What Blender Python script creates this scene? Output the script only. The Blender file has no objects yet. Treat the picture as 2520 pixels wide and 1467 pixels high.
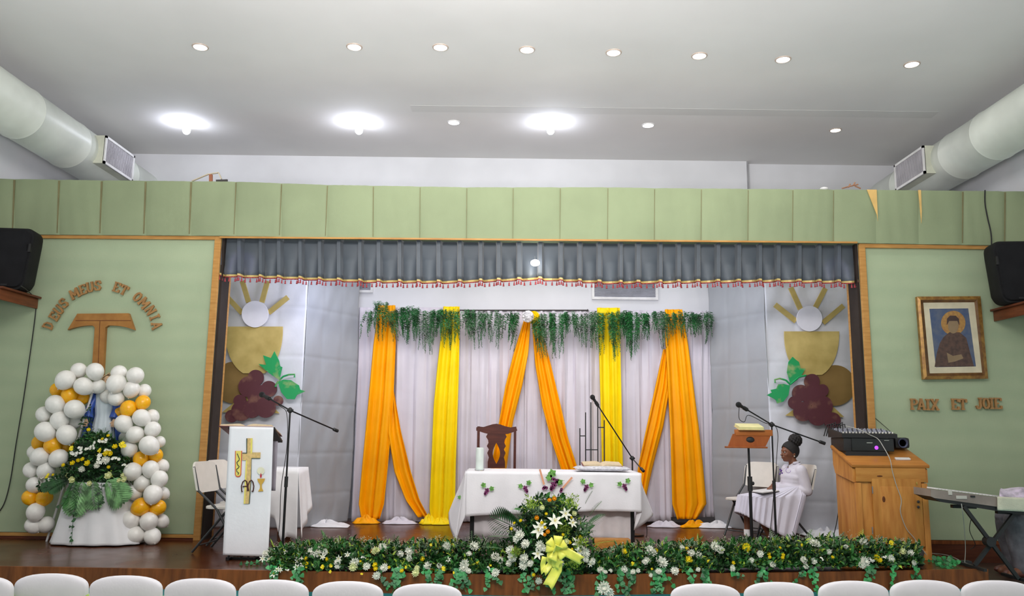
import bpy, bmesh, math, random
from mathutils import Vector, Matrix
R = random.Random(7)
rad = math.radians
sc = bpy.context.scene
COL = sc.collection
# ------------------------------------------------------------------ camera
EYE = 1.65
FPX, CX, CY = 2005.0, 1260.0, 733.5
TH, RO = rad(9.26), rad(0.70)
F_ = Vector((0, math.cos(TH), math.sin(TH)))
U0 = Vector((0, -math.sin(TH), math.cos(TH)))
X0 = Vector((1, 0, 0))
RT = X0*math.cos(RO) + U0*math.sin(RO)
UP = -X0*math.sin(RO) + U0*math.cos(RO)
O = Vector((0, 0, EYE))
cam = bpy.data.cameras.new('camera'); camo = bpy.data.objects.new('camera', cam); COL.objects.link(camo)
cam.sensor_width = 36; cam.lens = FPX/2520*36; cam.clip_start = .05; cam.clip_end = 200
m = Matrix.Identity(4)
for i in range(3):
    m[i][0] = RT[i]; m[i][1] = UP[i]; m[i][2] = -F_[i]; m[i][3] = O[i]
camo.matrix_world = m
sc.camera = camo
# ------------------------------------------------------------------ world, lights, exposure
sc.view_settings.view_transform = 'Standard'; sc.view_settings.look = 'None'
sc.view_settings.gamma = 1; sc.view_settings.use_curve_mapping = False
sc.view_settings.exposure = 0.0
wd = bpy.data.worlds.new('daylight'); sc.world = wd; wd.use_nodes = True
wd.node_tree.nodes['Background'].inputs[0].default_value = (.92, .99, .97, 1)
wd.node_tree.nodes['Background'].inputs[1].default_value = 0.58
def lamp(name, typ, loc, power, col=(1, 1, 1), size=.1, aim=None, angle=60, blend=.5, sizey=None):
    l = bpy.data.lights.new(name, typ); l.energy = power; l.color = col
    if typ == 'AREA':
        l.size = size
        if sizey: l.shape = 'RECTANGLE'; l.size_y = sizey
        if name.startswith('hall'): l.spread = rad(105 if 'light_' in name else 135)
    else:
        l.shadow_soft_size = size
    if typ == 'SPOT': l.spot_size = rad(angle); l.spot_blend = blend
    o = bpy.data.objects.new(name, l); COL.objects.link(o); o.location = loc
    if aim is not None:
        o.rotation_euler = (Vector(aim)-Vector(loc)).to_track_quat('-Z', 'Y').to_euler()
    return o
# unseen fill lights added to brighten the front, then lamps over the stage
lamp('hall_fill_light_a', 'AREA', (-1.3, 2.2, 5.0), 47, (1, .97, .93), 1.6, (-.3, 9.0, 2.9), sizey=.8)
lamp('hall_fill_light_b', 'AREA', (1.3, 2.2, 5.0), 47, (1, .97, .93), 1.6, (.5, 9.0, 2.9), sizey=.8)
lamp('hall_ceiling_fill', 'AREA', (-.4, 1.5, 2.3), 385, (1, .945, .95), 1.5, (-.4, 3.4, 5.6))  # added fill aimed upward to brighten the ceiling
lamp('violet_spot_left', 'SPOT', (-3.3, 7.4, 5.4), 60, (.45, .30, 1), .03, None, 9)
lamp('violet_spot_right', 'SPOT', (3.6, 7.4, 5.4), 60, (.55, .50, 1), .03, None, 8)
lamp('stage_light_left', 'AREA', (-1.9, 9.6, 3.55), 17, (.74, .78, 1), .5, (-2.9, 10.5, 2.3), sizey=.2)
lamp('stage_light_right', 'AREA', (1.9, 9.6, 3.55), 15, (.80, .85, 1), .5, (2.9, 10.5, 2.3), sizey=.2)
lamp('stage_light_middle', 'AREA', (0.2, 9.6, 3.75), 21, (1, .96, .97), 1.8, (0.2, 11.3, 1.4), sizey=.2)

# ------------------------------------------------------------------ pixel helpers (2520x1467 frame)
def ray(px, py): return F_*FPX + RT*(px-CX) + UP*(CY-py)
def W(px, py, Y):
    d = ray(px, py); return O + d*(Y/d.y)
def Zp(px, py, z):
    d = ray(px, py); return O + d*((z-EYE)/d.z)
def Xp(px, py, x):
    d = ray(px, py); return O + d*(x/d.x)
ST = 0.43          # stage floor height
YW, YB = 9.2, 11.6 # proscenium face, back wall
YD = 11.3          # back drapes

# ------------------------------------------------------------------ materials
MT = {}
def mat(name, col, rough=.6, metal=0, var=.06, scale=6, bump=0, bscale=60, emit=0, col2=None, stretch=None, sheen=0, trans=0, spec=.5, detail=3, ecol=None, contrast=None):
    if name in MT: return MT[name]
    M = bpy.data.materials.new(name); M.use_nodes = True; nt = M.node_tree; N = nt.nodes; L = nt.links
    b = N['Principled BSDF']; b.inputs['Roughness'].default_value = rough; b.inputs['Metallic'].default_value = metal
    b.inputs['Specular IOR Level'].default_value = spec
    if sheen: b.inputs['Sheen Weight'].default_value = sheen
    if trans: b.inputs['Transmission Weight'].default_value = trans
    tc = N.new('ShaderNodeTexCoord'); mp = N.new('ShaderNodeMapping'); L.new(tc.outputs['Object'], mp.inputs[0])
    if stretch: mp.inputs['Scale'].default_value = stretch
    nz = N.new('ShaderNodeTexNoise'); nz.inputs['Scale'].default_value = scale; nz.inputs['Detail'].default_value = detail
    L.new(mp.outputs[0], nz.inputs['Vector'])
    rp = N.new('ShaderNodeValToRGB'); L.new(nz.outputs['Fac'], rp.inputs[0])
    c2 = col2 or tuple(max(0, c*(1-var*2.2)) for c in col)
    c1 = col if col2 else tuple(min(1, c*(1+var)) for c in col)
    lo, hi = contrast or (.35, .65)
    rp.color_ramp.elements[0].position = lo; rp.color_ramp.elements[1].position = hi
    rp.color_ramp.elements[0].color = (*c2, 1); rp.color_ramp.elements[1].color = (*c1, 1)
    L.new(rp.outputs[0], b.inputs['Base Color'])
    if bump:
        n2 = N.new('ShaderNodeTexNoise'); n2.inputs['Scale'].default_value = bscale; L.new(mp.outputs[0], n2.inputs['Vector'])
        bp = N.new('ShaderNodeBump'); bp.inputs['Strength'].default_value = bump; bp.inputs['Distance'].default_value = .01
        L.new(n2.outputs['Fac'], bp.inputs['Height']); L.new(bp.outputs[0], b.inputs['Normal'])
    if emit:
        b.inputs['Emission Color'].default_value = (*(ecol or col), 1); b.inputs['Emission Strength'].default_value = emit
    MT[name] = M; return M
def weave(name, col, col2, sx, sz, rough=.8, str_=.5):
    """woven wall fabric: crossed fine bands"""
    M = mat(name, col, rough, var=.04, scale=1.5, bump=.15, bscale=250); nt = M.node_tree; N = nt.nodes; L = nt.links
    b = N['Principled BSDF']; src = b.inputs['Base Color'].links[0].from_socket
    tc = [n for n in N if n.type == 'TEX_COORD'][0]
    mx = None
    for ax, s in (('X', sx), ('Z', sz)):
        w = N.new('ShaderNodeTexWave'); w.bands_direction = ax; w.inputs['Scale'].default_value = s
        w.inputs['Distortion'].default_value = 2.5; w.inputs['Detail'].default_value = 2; w.inputs['Detail Scale'].default_value = .6
        L.new(tc.outputs['Object'], w.inputs['Vector'])
        m_ = N.new('ShaderNodeMix'); m_.data_type = 'RGBA'; m_.blend_type = 'MIX'
        mm = N.new('ShaderNodeMath'); mm.operation = 'MULTIPLY'; mm.inputs[1].default_value = str_
        L.new(w.outputs['Fac'], mm.inputs[0]); L.new(mm.outputs[0], m_.inputs[0])
        L.new(src, m_.inputs[6]); m_.inputs[7].default_value = (*col2, 1); src = m_.outputs[2]
    L.new(src, b.inputs['Base Color']); return M
def wood(name, col, col2, rough=.42, sc_=4, st=(1, 1, 8)):
    return mat(name, col, max(rough, .42), spec=.25, col2=col2, scale=sc_, stretch=st, bump=.05, bscale=30, detail=6, contrast=(.3, .7))
ceilm = mat('ceiling_paint', (.80, .79, .78), .85, var=.025, scale=.6)
wallm = mat('wall_paint', (.78, .79, .82), .85, var=.03, scale=1.2)
bandm = weave('green_band_cloth', (.27, .325, .19), (.24, .29, .165), 60, 60, str_=.15)
panm = weave('green_wall_fabric', (.41, .485, .315), (.335, .42, .27), 26, 1.4, str_=.42)
stagem = None
woodt = wood('wood_trim', (.56, .30, .09), (.40, .19, .05))
woodd = wood('dark_wood', (.16, .045, .018), (.09, .025, .012))
woodf = wood('stage_fascia_wood', (.25, .075, .018), (.12, .034, .009), .4, 3, (8, 1, 1))
pine = wood('pine', (.66, .31, .075), (.46, .17, .035), .35, 3, (6, 6, 1))
pinedark = wood('pine_knot', (.16, .05, .015), (.10, .03, .01), .5)
cherry = wood('cherry_wood', (.36, .10, .02), (.26, .065, .014), .35, 3, (8, 1, 1))
tauw = wood('cross_wood', (.40, .19, .05), (.28, .12, .03), .4, 3, (3, 3, 3))
black = mat('black_plastic', (.014, .014, .015), .55, bump=.1, bscale=200)
blackm = mat('black_metal', (.018, .018, .02), .35, metal=.4)
darkm = mat('dark_recess', (.05, .045, .045), .8)
grey = mat('grey_metal', (.30, .30, .31), .4, metal=.7)
ductm = mat('duct_paint', (.70, .74, .68), .38, var=.05, scale=2)
white = mat('white_enamel', (.80, .80, .80), .4)
clothw = mat('white_cloth', (.84, .83, .85), .85, sheen=.3, var=.02, bump=.1, bscale=40)
sheetm = mat('sheet_cloth', (.66, .67, .73), .8, sheen=.2, var=.02, bump=.1, bscale=20)
clothg = mat('satin_cloth', (.33, .345, .37), .55, sheen=.3, var=.03, scale=2, bump=.35, bscale=5)
clothl = mat('lavender_sheer', (.66, .62, .69), .7, sheen=.3, var=.03, scale=2, bump=.15, bscale=8)
orange = mat('orange_satin', (1.0, .39, .0), .5, spec=.2, var=.05, scale=2, bump=.1, bscale=10)
yellow = mat('yellow_satin', (1.0, .70, .005), .5, spec=.2, var=.05, scale=2, bump=.1, bscale=10)
valm = mat('valance_cloth', (.070, .086, .106), .55, sheen=.3, var=.05, scale=2)
gold = mat('gold_foil', (.74, .58, .22), .42, metal=.25, col2=(.48, .36, .11), scale=4, contrast=(.3, .75))
goldd = mat('bronze_foil', (.33, .21, .07), .5, metal=.3, col2=(.26, .16, .05), scale=3)
goldp = mat('gold_paint', (.75, .50, .12), .4, metal=.3)
grapem = mat('grape_paint', (.10, .025, .035), .45, col2=(.28, .14, .09), scale=5, contrast=(.26, .46))
leafp = mat('leaf_paint', (.01, .34, .10), .4, col2=(.30, .42, .16), scale=7, contrast=(.30, .46))
foam = mat('foam_white', (.80, .79, .88), .6, var=.02)
LG = [mat('leaf_green', (.02, .085, .02), .5, var=.35, scale=9), mat('leaf_green_mid', (.045, .18, .035), .5, var=.3, scale=9),
      mat('leaf_lime', (.34, .48, .05), .5, var=.25, scale=9), mat('leaf_dusty', (.16, .25, .13), .6, var=.25, scale=9),
      mat('ivy_green', (.03, .27, .07), .45, var=.3, scale=9)]
petalw = mat('petal_white', (.84, .84, .74), .6, var=.08, scale=30)
petaly = mat('petal_yellow', (.95, .74, .01), .55, var=.12, scale=30)
petalo = mat('petal_orange', (.95, .42, .01), .55, var=.12, scale=30)
petalc = mat('petal_cream', (.80, .83, .45), .55, var=.1, scale=30)
skin = mat('skin', (.20, .075, .038), .5, var=.08, scale=20)
hairm = mat('hair', (.012, .010, .010), .65, bump=.8, bscale=150)

# ------------------------------------------------------------------ mesh builder
class MB:
    def __init__(s): s.v = []; s.f = []; s.mi = []; s.cur = 0; s.T = None
    def add(s, vs, fs):
        n = len(s.v)
        if s.T is not None: vs = [s.T @ Vector(v) for v in vs]
        s.v += [tuple(v) for v in vs]; s.f += [tuple(i+n for i in f) for f in fs]; s.mi += [s.cur]*len(fs); return s
    def box(s, c, d, rot=None):
        c = Vector(c); h = Vector(d)/2; vs = []
        for x in (-1, 1):
            for y in (-1, 1):
                for z in (-1, 1):
                    p = Vector((x*h.x, y*h.y, z*h.z))
                    if rot is not None: p = rot @ p
                    vs.append(c+p)
        return s.add(vs, [(0, 1, 3, 2), (4, 6, 7, 5), (0, 4, 5, 1), (2, 3, 7, 6), (0, 2, 6, 4), (1, 5, 7, 3)])
    def bbox(s, c, d, b=.01, rot=None):
        """box with chamfered edges"""
        c = Vector(c); bm = bmesh.new(); bmesh.ops.create_cube(bm, size=1)
        for v in bm.verts: v.co = Vector((v.co.x*d[0], v.co.y*d[1], v.co.z*d[2]))
        bmesh.ops.bevel(bm, geom=bm.edges[:], offset=b, segments=2, affect='EDGES', profile=.6)
        bm.verts.index_update()
        vs = [c + (rot @ v.co if rot is not None else v.co) for v in bm.verts]
        fs = [tuple(v.index for v in f.verts) for f in bm.faces]; bm.free(); return s.add(vs, fs)
    def bar(s, a, b, w, h=None, up=(0, 0, 1)):
        a = Vector(a); b = Vector(b); h = h or w; d = (b-a); L = d.length; d.normalize(); up = Vector(up)
        if abs(d.dot(up)) > .99: up = Vector((0, 1, 0))
        x = d.cross(up).normalized(); z = x.cross(d)
        rot = Matrix((x, d, z)).transposed(); return s.box((a+b)/2, (w, L, h), rot)
    def tube(s, pts, r, n=8, caps=True):
        pts = [Vector(p) for p in pts]; k = len(pts); rs = r if isinstance(r, (list, tuple)) else [r]*k
        t0 = (pts[1]-pts[0]).normalized(); up = Vector((0, 0, 1)) if abs(t0.z) < .9 else Vector((0, 1, 0))
        x = t0.cross(up).normalized(); vs = []
        for i, p in enumerate(pts):
            t = (pts[min(i+1, k-1)]-pts[max(i-1, 0)])
            if t.length < 1e-9: t = t0
            t.normalize(); x = (x - t*x.dot(t)).normalized(); y = t.cross(x)
            for j in range(n):
                a = 2*math.pi*j/n; vs.append(p + (x*math.cos(a)+y*math.sin(a))*rs[i])
        fs = [(i*n+j, i*n+(j+1) % n, (i+1)*n+(j+1) % n, (i+1)*n+j) for i in range(k-1) for j in range(n)]
        if caps: fs += [tuple(range(n-1, -1, -1)), tuple((k-1)*n+j for j in range(n))]
        return s.add(vs, fs)
    def ell(s, c, r, nu=16, nv=10, rot=None, warp=None):
        c = Vector(c); r = (r, r, r) if isinstance(r, (int, float)) else r; vs = []
        for i in range(nv+1):
            p = math.pi*i/nv
            for j in range(nu):
                a = 2*math.pi*j/nu
                q = Vector((r[0]*math.sin(p)*math.cos(a), r[1]*math.sin(p)*math.sin(a), r[2]*math.cos(p)))
                if warp: q = warp(q)
                if rot is not None: q = rot @ q
                vs.append(c+q)
        fs = [(i*nu+j, (i+1)*nu+j, (i+1)*nu+(j+1) % nu, i*nu+(j+1) % nu) for i in range(nv) for j in range(nu)]
        return s.add(vs, fs)
    def lathe(s, prof, c=(0, 0, 0), n=24, rot=None):
        c = Vector(c); vs = []
        for (r, z) in prof:
            for j in range(n):
                a = 2*math.pi*j/n; q = Vector((r*math.cos(a), r*math.sin(a), z))
                if rot is not None: q = rot @ q
                vs.append(c+q)
        k = len(prof)
        fs = [(i*n+j, i*n+(j+1) % n, (i+1)*n+(j+1) % n, (i+1)*n+j) for i in range(k-1) for j in range(n)]
        fs += [tuple(range(n-1, -1, -1)), tuple((k-1)*n+j for j in range(n))]
        return s.add(vs, fs)
    def prism(s, pts, off):
        """pts: 3D polygon; off: extrusion vector (concave allowed)"""
        pts = [Vector(p) for p in pts]; off = Vector(off); n = len(pts)
        from mathutils.geometry import tessellate_polygon
        tri = tessellate_polygon([pts])
        vs = pts + [p+off for p in pts]
        fs = [tuple(t) for t in tri] + [tuple(n+i for i in reversed(t)) for t in tri]
        fs += [(i, (i+1) % n, (i+1) % n+n, i+n) for i in range(n)]
        return s.add(vs, fs)
    def grid(s, fn, nu, nv, cu=False):
        vs = [fn(i/nu, j/nv) for j in range(nv+1) for i in range(nu+(0 if cu else 1))]
        w = nu if cu else nu+1
        fs = [(j*w+i, j*w+(i+1) % w, (j+1)*w+(i+1) % w, (j+1)*w+i) for j in range(nv) for i in range(nu)]
        return s.add(vs, fs)
    def mesh(s, name, mats, smooth=True, inv=None, recalc=True):
        me = bpy.data.meshes.new(name)
        vs = s.v if inv is None else [tuple(inv @ Vector(v)) for v in s.v]
        me.from_pydata(vs, [], s.f); me.update()
        if recalc:
            bm = bmesh.new(); bm.from_mesh(me); bmesh.ops.recalc_face_normals(bm, faces=bm.faces[:]); bm.to_mesh(me); bm.free()
        for m_ in (mats if isinstance(mats, (list, tuple)) else [mats]): me.materials.append(m_)
        if any(s.mi): me.polygons.foreach_set('material_index', s.mi)
        if smooth:
            me.polygons.foreach_set('use_smooth', [True]*len(me.polygons))
            try: me.set_sharp_from_angle(angle=rad(38))
            except Exception: pass
        me.update(); return me
def link(o):
    COL.objects.link(o); return o
def tag(o, label, cat, group=None, kind=None):
    if label: o['label'] = label
    if cat: o['category'] = cat
    if group: o['group'] = group
    if kind: o['kind'] = kind
    return o
def thing(name, label, cat, loc=(0, 0, 0), rotz=0, group=None):
    o = bpy.data.objects.new(name, None); o.empty_display_size = .1; link(o)
    o.location = loc; o.rotation_euler = (0, 0, rotz); return tag(o, label, cat, group)
def wm(o):
    m_ = Matrix.Identity(4)
    while o is not None:
        m_ = Matrix.LocRotScale(o.location, o.rotation_euler, o.scale) @ m_; o = o.parent
    return m_
def part(name, mb, mats, parent, local=False, smooth=True, label=None, solid=0, recalc=True):
    inv = None if local else wm(parent).inverted()
    o = link(bpy.data.objects.new(name, mb.mesh(name, mats, smooth, inv, recalc))); o.parent = parent
    if label: o['label'] = label
    if solid: sol(o, solid)
    return o
def sol(o, t):
    md = o.modifiers.new('thickness', 'SOLIDIFY'); md.thickness = t; md.offset = 0
def one(name, mb, mats, label=None, cat=None, group=None, smooth=True, solid=0, kind=None, recalc=True):
    """one mesh object, origin at the centre of its foot"""
    xs = [v[0] for v in mb.v]; ys = [v[1] for v in mb.v]; zs = [v[2] for v in mb.v]
    c = Vector(((min(xs)+max(xs))/2, (min(ys)+max(ys))/2, min(zs)))
    o = link(bpy.data.objects.new(name, mb.mesh(name, mats, smooth, Matrix.Translation(-c), recalc))); o.location = c
    if solid: sol(o, solid)
    return tag(o, label, cat, group, kind)
def struct(name, mb, mats, parent=None, smooth=False):
    o = one(name, mb, mats, kind='structure', smooth=smooth); return o
def dup(root, loc=None, rotz=None, label=None, group=None, parent=None):
    r = root.copy(); link(r)
    if parent is not None: r.parent = parent
    if loc is not None: r.location = loc
    if rotz is not None: r.rotation_euler = (0, 0, rotz)
    if label: r['label'] = label
    if group: r['group'] = group
    for ch in list(root.children):
        dup(ch, parent=r)
    return r
def rows_sheet(rows, Y, folds=4, amp=.03, nu=40, nv=30, ph=0, tuck=0, Yfn=None):
    """hanging cloth from px rows (y, xl, xr); folds bulge in depth"""
    mb = MB()
    def at(v):
        t = v*(len(rows)-1); i = min(int(t), len(rows)-2); t -= i
        t2 = t
        return [rows[i][k]*(1-t2)+rows[i+1][k]*t2 for k in range(3)]
    def fn(u, v):
        y, xl, xr = at(v); YY = Yfn(u, v) if Yfn else Y
        p = W(xl+(xr-xl)*u, y, YY)
        d = amp*math.sin(2*math.pi*folds*u+ph+1.2*math.sin(v*2.1+ph))*(.5+.5*v) + amp*.22*math.sin(2*math.pi*folds*2.3*u+ph*2+v*1.5)
        e = math.sin(math.pi*u)*tuck
        return p + Vector((0, -abs(d) - d*.3 - e, 0))
    mb.grid(fn, nu, nv); return mb
# ================================================================== ROOM
CZ = 5.64
def bx(x0, x1, y0, y1, z0, z1): return MB().box(((x0+x1)/2, (y0+y1)/2, (z0+z1)/2), (abs(x1-x0), abs(y1-y0), abs(z1-z0)))
tilem = mat('teal_floor', (.10, .42, .44), .35, var=.08, scale=3)
struct('floor', bx(-6.1, 6.1, 5.2, YW+.1, -.1, 0), tilem)
struct('floor', bx(-6.1, 6.1, -4, 5.2, -.1, 0), mat('hall_floor', (.62, .60, .58), .5))
# upper side walls over the hall's open window bands
struct('wall_left_upper', bx(-6.15, -5.98, -4, 8.3, 3.3, CZ+.2), wallm); struct('wall_right_upper', bx(5.99, 6.16, -4, 8.3, 3.3, CZ+.2), wallm); struct('wall_rear_upper', bx(-6.1, 6.1, -4.1, -4, 3.3, CZ+.2), wallm)
struct('ceiling', bx(-6.1, 6.1, -4, YB+.2, CZ, CZ+.2), ceilm)
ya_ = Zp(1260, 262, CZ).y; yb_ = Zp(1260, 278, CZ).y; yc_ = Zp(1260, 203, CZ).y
struct('trim_13', bx(-1.3, 5.3, min(ya_, yb_), max(ya_, yb_), CZ-.002, CZ+.002), mat('ceiling_grey_strip', (.72, .712, .70), .85, var=.02, scale=1))  # thin, slightly greyer strip across the ceiling
struct('wall_left', bx(-6.15, -5.98, 8.3, YB+.2, 0, CZ+.2), wallm)
struct('wall_right', bx(5.99, 6.16, 8.3, YB+.2, 0, CZ+.2), wallm)
xs = W(1840, 430, YB).x
struct('wall_back', bx(-6.1, xs, YB, YB+.15, 0, CZ), wallm)
struct('wall_back', bx(xs, 6.1, YB+.12, YB+.27, 0, CZ), wallm)
struct('trim_1', bx(xs-.012, xs+.012, YB-.008, YB, ST, CZ), mat('grey_joint', (.35, .35, .37), .8))
# --- stage: floor with glossy boards
def stage_mat():
    M = bpy.data.materials.new('stage_boards'); M.use_nodes = True; nt = M.node_tree; N = nt.nodes; L = nt.links
    b = N['Principled BSDF']; b.inputs['Roughness'].default_value = .2; b.inputs['Specular IOR Level'].default_value = .22
    tc = N.new('ShaderNodeTexCoord'); mp = N.new('ShaderNodeMapping'); mp.inputs['Rotation'].default_value = (0, 0, math.pi/2); L.new(tc.outputs['Object'], mp.inputs[0])
    br = N.new('ShaderNodeTexBrick'); L.new(mp.outputs[0], br.inputs[0]); br.inputs['Scale'].default_value = 1
    br.inputs['Brick Width'].default_value = 2.2; br.inputs['Row Height'].default_value = .14; br.inputs['Mortar Size'].default_value = .002
    br.inputs['Color1'].default_value = (.09, .024, .007, 1); br.inputs['Color2'].default_value = (.062, .017, .005, 1); br.inputs['Mortar'].default_value = (.03, .015, .01, 1)
    br.inputs['Mortar Smooth'].default_value = .3
    nz = N.new('ShaderNodeTexNoise'); nz.inputs['Scale'].default_value = 2.2; nz.inputs['Detail'].default_value = 5; L.new(tc.outputs['Object'], nz.inputs['Vector'])
    mx = N.new('ShaderNodeMix'); mx.data_type = 'RGBA'; mx.blend_type = 'MULTIPLY'; mx.inputs[0].default_value = .5
    L.new(br.outputs[0], mx.inputs[6]); L.new(nz.outputs['Fac'], mx.inputs[7])
    ad = N.new('ShaderNodeMix'); ad.data_type = 'RGBA'; ad.blend_type = 'ADD'; ad.inputs[0].default_value = .25; L.new(mx.outputs[2], ad.inputs[6]); L.new(br.outputs[0], ad.inputs[7])
    L.new(ad.outputs[2], b.inputs['Base Color'])
    rr = N.new('ShaderNodeMapRange'); rr.inputs[3].default_value = .12; rr.inputs[4].default_value = .38; L.new(nz.outputs['Fac'], rr.inputs[0]); L.new(rr.outputs[0], b.inputs['Roughness'])
    return M
stagem = stage_mat()
EP = [(-420, 1388), (0, 1394), (640, 1404), (1300, 1416), (1900, 1410), (2420, 1401)]
edge = [Zp(x, y, ST) for x, y in EP]
xr = edge[-1].x
LO = ST-.13        # low side platform on the right
poly = edge + [Vector((xr, YW+.06, ST)), Vector((5.99, YW+.06, ST)), Vector((5.99, YB, ST)), Vector((-5.98, YB, ST)), Vector((-5.98, edge[0].y, ST))]
mb = MB().prism(poly, (0, 0, -.06)); struct('floor_stage', mb, stagem)
# fascia board and riser under it
mb = MB(); mr = MB()
for a, b in zip(edge, edge[1:]):
    mb.prism([a+Vector((0, -.025, .004)), b+Vector((0, -.025, .004)), b+Vector((0, -.025, -.165)), a+Vector((0, -.025, -.165))], (0, .03, 0))
    mr.prism([a+Vector((0, .03, -.16)), b+Vector((0, .03, -.16)), Vector((b.x, b.y+.03, 0)), Vector((a.x, a.y+.03, 0))], (0, .05, 0))
mb.prism([edge[-1]+Vector((0, -.025, .004)), Vector((xr, YW, ST+.004)), Vector((xr, YW, ST-.165)), edge[-1]+Vector((0, -.025, -.165))], (.03, 0, 0))
struct('trim_2', mb, woodf); struct('wall_riser', mr, tilem)
darkfl = wood('dark_boards', (.075, .04, .03), (.05, .03, .02), .5)
struct('floor_side', bx(xr+.03, 5.99, edge[-1].y+.15, YW+.06, 0, LO), darkfl)
# --- proscenium
XL = W(507, 1150, YW).x; XR = W(2127, 900, YW).x            # outer edges of the opening frame
zb = W(1320, 590, YW).z; zt = W(1260, 460, YW).z             # band bottom and top
zl = W(300, 583, YW).z
# side walls of the front
zlp = [W(-60, 583, YW), W(2520, 607, YW)]
struct('wall_front_left', bx(-5.98, XL, YW, YW+.1, ST-.43, zb), panm)
struct('wall_front_right', bx(XR, 5.99, YW, YW+.1, 0, zb), panm)
# green band: panels with slight bulge, each butting at a seam
seams = [-60, 35, 145, 250, 358, 470, 580, 692, 805, 918, 1033, 1148, 1262, 1378, 1495, 1610, 1725, 1840, 1950, 2050, 2157, 2262, 2368, 2472, 2600]
topy = [(-60, 438), (5, 440), (250, 444), (580, 447), (805, 455), (1150, 461), (1500, 461), (1610, 463), (2110, 467), (2600, 472)]
boty = [(-60, 577), (80, 577), (540, 580), (1260, 592), (2110, 598), (2600, 606)]
def interp(tb, x):
    for (a, ya), (b, yb) in zip(tb, tb[1:]):
        if a <= x <= b: return ya+(yb-ya)*(x-a)/(b-a)
    return tb[-1][1] if x > tb[-1][0] else tb[0][1]
mb = MB(); ms = MB(); BY = YW-.06
for a, b in zip(seams, seams[1:]):
    def fn(u, v, a=a, b=b):
        x = a+(b-a)*u; y0 = interp(topy, x); y1 = interp(boty, x)
        lean = (y1-y0)*0
        p = W(x, y0+(y1-y0)*v, BY); return p+Vector((0, .012*(abs(2*u-1)**6)+.003*math.sin(7*x+3*v), 0))
    mb.grid(fn, 12, 4)
    x = a
    if a > 0 and not (2100 < a < 2300):
        w_ = 2.2 if a < 500 else (1.0 if a < 1000 else .6)
        if a > 2300: w_ = 1.6
        ms.prism([W(x-w_+1, interp(topy, x)+3, BY-.002+.012), W(x+w_+1, interp(topy, x)+3, BY+.01), W(x+w_*.5-4*(a < 900), interp(boty, x)-4, BY+.01), W(x-w_*.5-4*(a < 900), interp(boty, x)-4, BY+.01)], (0, -.008, 0))
back = MB()
pt = [W(x, interp(topy, x)+1, BY) for x, _ in topy]; pb = [W(x, interp(boty, x), BY) for x, _ in boty]
for q in pt+pb: q.x = max(-5.98, min(5.99, q.x))
mb.prism([p+Vector((0, .02, 0)) for p in pt]+[p+Vector((0, .02, 0)) for p in reversed(pb)], (0, .1, 0))
for i, v in enumerate(mb.v): mb.v[i] = (max(-5.98, min(5.99, v[0])), v[1], v[2])
band = struct('wall_band', mb, bandm, smooth=True)
o = one('trim_3', ms, mat('seam_cord', (.20, .18, .085), .8), kind='structure')
# torn cloth showing boards
for pts, nm in (([(2133, 467), (2157, 467), (2160, 545), (2158, 530)], 'torn'), ([(2259, 468), (2266, 468), (2268, 520), (2267, 550), (2264, 520)], 'torn2')):
    mb = MB().prism([W(x, y, BY-.006) for x, y in pts], (0, -.006, 0))
    one('trim_4' if nm == 'torn' else 'trim_5', mb, mat('bare_wood', (.72, .47, .16), .6), kind='structure')
# wood frame strips
def strip(n, a, b, w, d=.035, Yc=YW-.02, m_=None):
    mb = MB().bar(a, b, w, d, up=(0, 1, 0)) if False else MB()
    a = Vector(a); b = Vector(b); mid = (a+b)/2; L = (b-a).length; ang = math.atan2(b.z-a.z, b.x-a.x)
    mb.bbox(mid, (L, d, w), .006, Matrix.Rotation(-ang, 3, 'Y')); struct('trim_%d' % n, mb, m_ or woodt)
strip(6, W(70, 581, YW-.02), W(541, 585, YW-.02), .055)
strip(7, W(2113, 605, YW-.02), W(2520, 610, YW-.02), .05)
FY = YW-.025
strip(8, Vector((XL-.035, FY, ST)), Vector((XL-.035, FY, W(540, 585, YW).z)), .075)
strip(9, Vector((XR+.035, FY, ST)), Vector((XR+.035, FY, W(2110, 604, YW).z)), .075)
strip(10, W(540, 584, BY-.01), W(2110, 597, BY-.01), .022, .02)
# baseboards
bl = W(250, 1312, YW)
struct('baseboard_left', bx(-5.98, XL, YW-.03, YW, ST, bl.z-.0), woodd); struct('baseboard_left', bx(-5.98, XL-.07, YW-.04, YW, bl.z-.035, bl.z), woodt)
struct('baseboard_right', bx(XR, 5.99, YW-.03, YW, LO, ST+.10), woodd); struct('baseboard_right', bx(XR+.07, 5.99, YW-.04, YW, ST+.06, ST+.10), woodf)
# jambs: dark return and inner wood strip
for s, X in ((-1, XL), (1, XR)):
    mb = bx(X, X-s*.03, YW+.0, 9.46, ST, zb+.3); struct('wall_jamb', mb, mat('jamb_brown', (.035, .026, .022), .7, spec=.2))
struct('trim_11', bx(XL-.01, XL+.032, 9.44, 9.49, ST, 4.2), woodt); struct('trim_12', bx(XR-.032, XR+.01, 9.44, 9.49, ST, 4.2), woodt)

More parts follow.
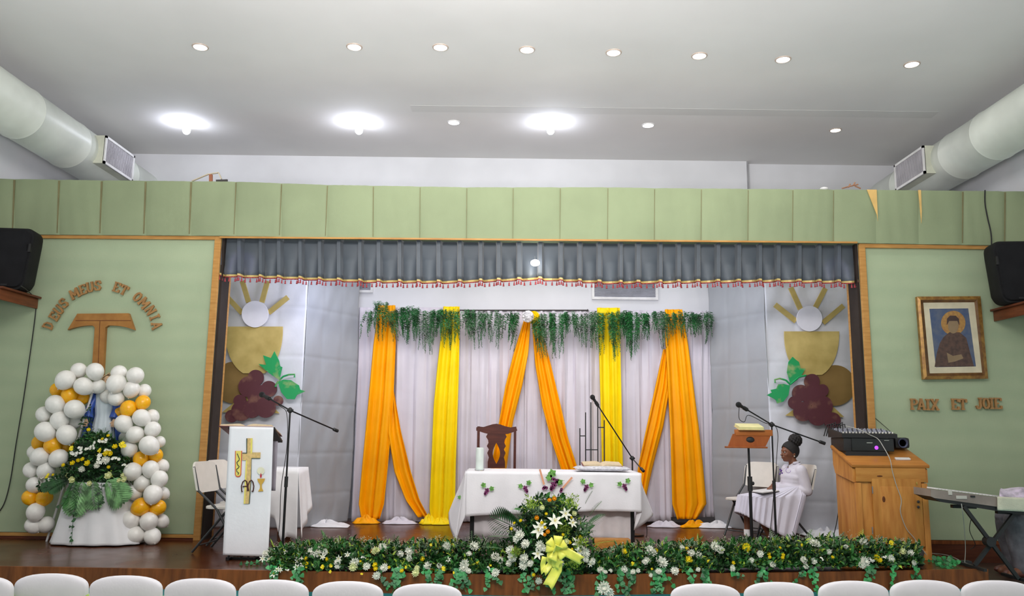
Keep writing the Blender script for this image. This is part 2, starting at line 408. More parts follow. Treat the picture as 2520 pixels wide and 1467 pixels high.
# ================================================================== DUCTS
def duct(sx, xc, label, joints):
    zc = EYE+3.42; r = .30
    t = thing('air_duct', label, 'air duct', (sx*xc, 9.2, zc-r))
    mb = MB(); prof = []
    y0, y1 = 5.2, YB
    ys = [y0, y1]; ys = sorted(ys+[j-.02 for j in joints]+[j+.02 for j in joints]+[j for j in joints])
    rr = [r+(.008 if any(abs(y-j) < .001 for j in joints) else 0) for y in ys]
    mb.tube([(sx*xc, y, zc) for y in ys], rr, 40); part('duct_tube', mb, ductm, t)
    mb = MB()
    g0, g1 = 9.78, 10.56; xi = sx*(xc-.37); xo = sx*(xc-.1)
    mb.box(((xi+xo)/2, (g0+g1)/2, zc+.0), (abs(xo-xi), g1-g0, .36)); v = part('vent_box', mb, mat('vent_cream', (.68, .70, .58), .5), t)
    mb = MB(); e = .03; xf = xi - sx*(-.0)
    for (ya, yb, za, zb_) in ((g0, g1, -.18, -.18+e), (g0, g1, .18-e, .18), (g0, g0+e, -.18, .18), (g1-e, g1, -.18, .18)):
        mb.box((xf-sx*.006, (ya+yb)/2, zc+(za+zb_)/2), (.025, yb-ya, zb_-za))
    part('grille_frame', mb, white, v)
    mb = MB().box((xf-sx*.001, (g0+g1)/2, zc), (.006, g1-g0-.02, .34)); part('grille_back', mb, mat('grille_dark', (.16, .16, .18), .7), v)
    mb = MB(); n = 26
    for i in range(n):
        y = g0+.04+(g1-g0-.08)*i/(n-1); mb.box((xf-sx*.006, y, zc), (.010, .010, .31), Matrix.Rotation(sx*.5, 3, 'Z'))
    part('grille_slats', mb, mat('grille_grey', (.42, .41, .44), .5), v)
duct(-1, 5.5, 'round white air duct along the left wall above the green band', [7.0, 8.6, 9.6, 10.9])
duct(1, 5.52, 'round white air duct along the right wall above the green band', [7.3, 8.9, 9.6, 10.9])

# ================================================================== CEILING LAMPS
lensw = mat('lamp_glow', (1, .97, .93), .3, emit=9, ecol=(1, .95, .88)); lensp = mat('lamp_glow_cool', (.9, .88, 1), .3, emit=9, ecol=(.88, .86, 1)); bulbm = mat('bulb_glow', (.95, .96, 1), .3, emit=30, ecol=(.92, .94, 1))
def downlight(px, py, label, kind='w', r=.075):
    z = CZ
    p = Zp(px, py, z)
    t = thing('ceiling_light', label, 'ceiling light', p, 0, 'recessed ceiling lights')
    mb = MB(); n = 28
    prof = [(r*.92, -.002), (r*.95, -.010), (r*1.12, -.008), (r*1.16, 0), (r*.92, 0)]
    mb.lathe(prof, p, n); 
    mb.f = mb.f[:-2]; mb.mi = mb.mi[:-2]
    part('trim_ring', mb, mat('ring_brown', (.55, .45, .38), .4) if kind == 'w' else white, t)
    mb = MB().lathe([(.0, -.006), (r*.92, -.005), (r*.92, .0), (0, .0)], p, n); part('lens', mb, lensw if kind == 'w' else lensp, t)
    lamp('downlight_lamp', 'SPOT', p+Vector((0, 0, -.03)), 26 if abs(px-1300) < 700 else 14, (1, .95, .88) if kind == 'w' else (.86, .85, 1), .06, p+Vector((0, 0, -3)), 165, .6)
names = ['leftmost', 'second from the left', 'third from the left', 'fourth from the left', 'fourth from the right', 'third from the right', 'second from the right', 'rightmost']
for (px, py), n_ in zip([(493, 115), (872, 115), (1084, 116), (1297, 122), (1510, 129), (1721, 137), (1927, 146), (2244, 158)], names):
    downlight(px, py, 'round recessed downlight in the front ceiling row, ' + n_)
downlight(1117, 301, 'violet-rimmed downlight in the rear ceiling row, left one', 'p')
downlight(1595, 308, 'violet-rimmed downlight in the rear ceiling row, right one', 'p')
downlight(2056, 320, 'small warm downlight in the rear ceiling row by the right duct', 'w', .068)
for (px, py), n_ in zip([(460, 306), (884, 306), (1355, 306)], ['over the left of the stage', 'second from the left', 'right of the violet downlight']):
    p = Zp(px, py, CZ)
    t = thing('ceiling_bulb', 'glaring bare white bulb under the ceiling, '+n_, 'ceiling light', p, 0, 'bare glaring ceiling bulbs')
    part('socket', MB().lathe([(.045, 0), (.045, -.02), (.03, -.035), (0, -.035)], p, 20), white, t)
    part('bulb', MB().ell(p+Vector((0, 0, -.085)), (.05, .05, .055), 20, 12), bulbm, t)
    lamp('bulb_lamp', 'POINT', p+Vector((0, -.08, -.15)), 9, (.80, .84, 1), .05)
# lamp in front of the valance
p = W(1317, 647, YW-.12)
for nm_, q_ in (('violet_spot_left', (592, 655)), ('violet_spot_right', (2062, 668))):
    o_ = bpy.data.objects[nm_]; o_.rotation_euler = (W(*q_, YW)-o_.location).to_track_quat('-Z', 'Y').to_euler()
t = thing('stage_lamp', 'small glowing lamp hanging before the centre of the pleated valance', 'lamp', p)
part('lamp_head', MB().ell(p, (.052, .04, .038), 20, 12), bulbm, t)
pz = W(1317, 594, YW-.32).z
part('lamp_arm', MB().tube([p+Vector((0, .03, .03)), p+Vector((0, .08, .08)), p+Vector((0, .13, .10))], .006), valm, t)
lamp('stage_lamp_light', 'POINT', p+Vector((0, -.02, -.06)), 1.2, (1, .85, .55), .03)

# ================================================================== VALANCE
vt = thing('stage_valance', 'grey-blue pleated valance with gold braid across the stage opening', 'curtain', W(1320, 690, YW))
mb = MB(); NP = 32; x0p, x1p = 540, 2109
hemy = [(540, 676), (700, 682), (900, 691), (1100, 693), (1325, 685), (1500, 694), (1700, 692), (1900, 690), (2109, 693)]
ridx = [x0p+(x1p-x0p)*i/NP+R.uniform(-4, 4)*(0 < i < NP) for i in range(NP+1)]
def vprof(u):                         # u 0..1 inside a pleat: flat ridge then recess
    if u < .16: return -.035
    if u < .24: return -.035+.075*(u-.16)/.08
    if u > .94: return .04-.075*(u-.94)/.06
    return .04
vcols = []
for i in range(NP):
    for u in (0, .07, .15, .18, .24, .34, .48, .62, .76, .86, .94, .97): vcols.append((ridx[i]+(ridx[i+1]-ridx[i])*u, u))
vcols.append((ridx[-1], 0))
def vpt(k, v):
    x, u = vcols[k]; y0 = interp(boty, x)+4; y1 = interp(hemy, x)+(6*math.sin(math.pi*min(1, max(0, (u-.1)/.88)))-4)*.8
    d = vprof(u)*(1-.25*v)
    if .24 <= u <= .94: d -= math.sin(math.pi*(u-.24)/.7)*.075*v*v*1.2
    return W(x+ (R2[k] * v), y0+(y1-y0)*v, YW+.03)+Vector((0, d, 0))
R2 = [0]*len(vcols)
mb.grid(lambda u, v: vpt(round(u*(len(vcols)-1)), v), len(vcols)-1, 8)
part('pleated_cloth', mb, valm, vt, solid=.004)
mb = MB(); pts = [vpt(k, 1.0)+Vector((0, -.004, .002)) for k in range(len(vcols))]
for a, b in zip(pts, pts[1:]):
    mb.add([a, b, b+Vector((0, 0, -.022)), a+Vector((0, 0, -.022)), a+Vector((0, -.004, 0)), b+Vector((0, -.004, 0)), b+Vector((0, -.004, -.022)), a+Vector((0, -.004, -.022))], [(4, 5, 6, 7), (0, 3, 2, 1), (0, 1, 5, 4), (3, 7, 6, 2)])
part('gold_braid', mb, mat('gold_braid', (.55, .42, .15), .5), vt)
mb = MB()
for a, b in zip(pts, pts[1:]):
    mb.add([a+Vector((0, -.002, -.022)), b+Vector((0, -.002, -.022)), b+Vector((0, -.002, -.034)), a+Vector((0, -.002, -.034))], [(0, 1, 2, 3)])
part('red_heading', mb, mat('red_cord', (.32, .03, .04), .6), vt, solid=.003)
tas = MB(); tas.tube([(0, 0, 0), (0, 0, -.018)], .003, 5); tas.lathe([(.002, -.012), (.009, -.020), (.007, -.028), (.012, -.050), (0, -.050)], n=8)
tme = tas.mesh('tassel', MT['red_cord'])
inv = wm(vt).inverted(); NT = 190; rest = MB()
for i in range(NT):
    s_ = (i+.5)/NT*(len(pts)-1); k = int(s_); q = pts[k].lerp(pts[k+1], s_-k)+Vector((0, -.002, -.032))
    if i % 2 == 0 or i % 20 == 1 and False:
        o = link(bpy.data.objects.new('tassel', tme)); o.parent = vt; o.location = inv @ q
    else:
        rest.T = Matrix.Translation(q); rest.add(tas.v, tas.f)
rest.T = None
o = part('tassel_fringe', rest, MT['red_cord'], vt); o['kind'] = 'stuff'

# ================================================================== back wall vents, curtain rod
def wallvent(x0, x1, y0, y1, label):
    a = W(x0, y0, YB-.01); b = W(x1, y1, YB-.01)
    t = thing('wall_vent', label, 'air vent', ((a.x+b.x)/2, YB-.02, b.z))
    mb = MB(); e = .035
    zc = (a.z+b.z)/2; xc = (a.x+b.x)/2; w = b.x-a.x; h = a.z-b.z
    for c, d in (((xc, zc+h/2-e/2), (w, e)), ((xc, zc-h/2+e/2), (w, e)), ((a.x+e/2, zc), (e, h-2*e)), ((b.x-e/2, zc), (e, h-2*e))):
        mb.box((c[0], YB-.02, c[1]), (d[0], .035, d[1]))
    part('vent_frame', mb, white, t)
    mb = MB(); n = max(6, int(h/.022))
    for i in range(n): mb.box((xc, YB-.018, zc-h/2+e+(h-2*e)*(i+.5)/n), (w-2*e, .022, .005), Matrix.Rotation(.6, 3, 'X'))
    part('vent_slats', mb, mat('vent_slat_grey', (.55, .56, .62), .5), t)
    part('vent_back', MB().box((xc, YB-.004, zc), (w-.02, .006, h-.02)), mat('vent_dark', (.30, .31, .36), .8), t)
wallvent(1456, 1619, 630, 739, 'white louvred air vent on the back wall above the yellow drape')
wallvent(800, 918, 630, 721, 'white louvred air vent on the back wall at the left, mostly behind cloth')
t = thing('curtain_rod', 'thin dark curtain rod above the middle white drapes', 'curtain rod', W(1285, 765, YD))
part('rod', MB().tube([W(1128, 764, YD-.02), W(1448, 764, YD-.02)], .011), darkm, t)
for x in (1130, 1446): part('rod_bracket', MB().tube([W(x, 764, YD-.02), W(x, 762, YB)], .007), darkm, t)
# ================================================================== DRAPES
def cloth(name, rows, Y, label, m_, cat='drape', group=None, **k):
    s = k.pop('solid', .004)
    mb = rows_sheet(rows, Y, **k); return one(name, mb, m_, label, cat, group, solid=s)
cloth('white_drape', [(757, 884, 1000), (900, 880, 1010), (1100, 874, 1020), (1283, 866, 1030)], YD, 'greyish white drape behind the leftmost orange swag', clothl, folds=4, amp=.03, group='white backdrop drapes')
cloth('white_drape', [(757, 975, 1130), (900, 975, 1132), (1100, 972, 1130), (1283, 970, 1130)], YD-.05, 'white drape swagged between the left orange and left yellow drapes', clothl, folds=3, amp=.04, group='white backdrop drapes')
cloth('white_drape', [(766, 1130, 1290), (1000, 1128, 1290), (1283, 1124, 1290)], YD, 'white pleated drape left of the central pompom', clothl, folds=5, amp=.045, group='white backdrop drapes')
cloth('white_drape', [(766, 1290, 1448), (1000, 1290, 1450), (1283, 1290, 1452)], YD, 'white pleated drape right of the central pompom', clothl, folds=5, amp=.045, group='white backdrop drapes')
cloth('white_drape', [(764, 1448, 1640), (1000, 1450, 1645), (1283, 1452, 1650)], YD, 'white drape between the right yellow and right orange drapes', clothl, folds=5, amp=.045, group='white backdrop drapes')
cloth('white_drape', [(766, 1640, 1746), (1000, 1645, 1750), (1272, 1650, 1756)], YD, 'greyish white drape behind the rightmost orange swag', clothl, folds=4, amp=.03, group='white backdrop drapes')
DR = [
 ('orange_drape', [(752, 930, 973), (800, 926, 974), (850, 920, 974), (1000, 907, 968), (1150, 893, 955), (1240, 885, 946), (1277, 892, 935)], .16, orange, 'wide orange satin drape hanging at the far left of the backdrop', 2.4),
 ('orange_drape', [(950, 961, 967), (1060, 955, 987), (1160, 972, 1012), (1230, 1000, 1034), (1272, 1030, 1056)], .14, orange, 'narrow orange satin tail curving right to the floor at the left', 1.6),
 ('yellow_drape', [(755, 1091, 1131), (820, 1086, 1131), (900, 1077, 1130), (1000, 1068, 1127), (1150, 1062, 1122), (1250, 1058, 1120), (1284, 1062, 1110)], .18, yellow, 'bright yellow satin drape left of the carved chair', 2.6),
 ('orange_drape', [(785, 1290, 1306), (870, 1264, 1300), (950, 1244, 1285), (1040, 1228, 1262), (1200, 1200, 1240)], .14, orange, 'orange satin drape slanting down left from the pompom behind the chair', 2.2),
 ('orange_drape', [(785, 1308, 1326), (900, 1317, 1356), (1000, 1334, 1380), (1080, 1355, 1398), (1200, 1395, 1436)], .14, orange, 'orange satin drape slanting down right from the pompom', 2.6),
 ('yellow_drape', [(758, 1469, 1525), (850, 1473, 1526), (1000, 1477, 1529), (1140, 1480, 1532), (1284, 1483, 1536)], .16, yellow, 'bright yellow satin drape behind the metal stand', 2.6),
 ('orange_drape', [(860, 1632, 1646), (950, 1612, 1648), (1050, 1590, 1632), (1150, 1568, 1606), (1240, 1560, 1586)], .12, orange, 'orange satin tail slanting down left behind the table corner', 2.2),
 ('orange_drape', [(762, 1636, 1678), (850, 1637, 1693), (950, 1642, 1706), (1050, 1647, 1719), (1150, 1650, 1730), (1240, 1652, 1738), (1277, 1664, 1714)], .17, orange, 'wide orange satin drape hanging at the far right of the backdrop', 2.8),
]
for nm, rows, dd, m_, lab, fo in DR:
    cloth(nm, rows, YD-dd, lab, m_, group='satin swags on the backdrop', folds=fo*.62, amp=.05, nu=44)
def puddle(pts, z0, m_, nm, label, h=.05, n=26, seed=1, cat='drape', parent=None):
    """crumpled cloth end lying on the floor, outline given on the floor plane"""
    rr = random.Random(seed); c = sum((Vector(p) for p in pts), Vector())/len(pts)
    K = len(pts); ph = [rr.uniform(0, 6.28) for _ in range(6)]
    def fn(u, v):
        t = u*K; i = int(t) % K; f = t-int(t); e = Vector(pts[i]).lerp(Vector(pts[(i+1) % K]), f)
        p = c.lerp(e, v); hh = h*(1-v**2.2)*(.55+.45*math.sin(9*u*6.28*.5+ph[0]+4*v)*math.cos(5*v+ph[1])) + .012*(1-v)
        return Vector((p.x, p.y, z0+.006+abs(hh)))
    mb = MB(); mb.grid(fn, n*2, 8, cu=True)
    return one(nm, mb, m_, label, cat, 'cloth ends lying on the stage floor', solid=.003)
def fl(pxs, z=ST):
    q = [Zp(x, y, z) for x, y in pxs]; ys = [p.y for p in q]; lo, hi = min(ys), max(ys); top = min(hi, 11.12); lo2 = min(lo, top-.22)
    out = []
    for p in q:
        y2 = lo2+(p.y-lo)/(hi-lo+1e-6)*(top-lo2); out.append(Vector((p.x*y2/p.y, y2, z)))
    return out
puddle(fl([(866, 1276), (885, 1268), (915, 1266), (938, 1270), (930, 1281), (900, 1284), (872, 1284)]), ST, orange, 'orange_cloth_end', 'crumpled orange cloth end on the floor below the far left swag', .10, seed=2)
puddle(fl([(1030, 1276), (1045, 1266), (1066, 1268), (1080, 1276), (1066, 1285), (1040, 1287)]), ST, yellow, 'yellow_cloth_end', 'crumpled yellow knot of cloth on the floor beside the left yellow drape', .13, seed=3)
puddle(fl([(1060, 1280), (1078, 1270), (1108, 1272), (1114, 1283), (1090, 1289), (1064, 1289)]), ST, yellow, 'yellow_cloth_end', 'crumpled yellow hem under the left yellow drape', .09, seed=4)
puddle(fl([(1670, 1272), (1700, 1264), (1750, 1258), (1746, 1268), (1712, 1280), (1680, 1284)]), ST, orange, 'orange_cloth_end', 'crumpled orange cloth end on the floor below the far right swag', .09, seed=5)
puddle(fl([(940, 1280), (960, 1270), (1000, 1272), (1030, 1274), (1024, 1284), (980, 1288), (945, 1287)]), ST, clothl, 'white_cloth_end', 'crumpled white hem on the floor between the two left swags', .08, seed=6)
puddle(fl([(1590, 1272), (1620, 1262), (1660, 1266), (1680, 1274), (1660, 1284), (1610, 1282)]), ST, clothl, 'white_cloth_end', 'crumpled white hem on the floor left of the far right swag', .08, seed=7)
puddle(fl([(1706, 1282), (1740, 1266), (1800, 1268), (1830, 1280), (1790, 1296), (1730, 1292)]), ST, clothw, 'white_cloth_end', 'crumpled white cloth on the floor at the foot of the right grey sheet', .08, seed=8)
puddle(fl([(732, 1290), (760, 1274), (830, 1280), (862, 1290), (856, 1300), (780, 1299)]), ST, clothw, 'white_cloth_end', 'crumpled white cloth on the floor at the foot of the left grey sheet', .06, seed=9)
puddle(fl([(1960, 1300), (2010, 1275), (2080, 1285), (2096, 1310), (2060, 1330), (1990, 1325)]), ST, clothw, 'white_cloth_end', 'crumpled white cloth on the floor left of the pine cabinet', .10, seed=10)

# flat wing sheets left and right (white front facing, grey return toward the back)
YP = 10.3
def wing(pxr, Ya, Yb, label, m_, nm, bottom=ST+.0, wr=.012, seed=0):
    """sheet between px xl at depth Ya and px xr at depth Yb; vertical edges"""
    (xl, xr_) = pxr; A = W(xl, 1000, Ya); B = W(xr_, 1000, Yb)
    rr = random.Random(seed); ph = [rr.uniform(0, 6) for _ in range(4)]
    n = Vector((B.y-A.y, -(B.x-A.x), 0)).normalized()
    def fn(u, v):
        p = A.lerp(B, u); z = 4.35+(bottom+.004-4.35)*v
        d = wr*(math.sin(5*u+7*v+ph[0])+.6*math.sin(17*v+4*u+ph[1])*math.cos(9*u)+.35*math.sin(40*v+25*u+ph[2])*math.sin(7*v))
        d -= .006*sum(math.exp(-((v-q_)/.006)**2) for q_ in (.14, .30, .46, .61, .77, .90))+.006*sum(math.exp(-((u-q_)/.03)**2) for q_ in (.33, .68))
        f = -.03*max(0, v-.93)/.07
        return Vector((p.x, p.y, z))+n*(d+f)
    mb = MB().grid(fn, 44, 200)
    return one(nm, mb, m_, label, 'drape', solid=.003)
xLc = W(745, 1000, YP).x
wing((515, 742), YP, YP, 'smooth white sheet behind the left painted chalice', sheetm, 'white_sheet', seed=1)
wing((742, 873), YP, 11.15, 'grey wrinkled sheet turned inward beside the left painted chalice', clothg, 'grey_sheet', seed=2)
wing((1892, 2118), YP, YP, 'smooth white sheet behind the right painted chalice', sheetm, 'white_sheet', seed=3)
wing((1750, 1892), 11.15, YP, 'grey wrinkled sheet turned inward beside the right painted chalice', clothg, 'grey_sheet', seed=4)
struct('wall_upper_back', bx(-2.0, 2.4, YB-.03, YB-.0, 4.5, 4.6), wallm) if False else None

# ================================================================== CHALICE CUTOUTS
def zl_(pts, ox, oy, s): return [(ox+x/s, oy+y/s) for x, y in pts]
def cut(name, pts, Y, m_, label, cat, th=.02, group=None):
    mb = MB().prism([W(x, y, Y) for x, y in pts], (0, th, 0)); return one(name, mb, m_, label, cat, group, smooth=False)
def circ(c, r, n=40): return [(c[0]+r*math.cos(2*math.pi*i/n), c[1]+r*math.sin(2*math.pi*i/n)) for i in range(n)]
def arc_cup(xl, xr_, yt, yb, stem_w, n=16):
    xc = (xl+xr_)/2; a = (xr_-xl)/2; h = yb-yt; pts = [(xl, yt), (xr_, yt)]
    for i in range(1, n):
        t = i/n; y = yt+h*t; w = a*math.sqrt(max(0, 1-t**2.3)); w = max(w, stem_w); pts.append((xc+w, y))
    left = [(2*xc-x, y) for x, y in pts[2:]]; return pts+left[::-1]
def chalice(side, ox, oy, s, cup, foot, disc, host, rays, grapes, leaves, curls, words):
    Q = lambda pts: zl_(pts, ox, oy, s)
    Y0 = YP-.05
    cut('gold_disc', Q(circ(*disc)), Y0+.012, goldd, 'big dull bronze disc behind the grapes on the %s sheet' % side, 'wall decoration')
    t = thing('chalice_cutout', 'large gold foil chalice cutout on the %s white sheet' % side, 'wall decoration', W(*Q([cup[:2]])[0], Y0))
    mb = MB().prism([W(x, y, Y0-.012) for x, y in Q(arc_cup(cup[0], cup[1], cup[2], cup[3], cup[4]))], (0, .02, 0)); part('cup', mb, gold, t, smooth=False)
    mb = MB().prism([W(x, y, Y0-.006) for x, y in Q(foot)], (0, .015, 0)); part('foot', mb, gold, t, smooth=False)
    cut('host_disc', Q(circ(host[0], host[1], 48)), Y0-.04, foam, 'round white host disc above the %s chalice' % side, 'wall decoration')
    for (a, b), w in zip(rays, words):
        a_ = Vector(Q([a])[0]); b_ = Vector(Q([b])[0]); d = (b_-a_).normalized(); n = Vector((-d.y, d.x))*6.2
        cut('gold_ray', [tuple(a_+n), tuple(b_+n), tuple(b_-n), tuple(a_-n)], Y0-.02, gold, '%s gold ray around the %s host disc' % (w, side), 'wall decoration', group='gold rays over the %s chalice' % side)
    mb = MB()
    for i, (c, r) in enumerate(grapes):
        mb.prism([W(x, y, Y0-.05-.003*i) for x, y in Q(circ(c, r, 30))], (0, .02, 0))
    one('grape_bunch', mb, grapem, 'big dark maroon painted grape bunch on the %s white sheet' % side, 'wall decoration')
    t = thing('vine_leaves', 'green painted vine leaves beside the %s grape bunch' % side, 'wall decoration', W(*Q([leaves[0][0]])[0], Y0))
    for lf in leaves: part('leaf', MB().prism([W(x, y, Y0-.075) for x, y in Q(lf)], (0, .015, 0)), leafp, t, smooth=False)
    for c_ in curls: part('tendril', MB().tube([W(x, y, Y0-.07) for x, y in Q(c_)], .012, 6), leafp, t)
chalice('left', 520, 560, 2.933, (97, 515, 715, 1075, 45),
        [(75, 1335), (150, 1275), (270, 1180), (330, 1180), (440, 1290), (492, 1342), (300, 1330)],
        ((165, 1120), 152), ((315, 625), 96),
        [((112, 500), (222, 618)), ((222, 385), (268, 540)), ((405, 385), (363, 540)), ((552, 502), (412, 615))],
        [((320, 1085), 58), ((270, 1150), 76), ((415, 1165), 58), ((340, 1215), 80), ((205, 1252), 46), ((145, 1362), 46), ((215, 1325), 72), ((290, 1310), 66), ((390, 1300), 74), ((482, 1250), 36)],
        [[(340, 985), (395, 992), (373, 922), (430, 942), (455, 893), (488, 960), (496, 1000), (512, 1008), (490, 1100), (440, 1068), (390, 1030)],
         [(478, 1112), (520, 1098), (575, 1102), (632, 1140), (640, 1170), (680, 1182), (618, 1208), (600, 1240), (545, 1238), (505, 1190)]],
        [[(490, 1102), (520, 1075), (560, 1062), (602, 1060), (600, 1082)], [(486, 1108), (470, 1130), (462, 1150)]],
        ['low left', 'upper left', 'upper right', 'low right'])
chalice('right', 1740, 640, 3.19, (607, 1038, 560, 925, 50),
        [(615, 1222), (700, 1160), (820, 1090), (900, 1090), (1000, 1160), (1076, 1232), (850, 1240)],
        ((1005, 985), 160), ((805, 460), 100),
        [((535, 350), (700, 480)), ((658, 215), (735, 385)), ((930, 222), (852, 372)), ((1072, 358), (912, 492))],
        [((825, 955), 61), ((905, 1025), 50), ((735, 1045), 66), ((825, 1060), 82), ((690, 1120), 52), ((755, 1190), 76), ((905, 1150), 84), ((870, 1225), 76), ((985, 1262), 66)],
        [[(655, 968), (628, 880), (640, 800), (672, 760), (700, 785), (722, 800), (735, 850), (775, 852), (745, 900), (705, 945)],
         [(652, 985), (600, 972), (560, 975), (545, 1010), (500, 1020), (510, 1040), (470, 1060), (510, 1080), (540, 1098), (552, 1126), (600, 1112), (640, 1060)]],
        [[(655, 980), (620, 945), (570, 930), (532, 940), (535, 965)], [(655, 975), (720, 920), (775, 905)]],
        ['low left', 'upper left', 'upper right', 'low right'])

# ================================================================== HANGING FERN
def fern(px, y0, y1, wpx, Y, dens, m_, seed, tilt=0):
    rr = random.Random(seed); mb = MB(); n = max(2, int(dens*2.3))
    for k in range(n):
        xo = rr.uniform(-.5, .5); xx = px+wpx*xo
        ln = (y1-y0)*rr.uniform(.7, 1.04)*(1-.9*abs(xo)**1.6)
        a = W(xx, y0+rr.uniform(-3, 6), Y-rr.uniform(.01, .07)); b = W(xx+tilt*ln/(y1-y0)+rr.uniform(-5, 5), y0+ln, Y-rr.uniform(.01, .06)); L = (a-b).length
        pts = [a.lerp(b, t/6)+Vector((math.sin(t*1.3+k)*.008, -.03*math.sin(math.pi*t/6), 0)) for t in range(7)]
        mb.cur = 0; mb.tube(pts, .0018, 3, caps=False)
        q = int(L/.0055)
        for j in range(q):
            t = (j+rr.random())/q; i = min(5, int(t*6)); p = pts[i].lerp(pts[i+1], t*6-i)
            rad_ = (.024+.026*math.sin(math.pi*min(1, t*1.2+.1)))*(1.1-.75*t)+.004; an = rr.uniform(0, 6.28)
            d = Vector((math.cos(an), math.sin(an)*.8, rr.uniform(-.9, .1))).normalized(); s = d.cross(Vector((0, 0, 1)))*.0055+Vector((0, 0, .003))
            e = p+d*rad_; mb.cur = 0 if rr.random() < .7 else 1
            mb.add([p-s*.4, p+s*.4, p+d*rad_*.5+s, e, p+d*rad_*.5-s], [(0, 1, 2, 4), (2, 3, 4)])
    return mb
FS = [(903, 765, 845, 30, -12, 3, 1), (936, 742, 840, 34, 0, 5, 0), (958, 765, 845, 26, 14, 4, 1), (978, 760, 815, 20, 8, 3, 0), (1004, 755, 850, 42, 4, 8, 0), (1022, 755, 830, 16, 0, 3, 0), (1046, 765, 880, 44, 4, 8, 2), (1074, 762, 835, 26, -6, 6, 0),
      (1108, 762, 865, 44, 0, 9, 1), (1152, 762, 835, 32, 6, 5, 0), (1172, 766, 864, 40, 0, 8, 2), (1205, 766, 850, 40, 4, 6, 2), (1232, 768, 862, 30, -8, 3, 2), (1256, 768, 820, 24, -6, 3, 0), (1272, 770, 868, 26, -14, 4, 0), (1318, 775, 885, 26, 14, 5, 1),
      (1348, 772, 905, 36, 4, 6, 2), (1374, 770, 885, 40, -2, 7, 0), (1404, 768, 835, 34, 4, 6, 0), (1424, 775, 855, 28, 8, 4, 2), (1450, 768, 865, 32, 0, 6, 2), (1476, 768, 885, 18, 0, 4, 1), (1508, 768, 890, 34, 10, 7, 1),
      (1536, 766, 835, 34, 2, 7, 0), (1556, 768, 885, 40, 0, 9, 0), (1592, 768, 840, 40, 2, 8, 0), (1622, 768, 865, 30, 14, 5, 2), (1648, 770, 830, 26, 10, 4, 1), (1670, 768, 835, 28, 8, 4, 1), (1694, 768, 835, 30, 6, 6, 0), (1722, 770, 835, 26, 4, 5, 2), (1740, 768, 845, 18, 0, 4, 2)]
ferng = [mat('fern_deep', (.03, .20, .05), .6, var=.3), mat('fern_mid', (.05, .27, .07), .6, var=.3), mat('fern_dusty', (.12, .26, .13), .6, var=.3)]
def where(x):
    for lim, w in ((925, 'left of the far left orange swag'), (985, 'over the far left orange swag'), (1088, 'between the left orange and yellow drapes'), (1135, 'over the left yellow drape'), (1268, 'left of the central pompom'), (1335, 'just beside the central pompom'), (1462, 'right of the central pompom'), (1528, 'over the right yellow drape'), (1634, 'between the right yellow and orange drapes'), (1690, 'over the far right orange swag')):
        if x < lim: return w
    return 'right of the far right orange swag'
from collections import Counter
cnt = Counter(where(f[0]) for f in FS); seen = Counter(); ordn = ['first', 'second', 'third', 'fourth', 'fifth']
for i, (x, y0, y1, w, tl, dn, ci) in enumerate(FS):
    k = where(x); seen[k] += 1
    lab = 'fern sprays hanging %s' % k
    if cnt[k] > 1: lab += ', %s from the left' % ordn[seen[k]-1]
    mb = fern(x, y0, y1, w, YD-.26, dn*1.0, None, i, tl)
    one('hanging_fern', mb, [ferng[ci], ferng[(ci+1) % 3]], lab, 'fern', 'fern sprays along the top of the backdrop', smooth=False, recalc=False)
# central pompom and yellow bow
def pompom(c, r, n, seed):
    rr = random.Random(seed); mb = MB().ell(c, r*.72, 14, 10)
    for i in range(n):
        z = 1-2*(i+.5)/n; a = i*2.39996; d = Vector((math.sqrt(1-z*z)*math.cos(a), math.sqrt(1-z*z)*math.sin(a), z))
        t = d.cross(Vector((rr.random(), rr.random(), rr.random()))).normalized(); w = r*.19; b = t.cross(d)
        mb.add([c+d*r*.6-t*w*.6, c+d*r*.6+t*w*.6, c+d*r*.95+t*w+b*w*.3, c+d*r*1.02-t*w+b*w*.2], [(0, 1, 2, 3)])
    return mb
one('white_pompom', pompom(W(1299, 779, YD-.36), .082, 130, 3), clothw, 'white pompom pinned at the top centre of the backdrop', 'ornament')
one('yellow_pompom', pompom(W(1313, 781, YD-.28), .088, 120, 4), yellow, 'yellow cloth rosette tucked behind the white pompom', 'ornament')
mb = MB().ell(W(1485, 768, YD-.2), (.07, .03, .05), 14, 8); one('yellow_knot', mb, yellow, 'small yellow cloth fold atop the right yellow drape', 'ornament')
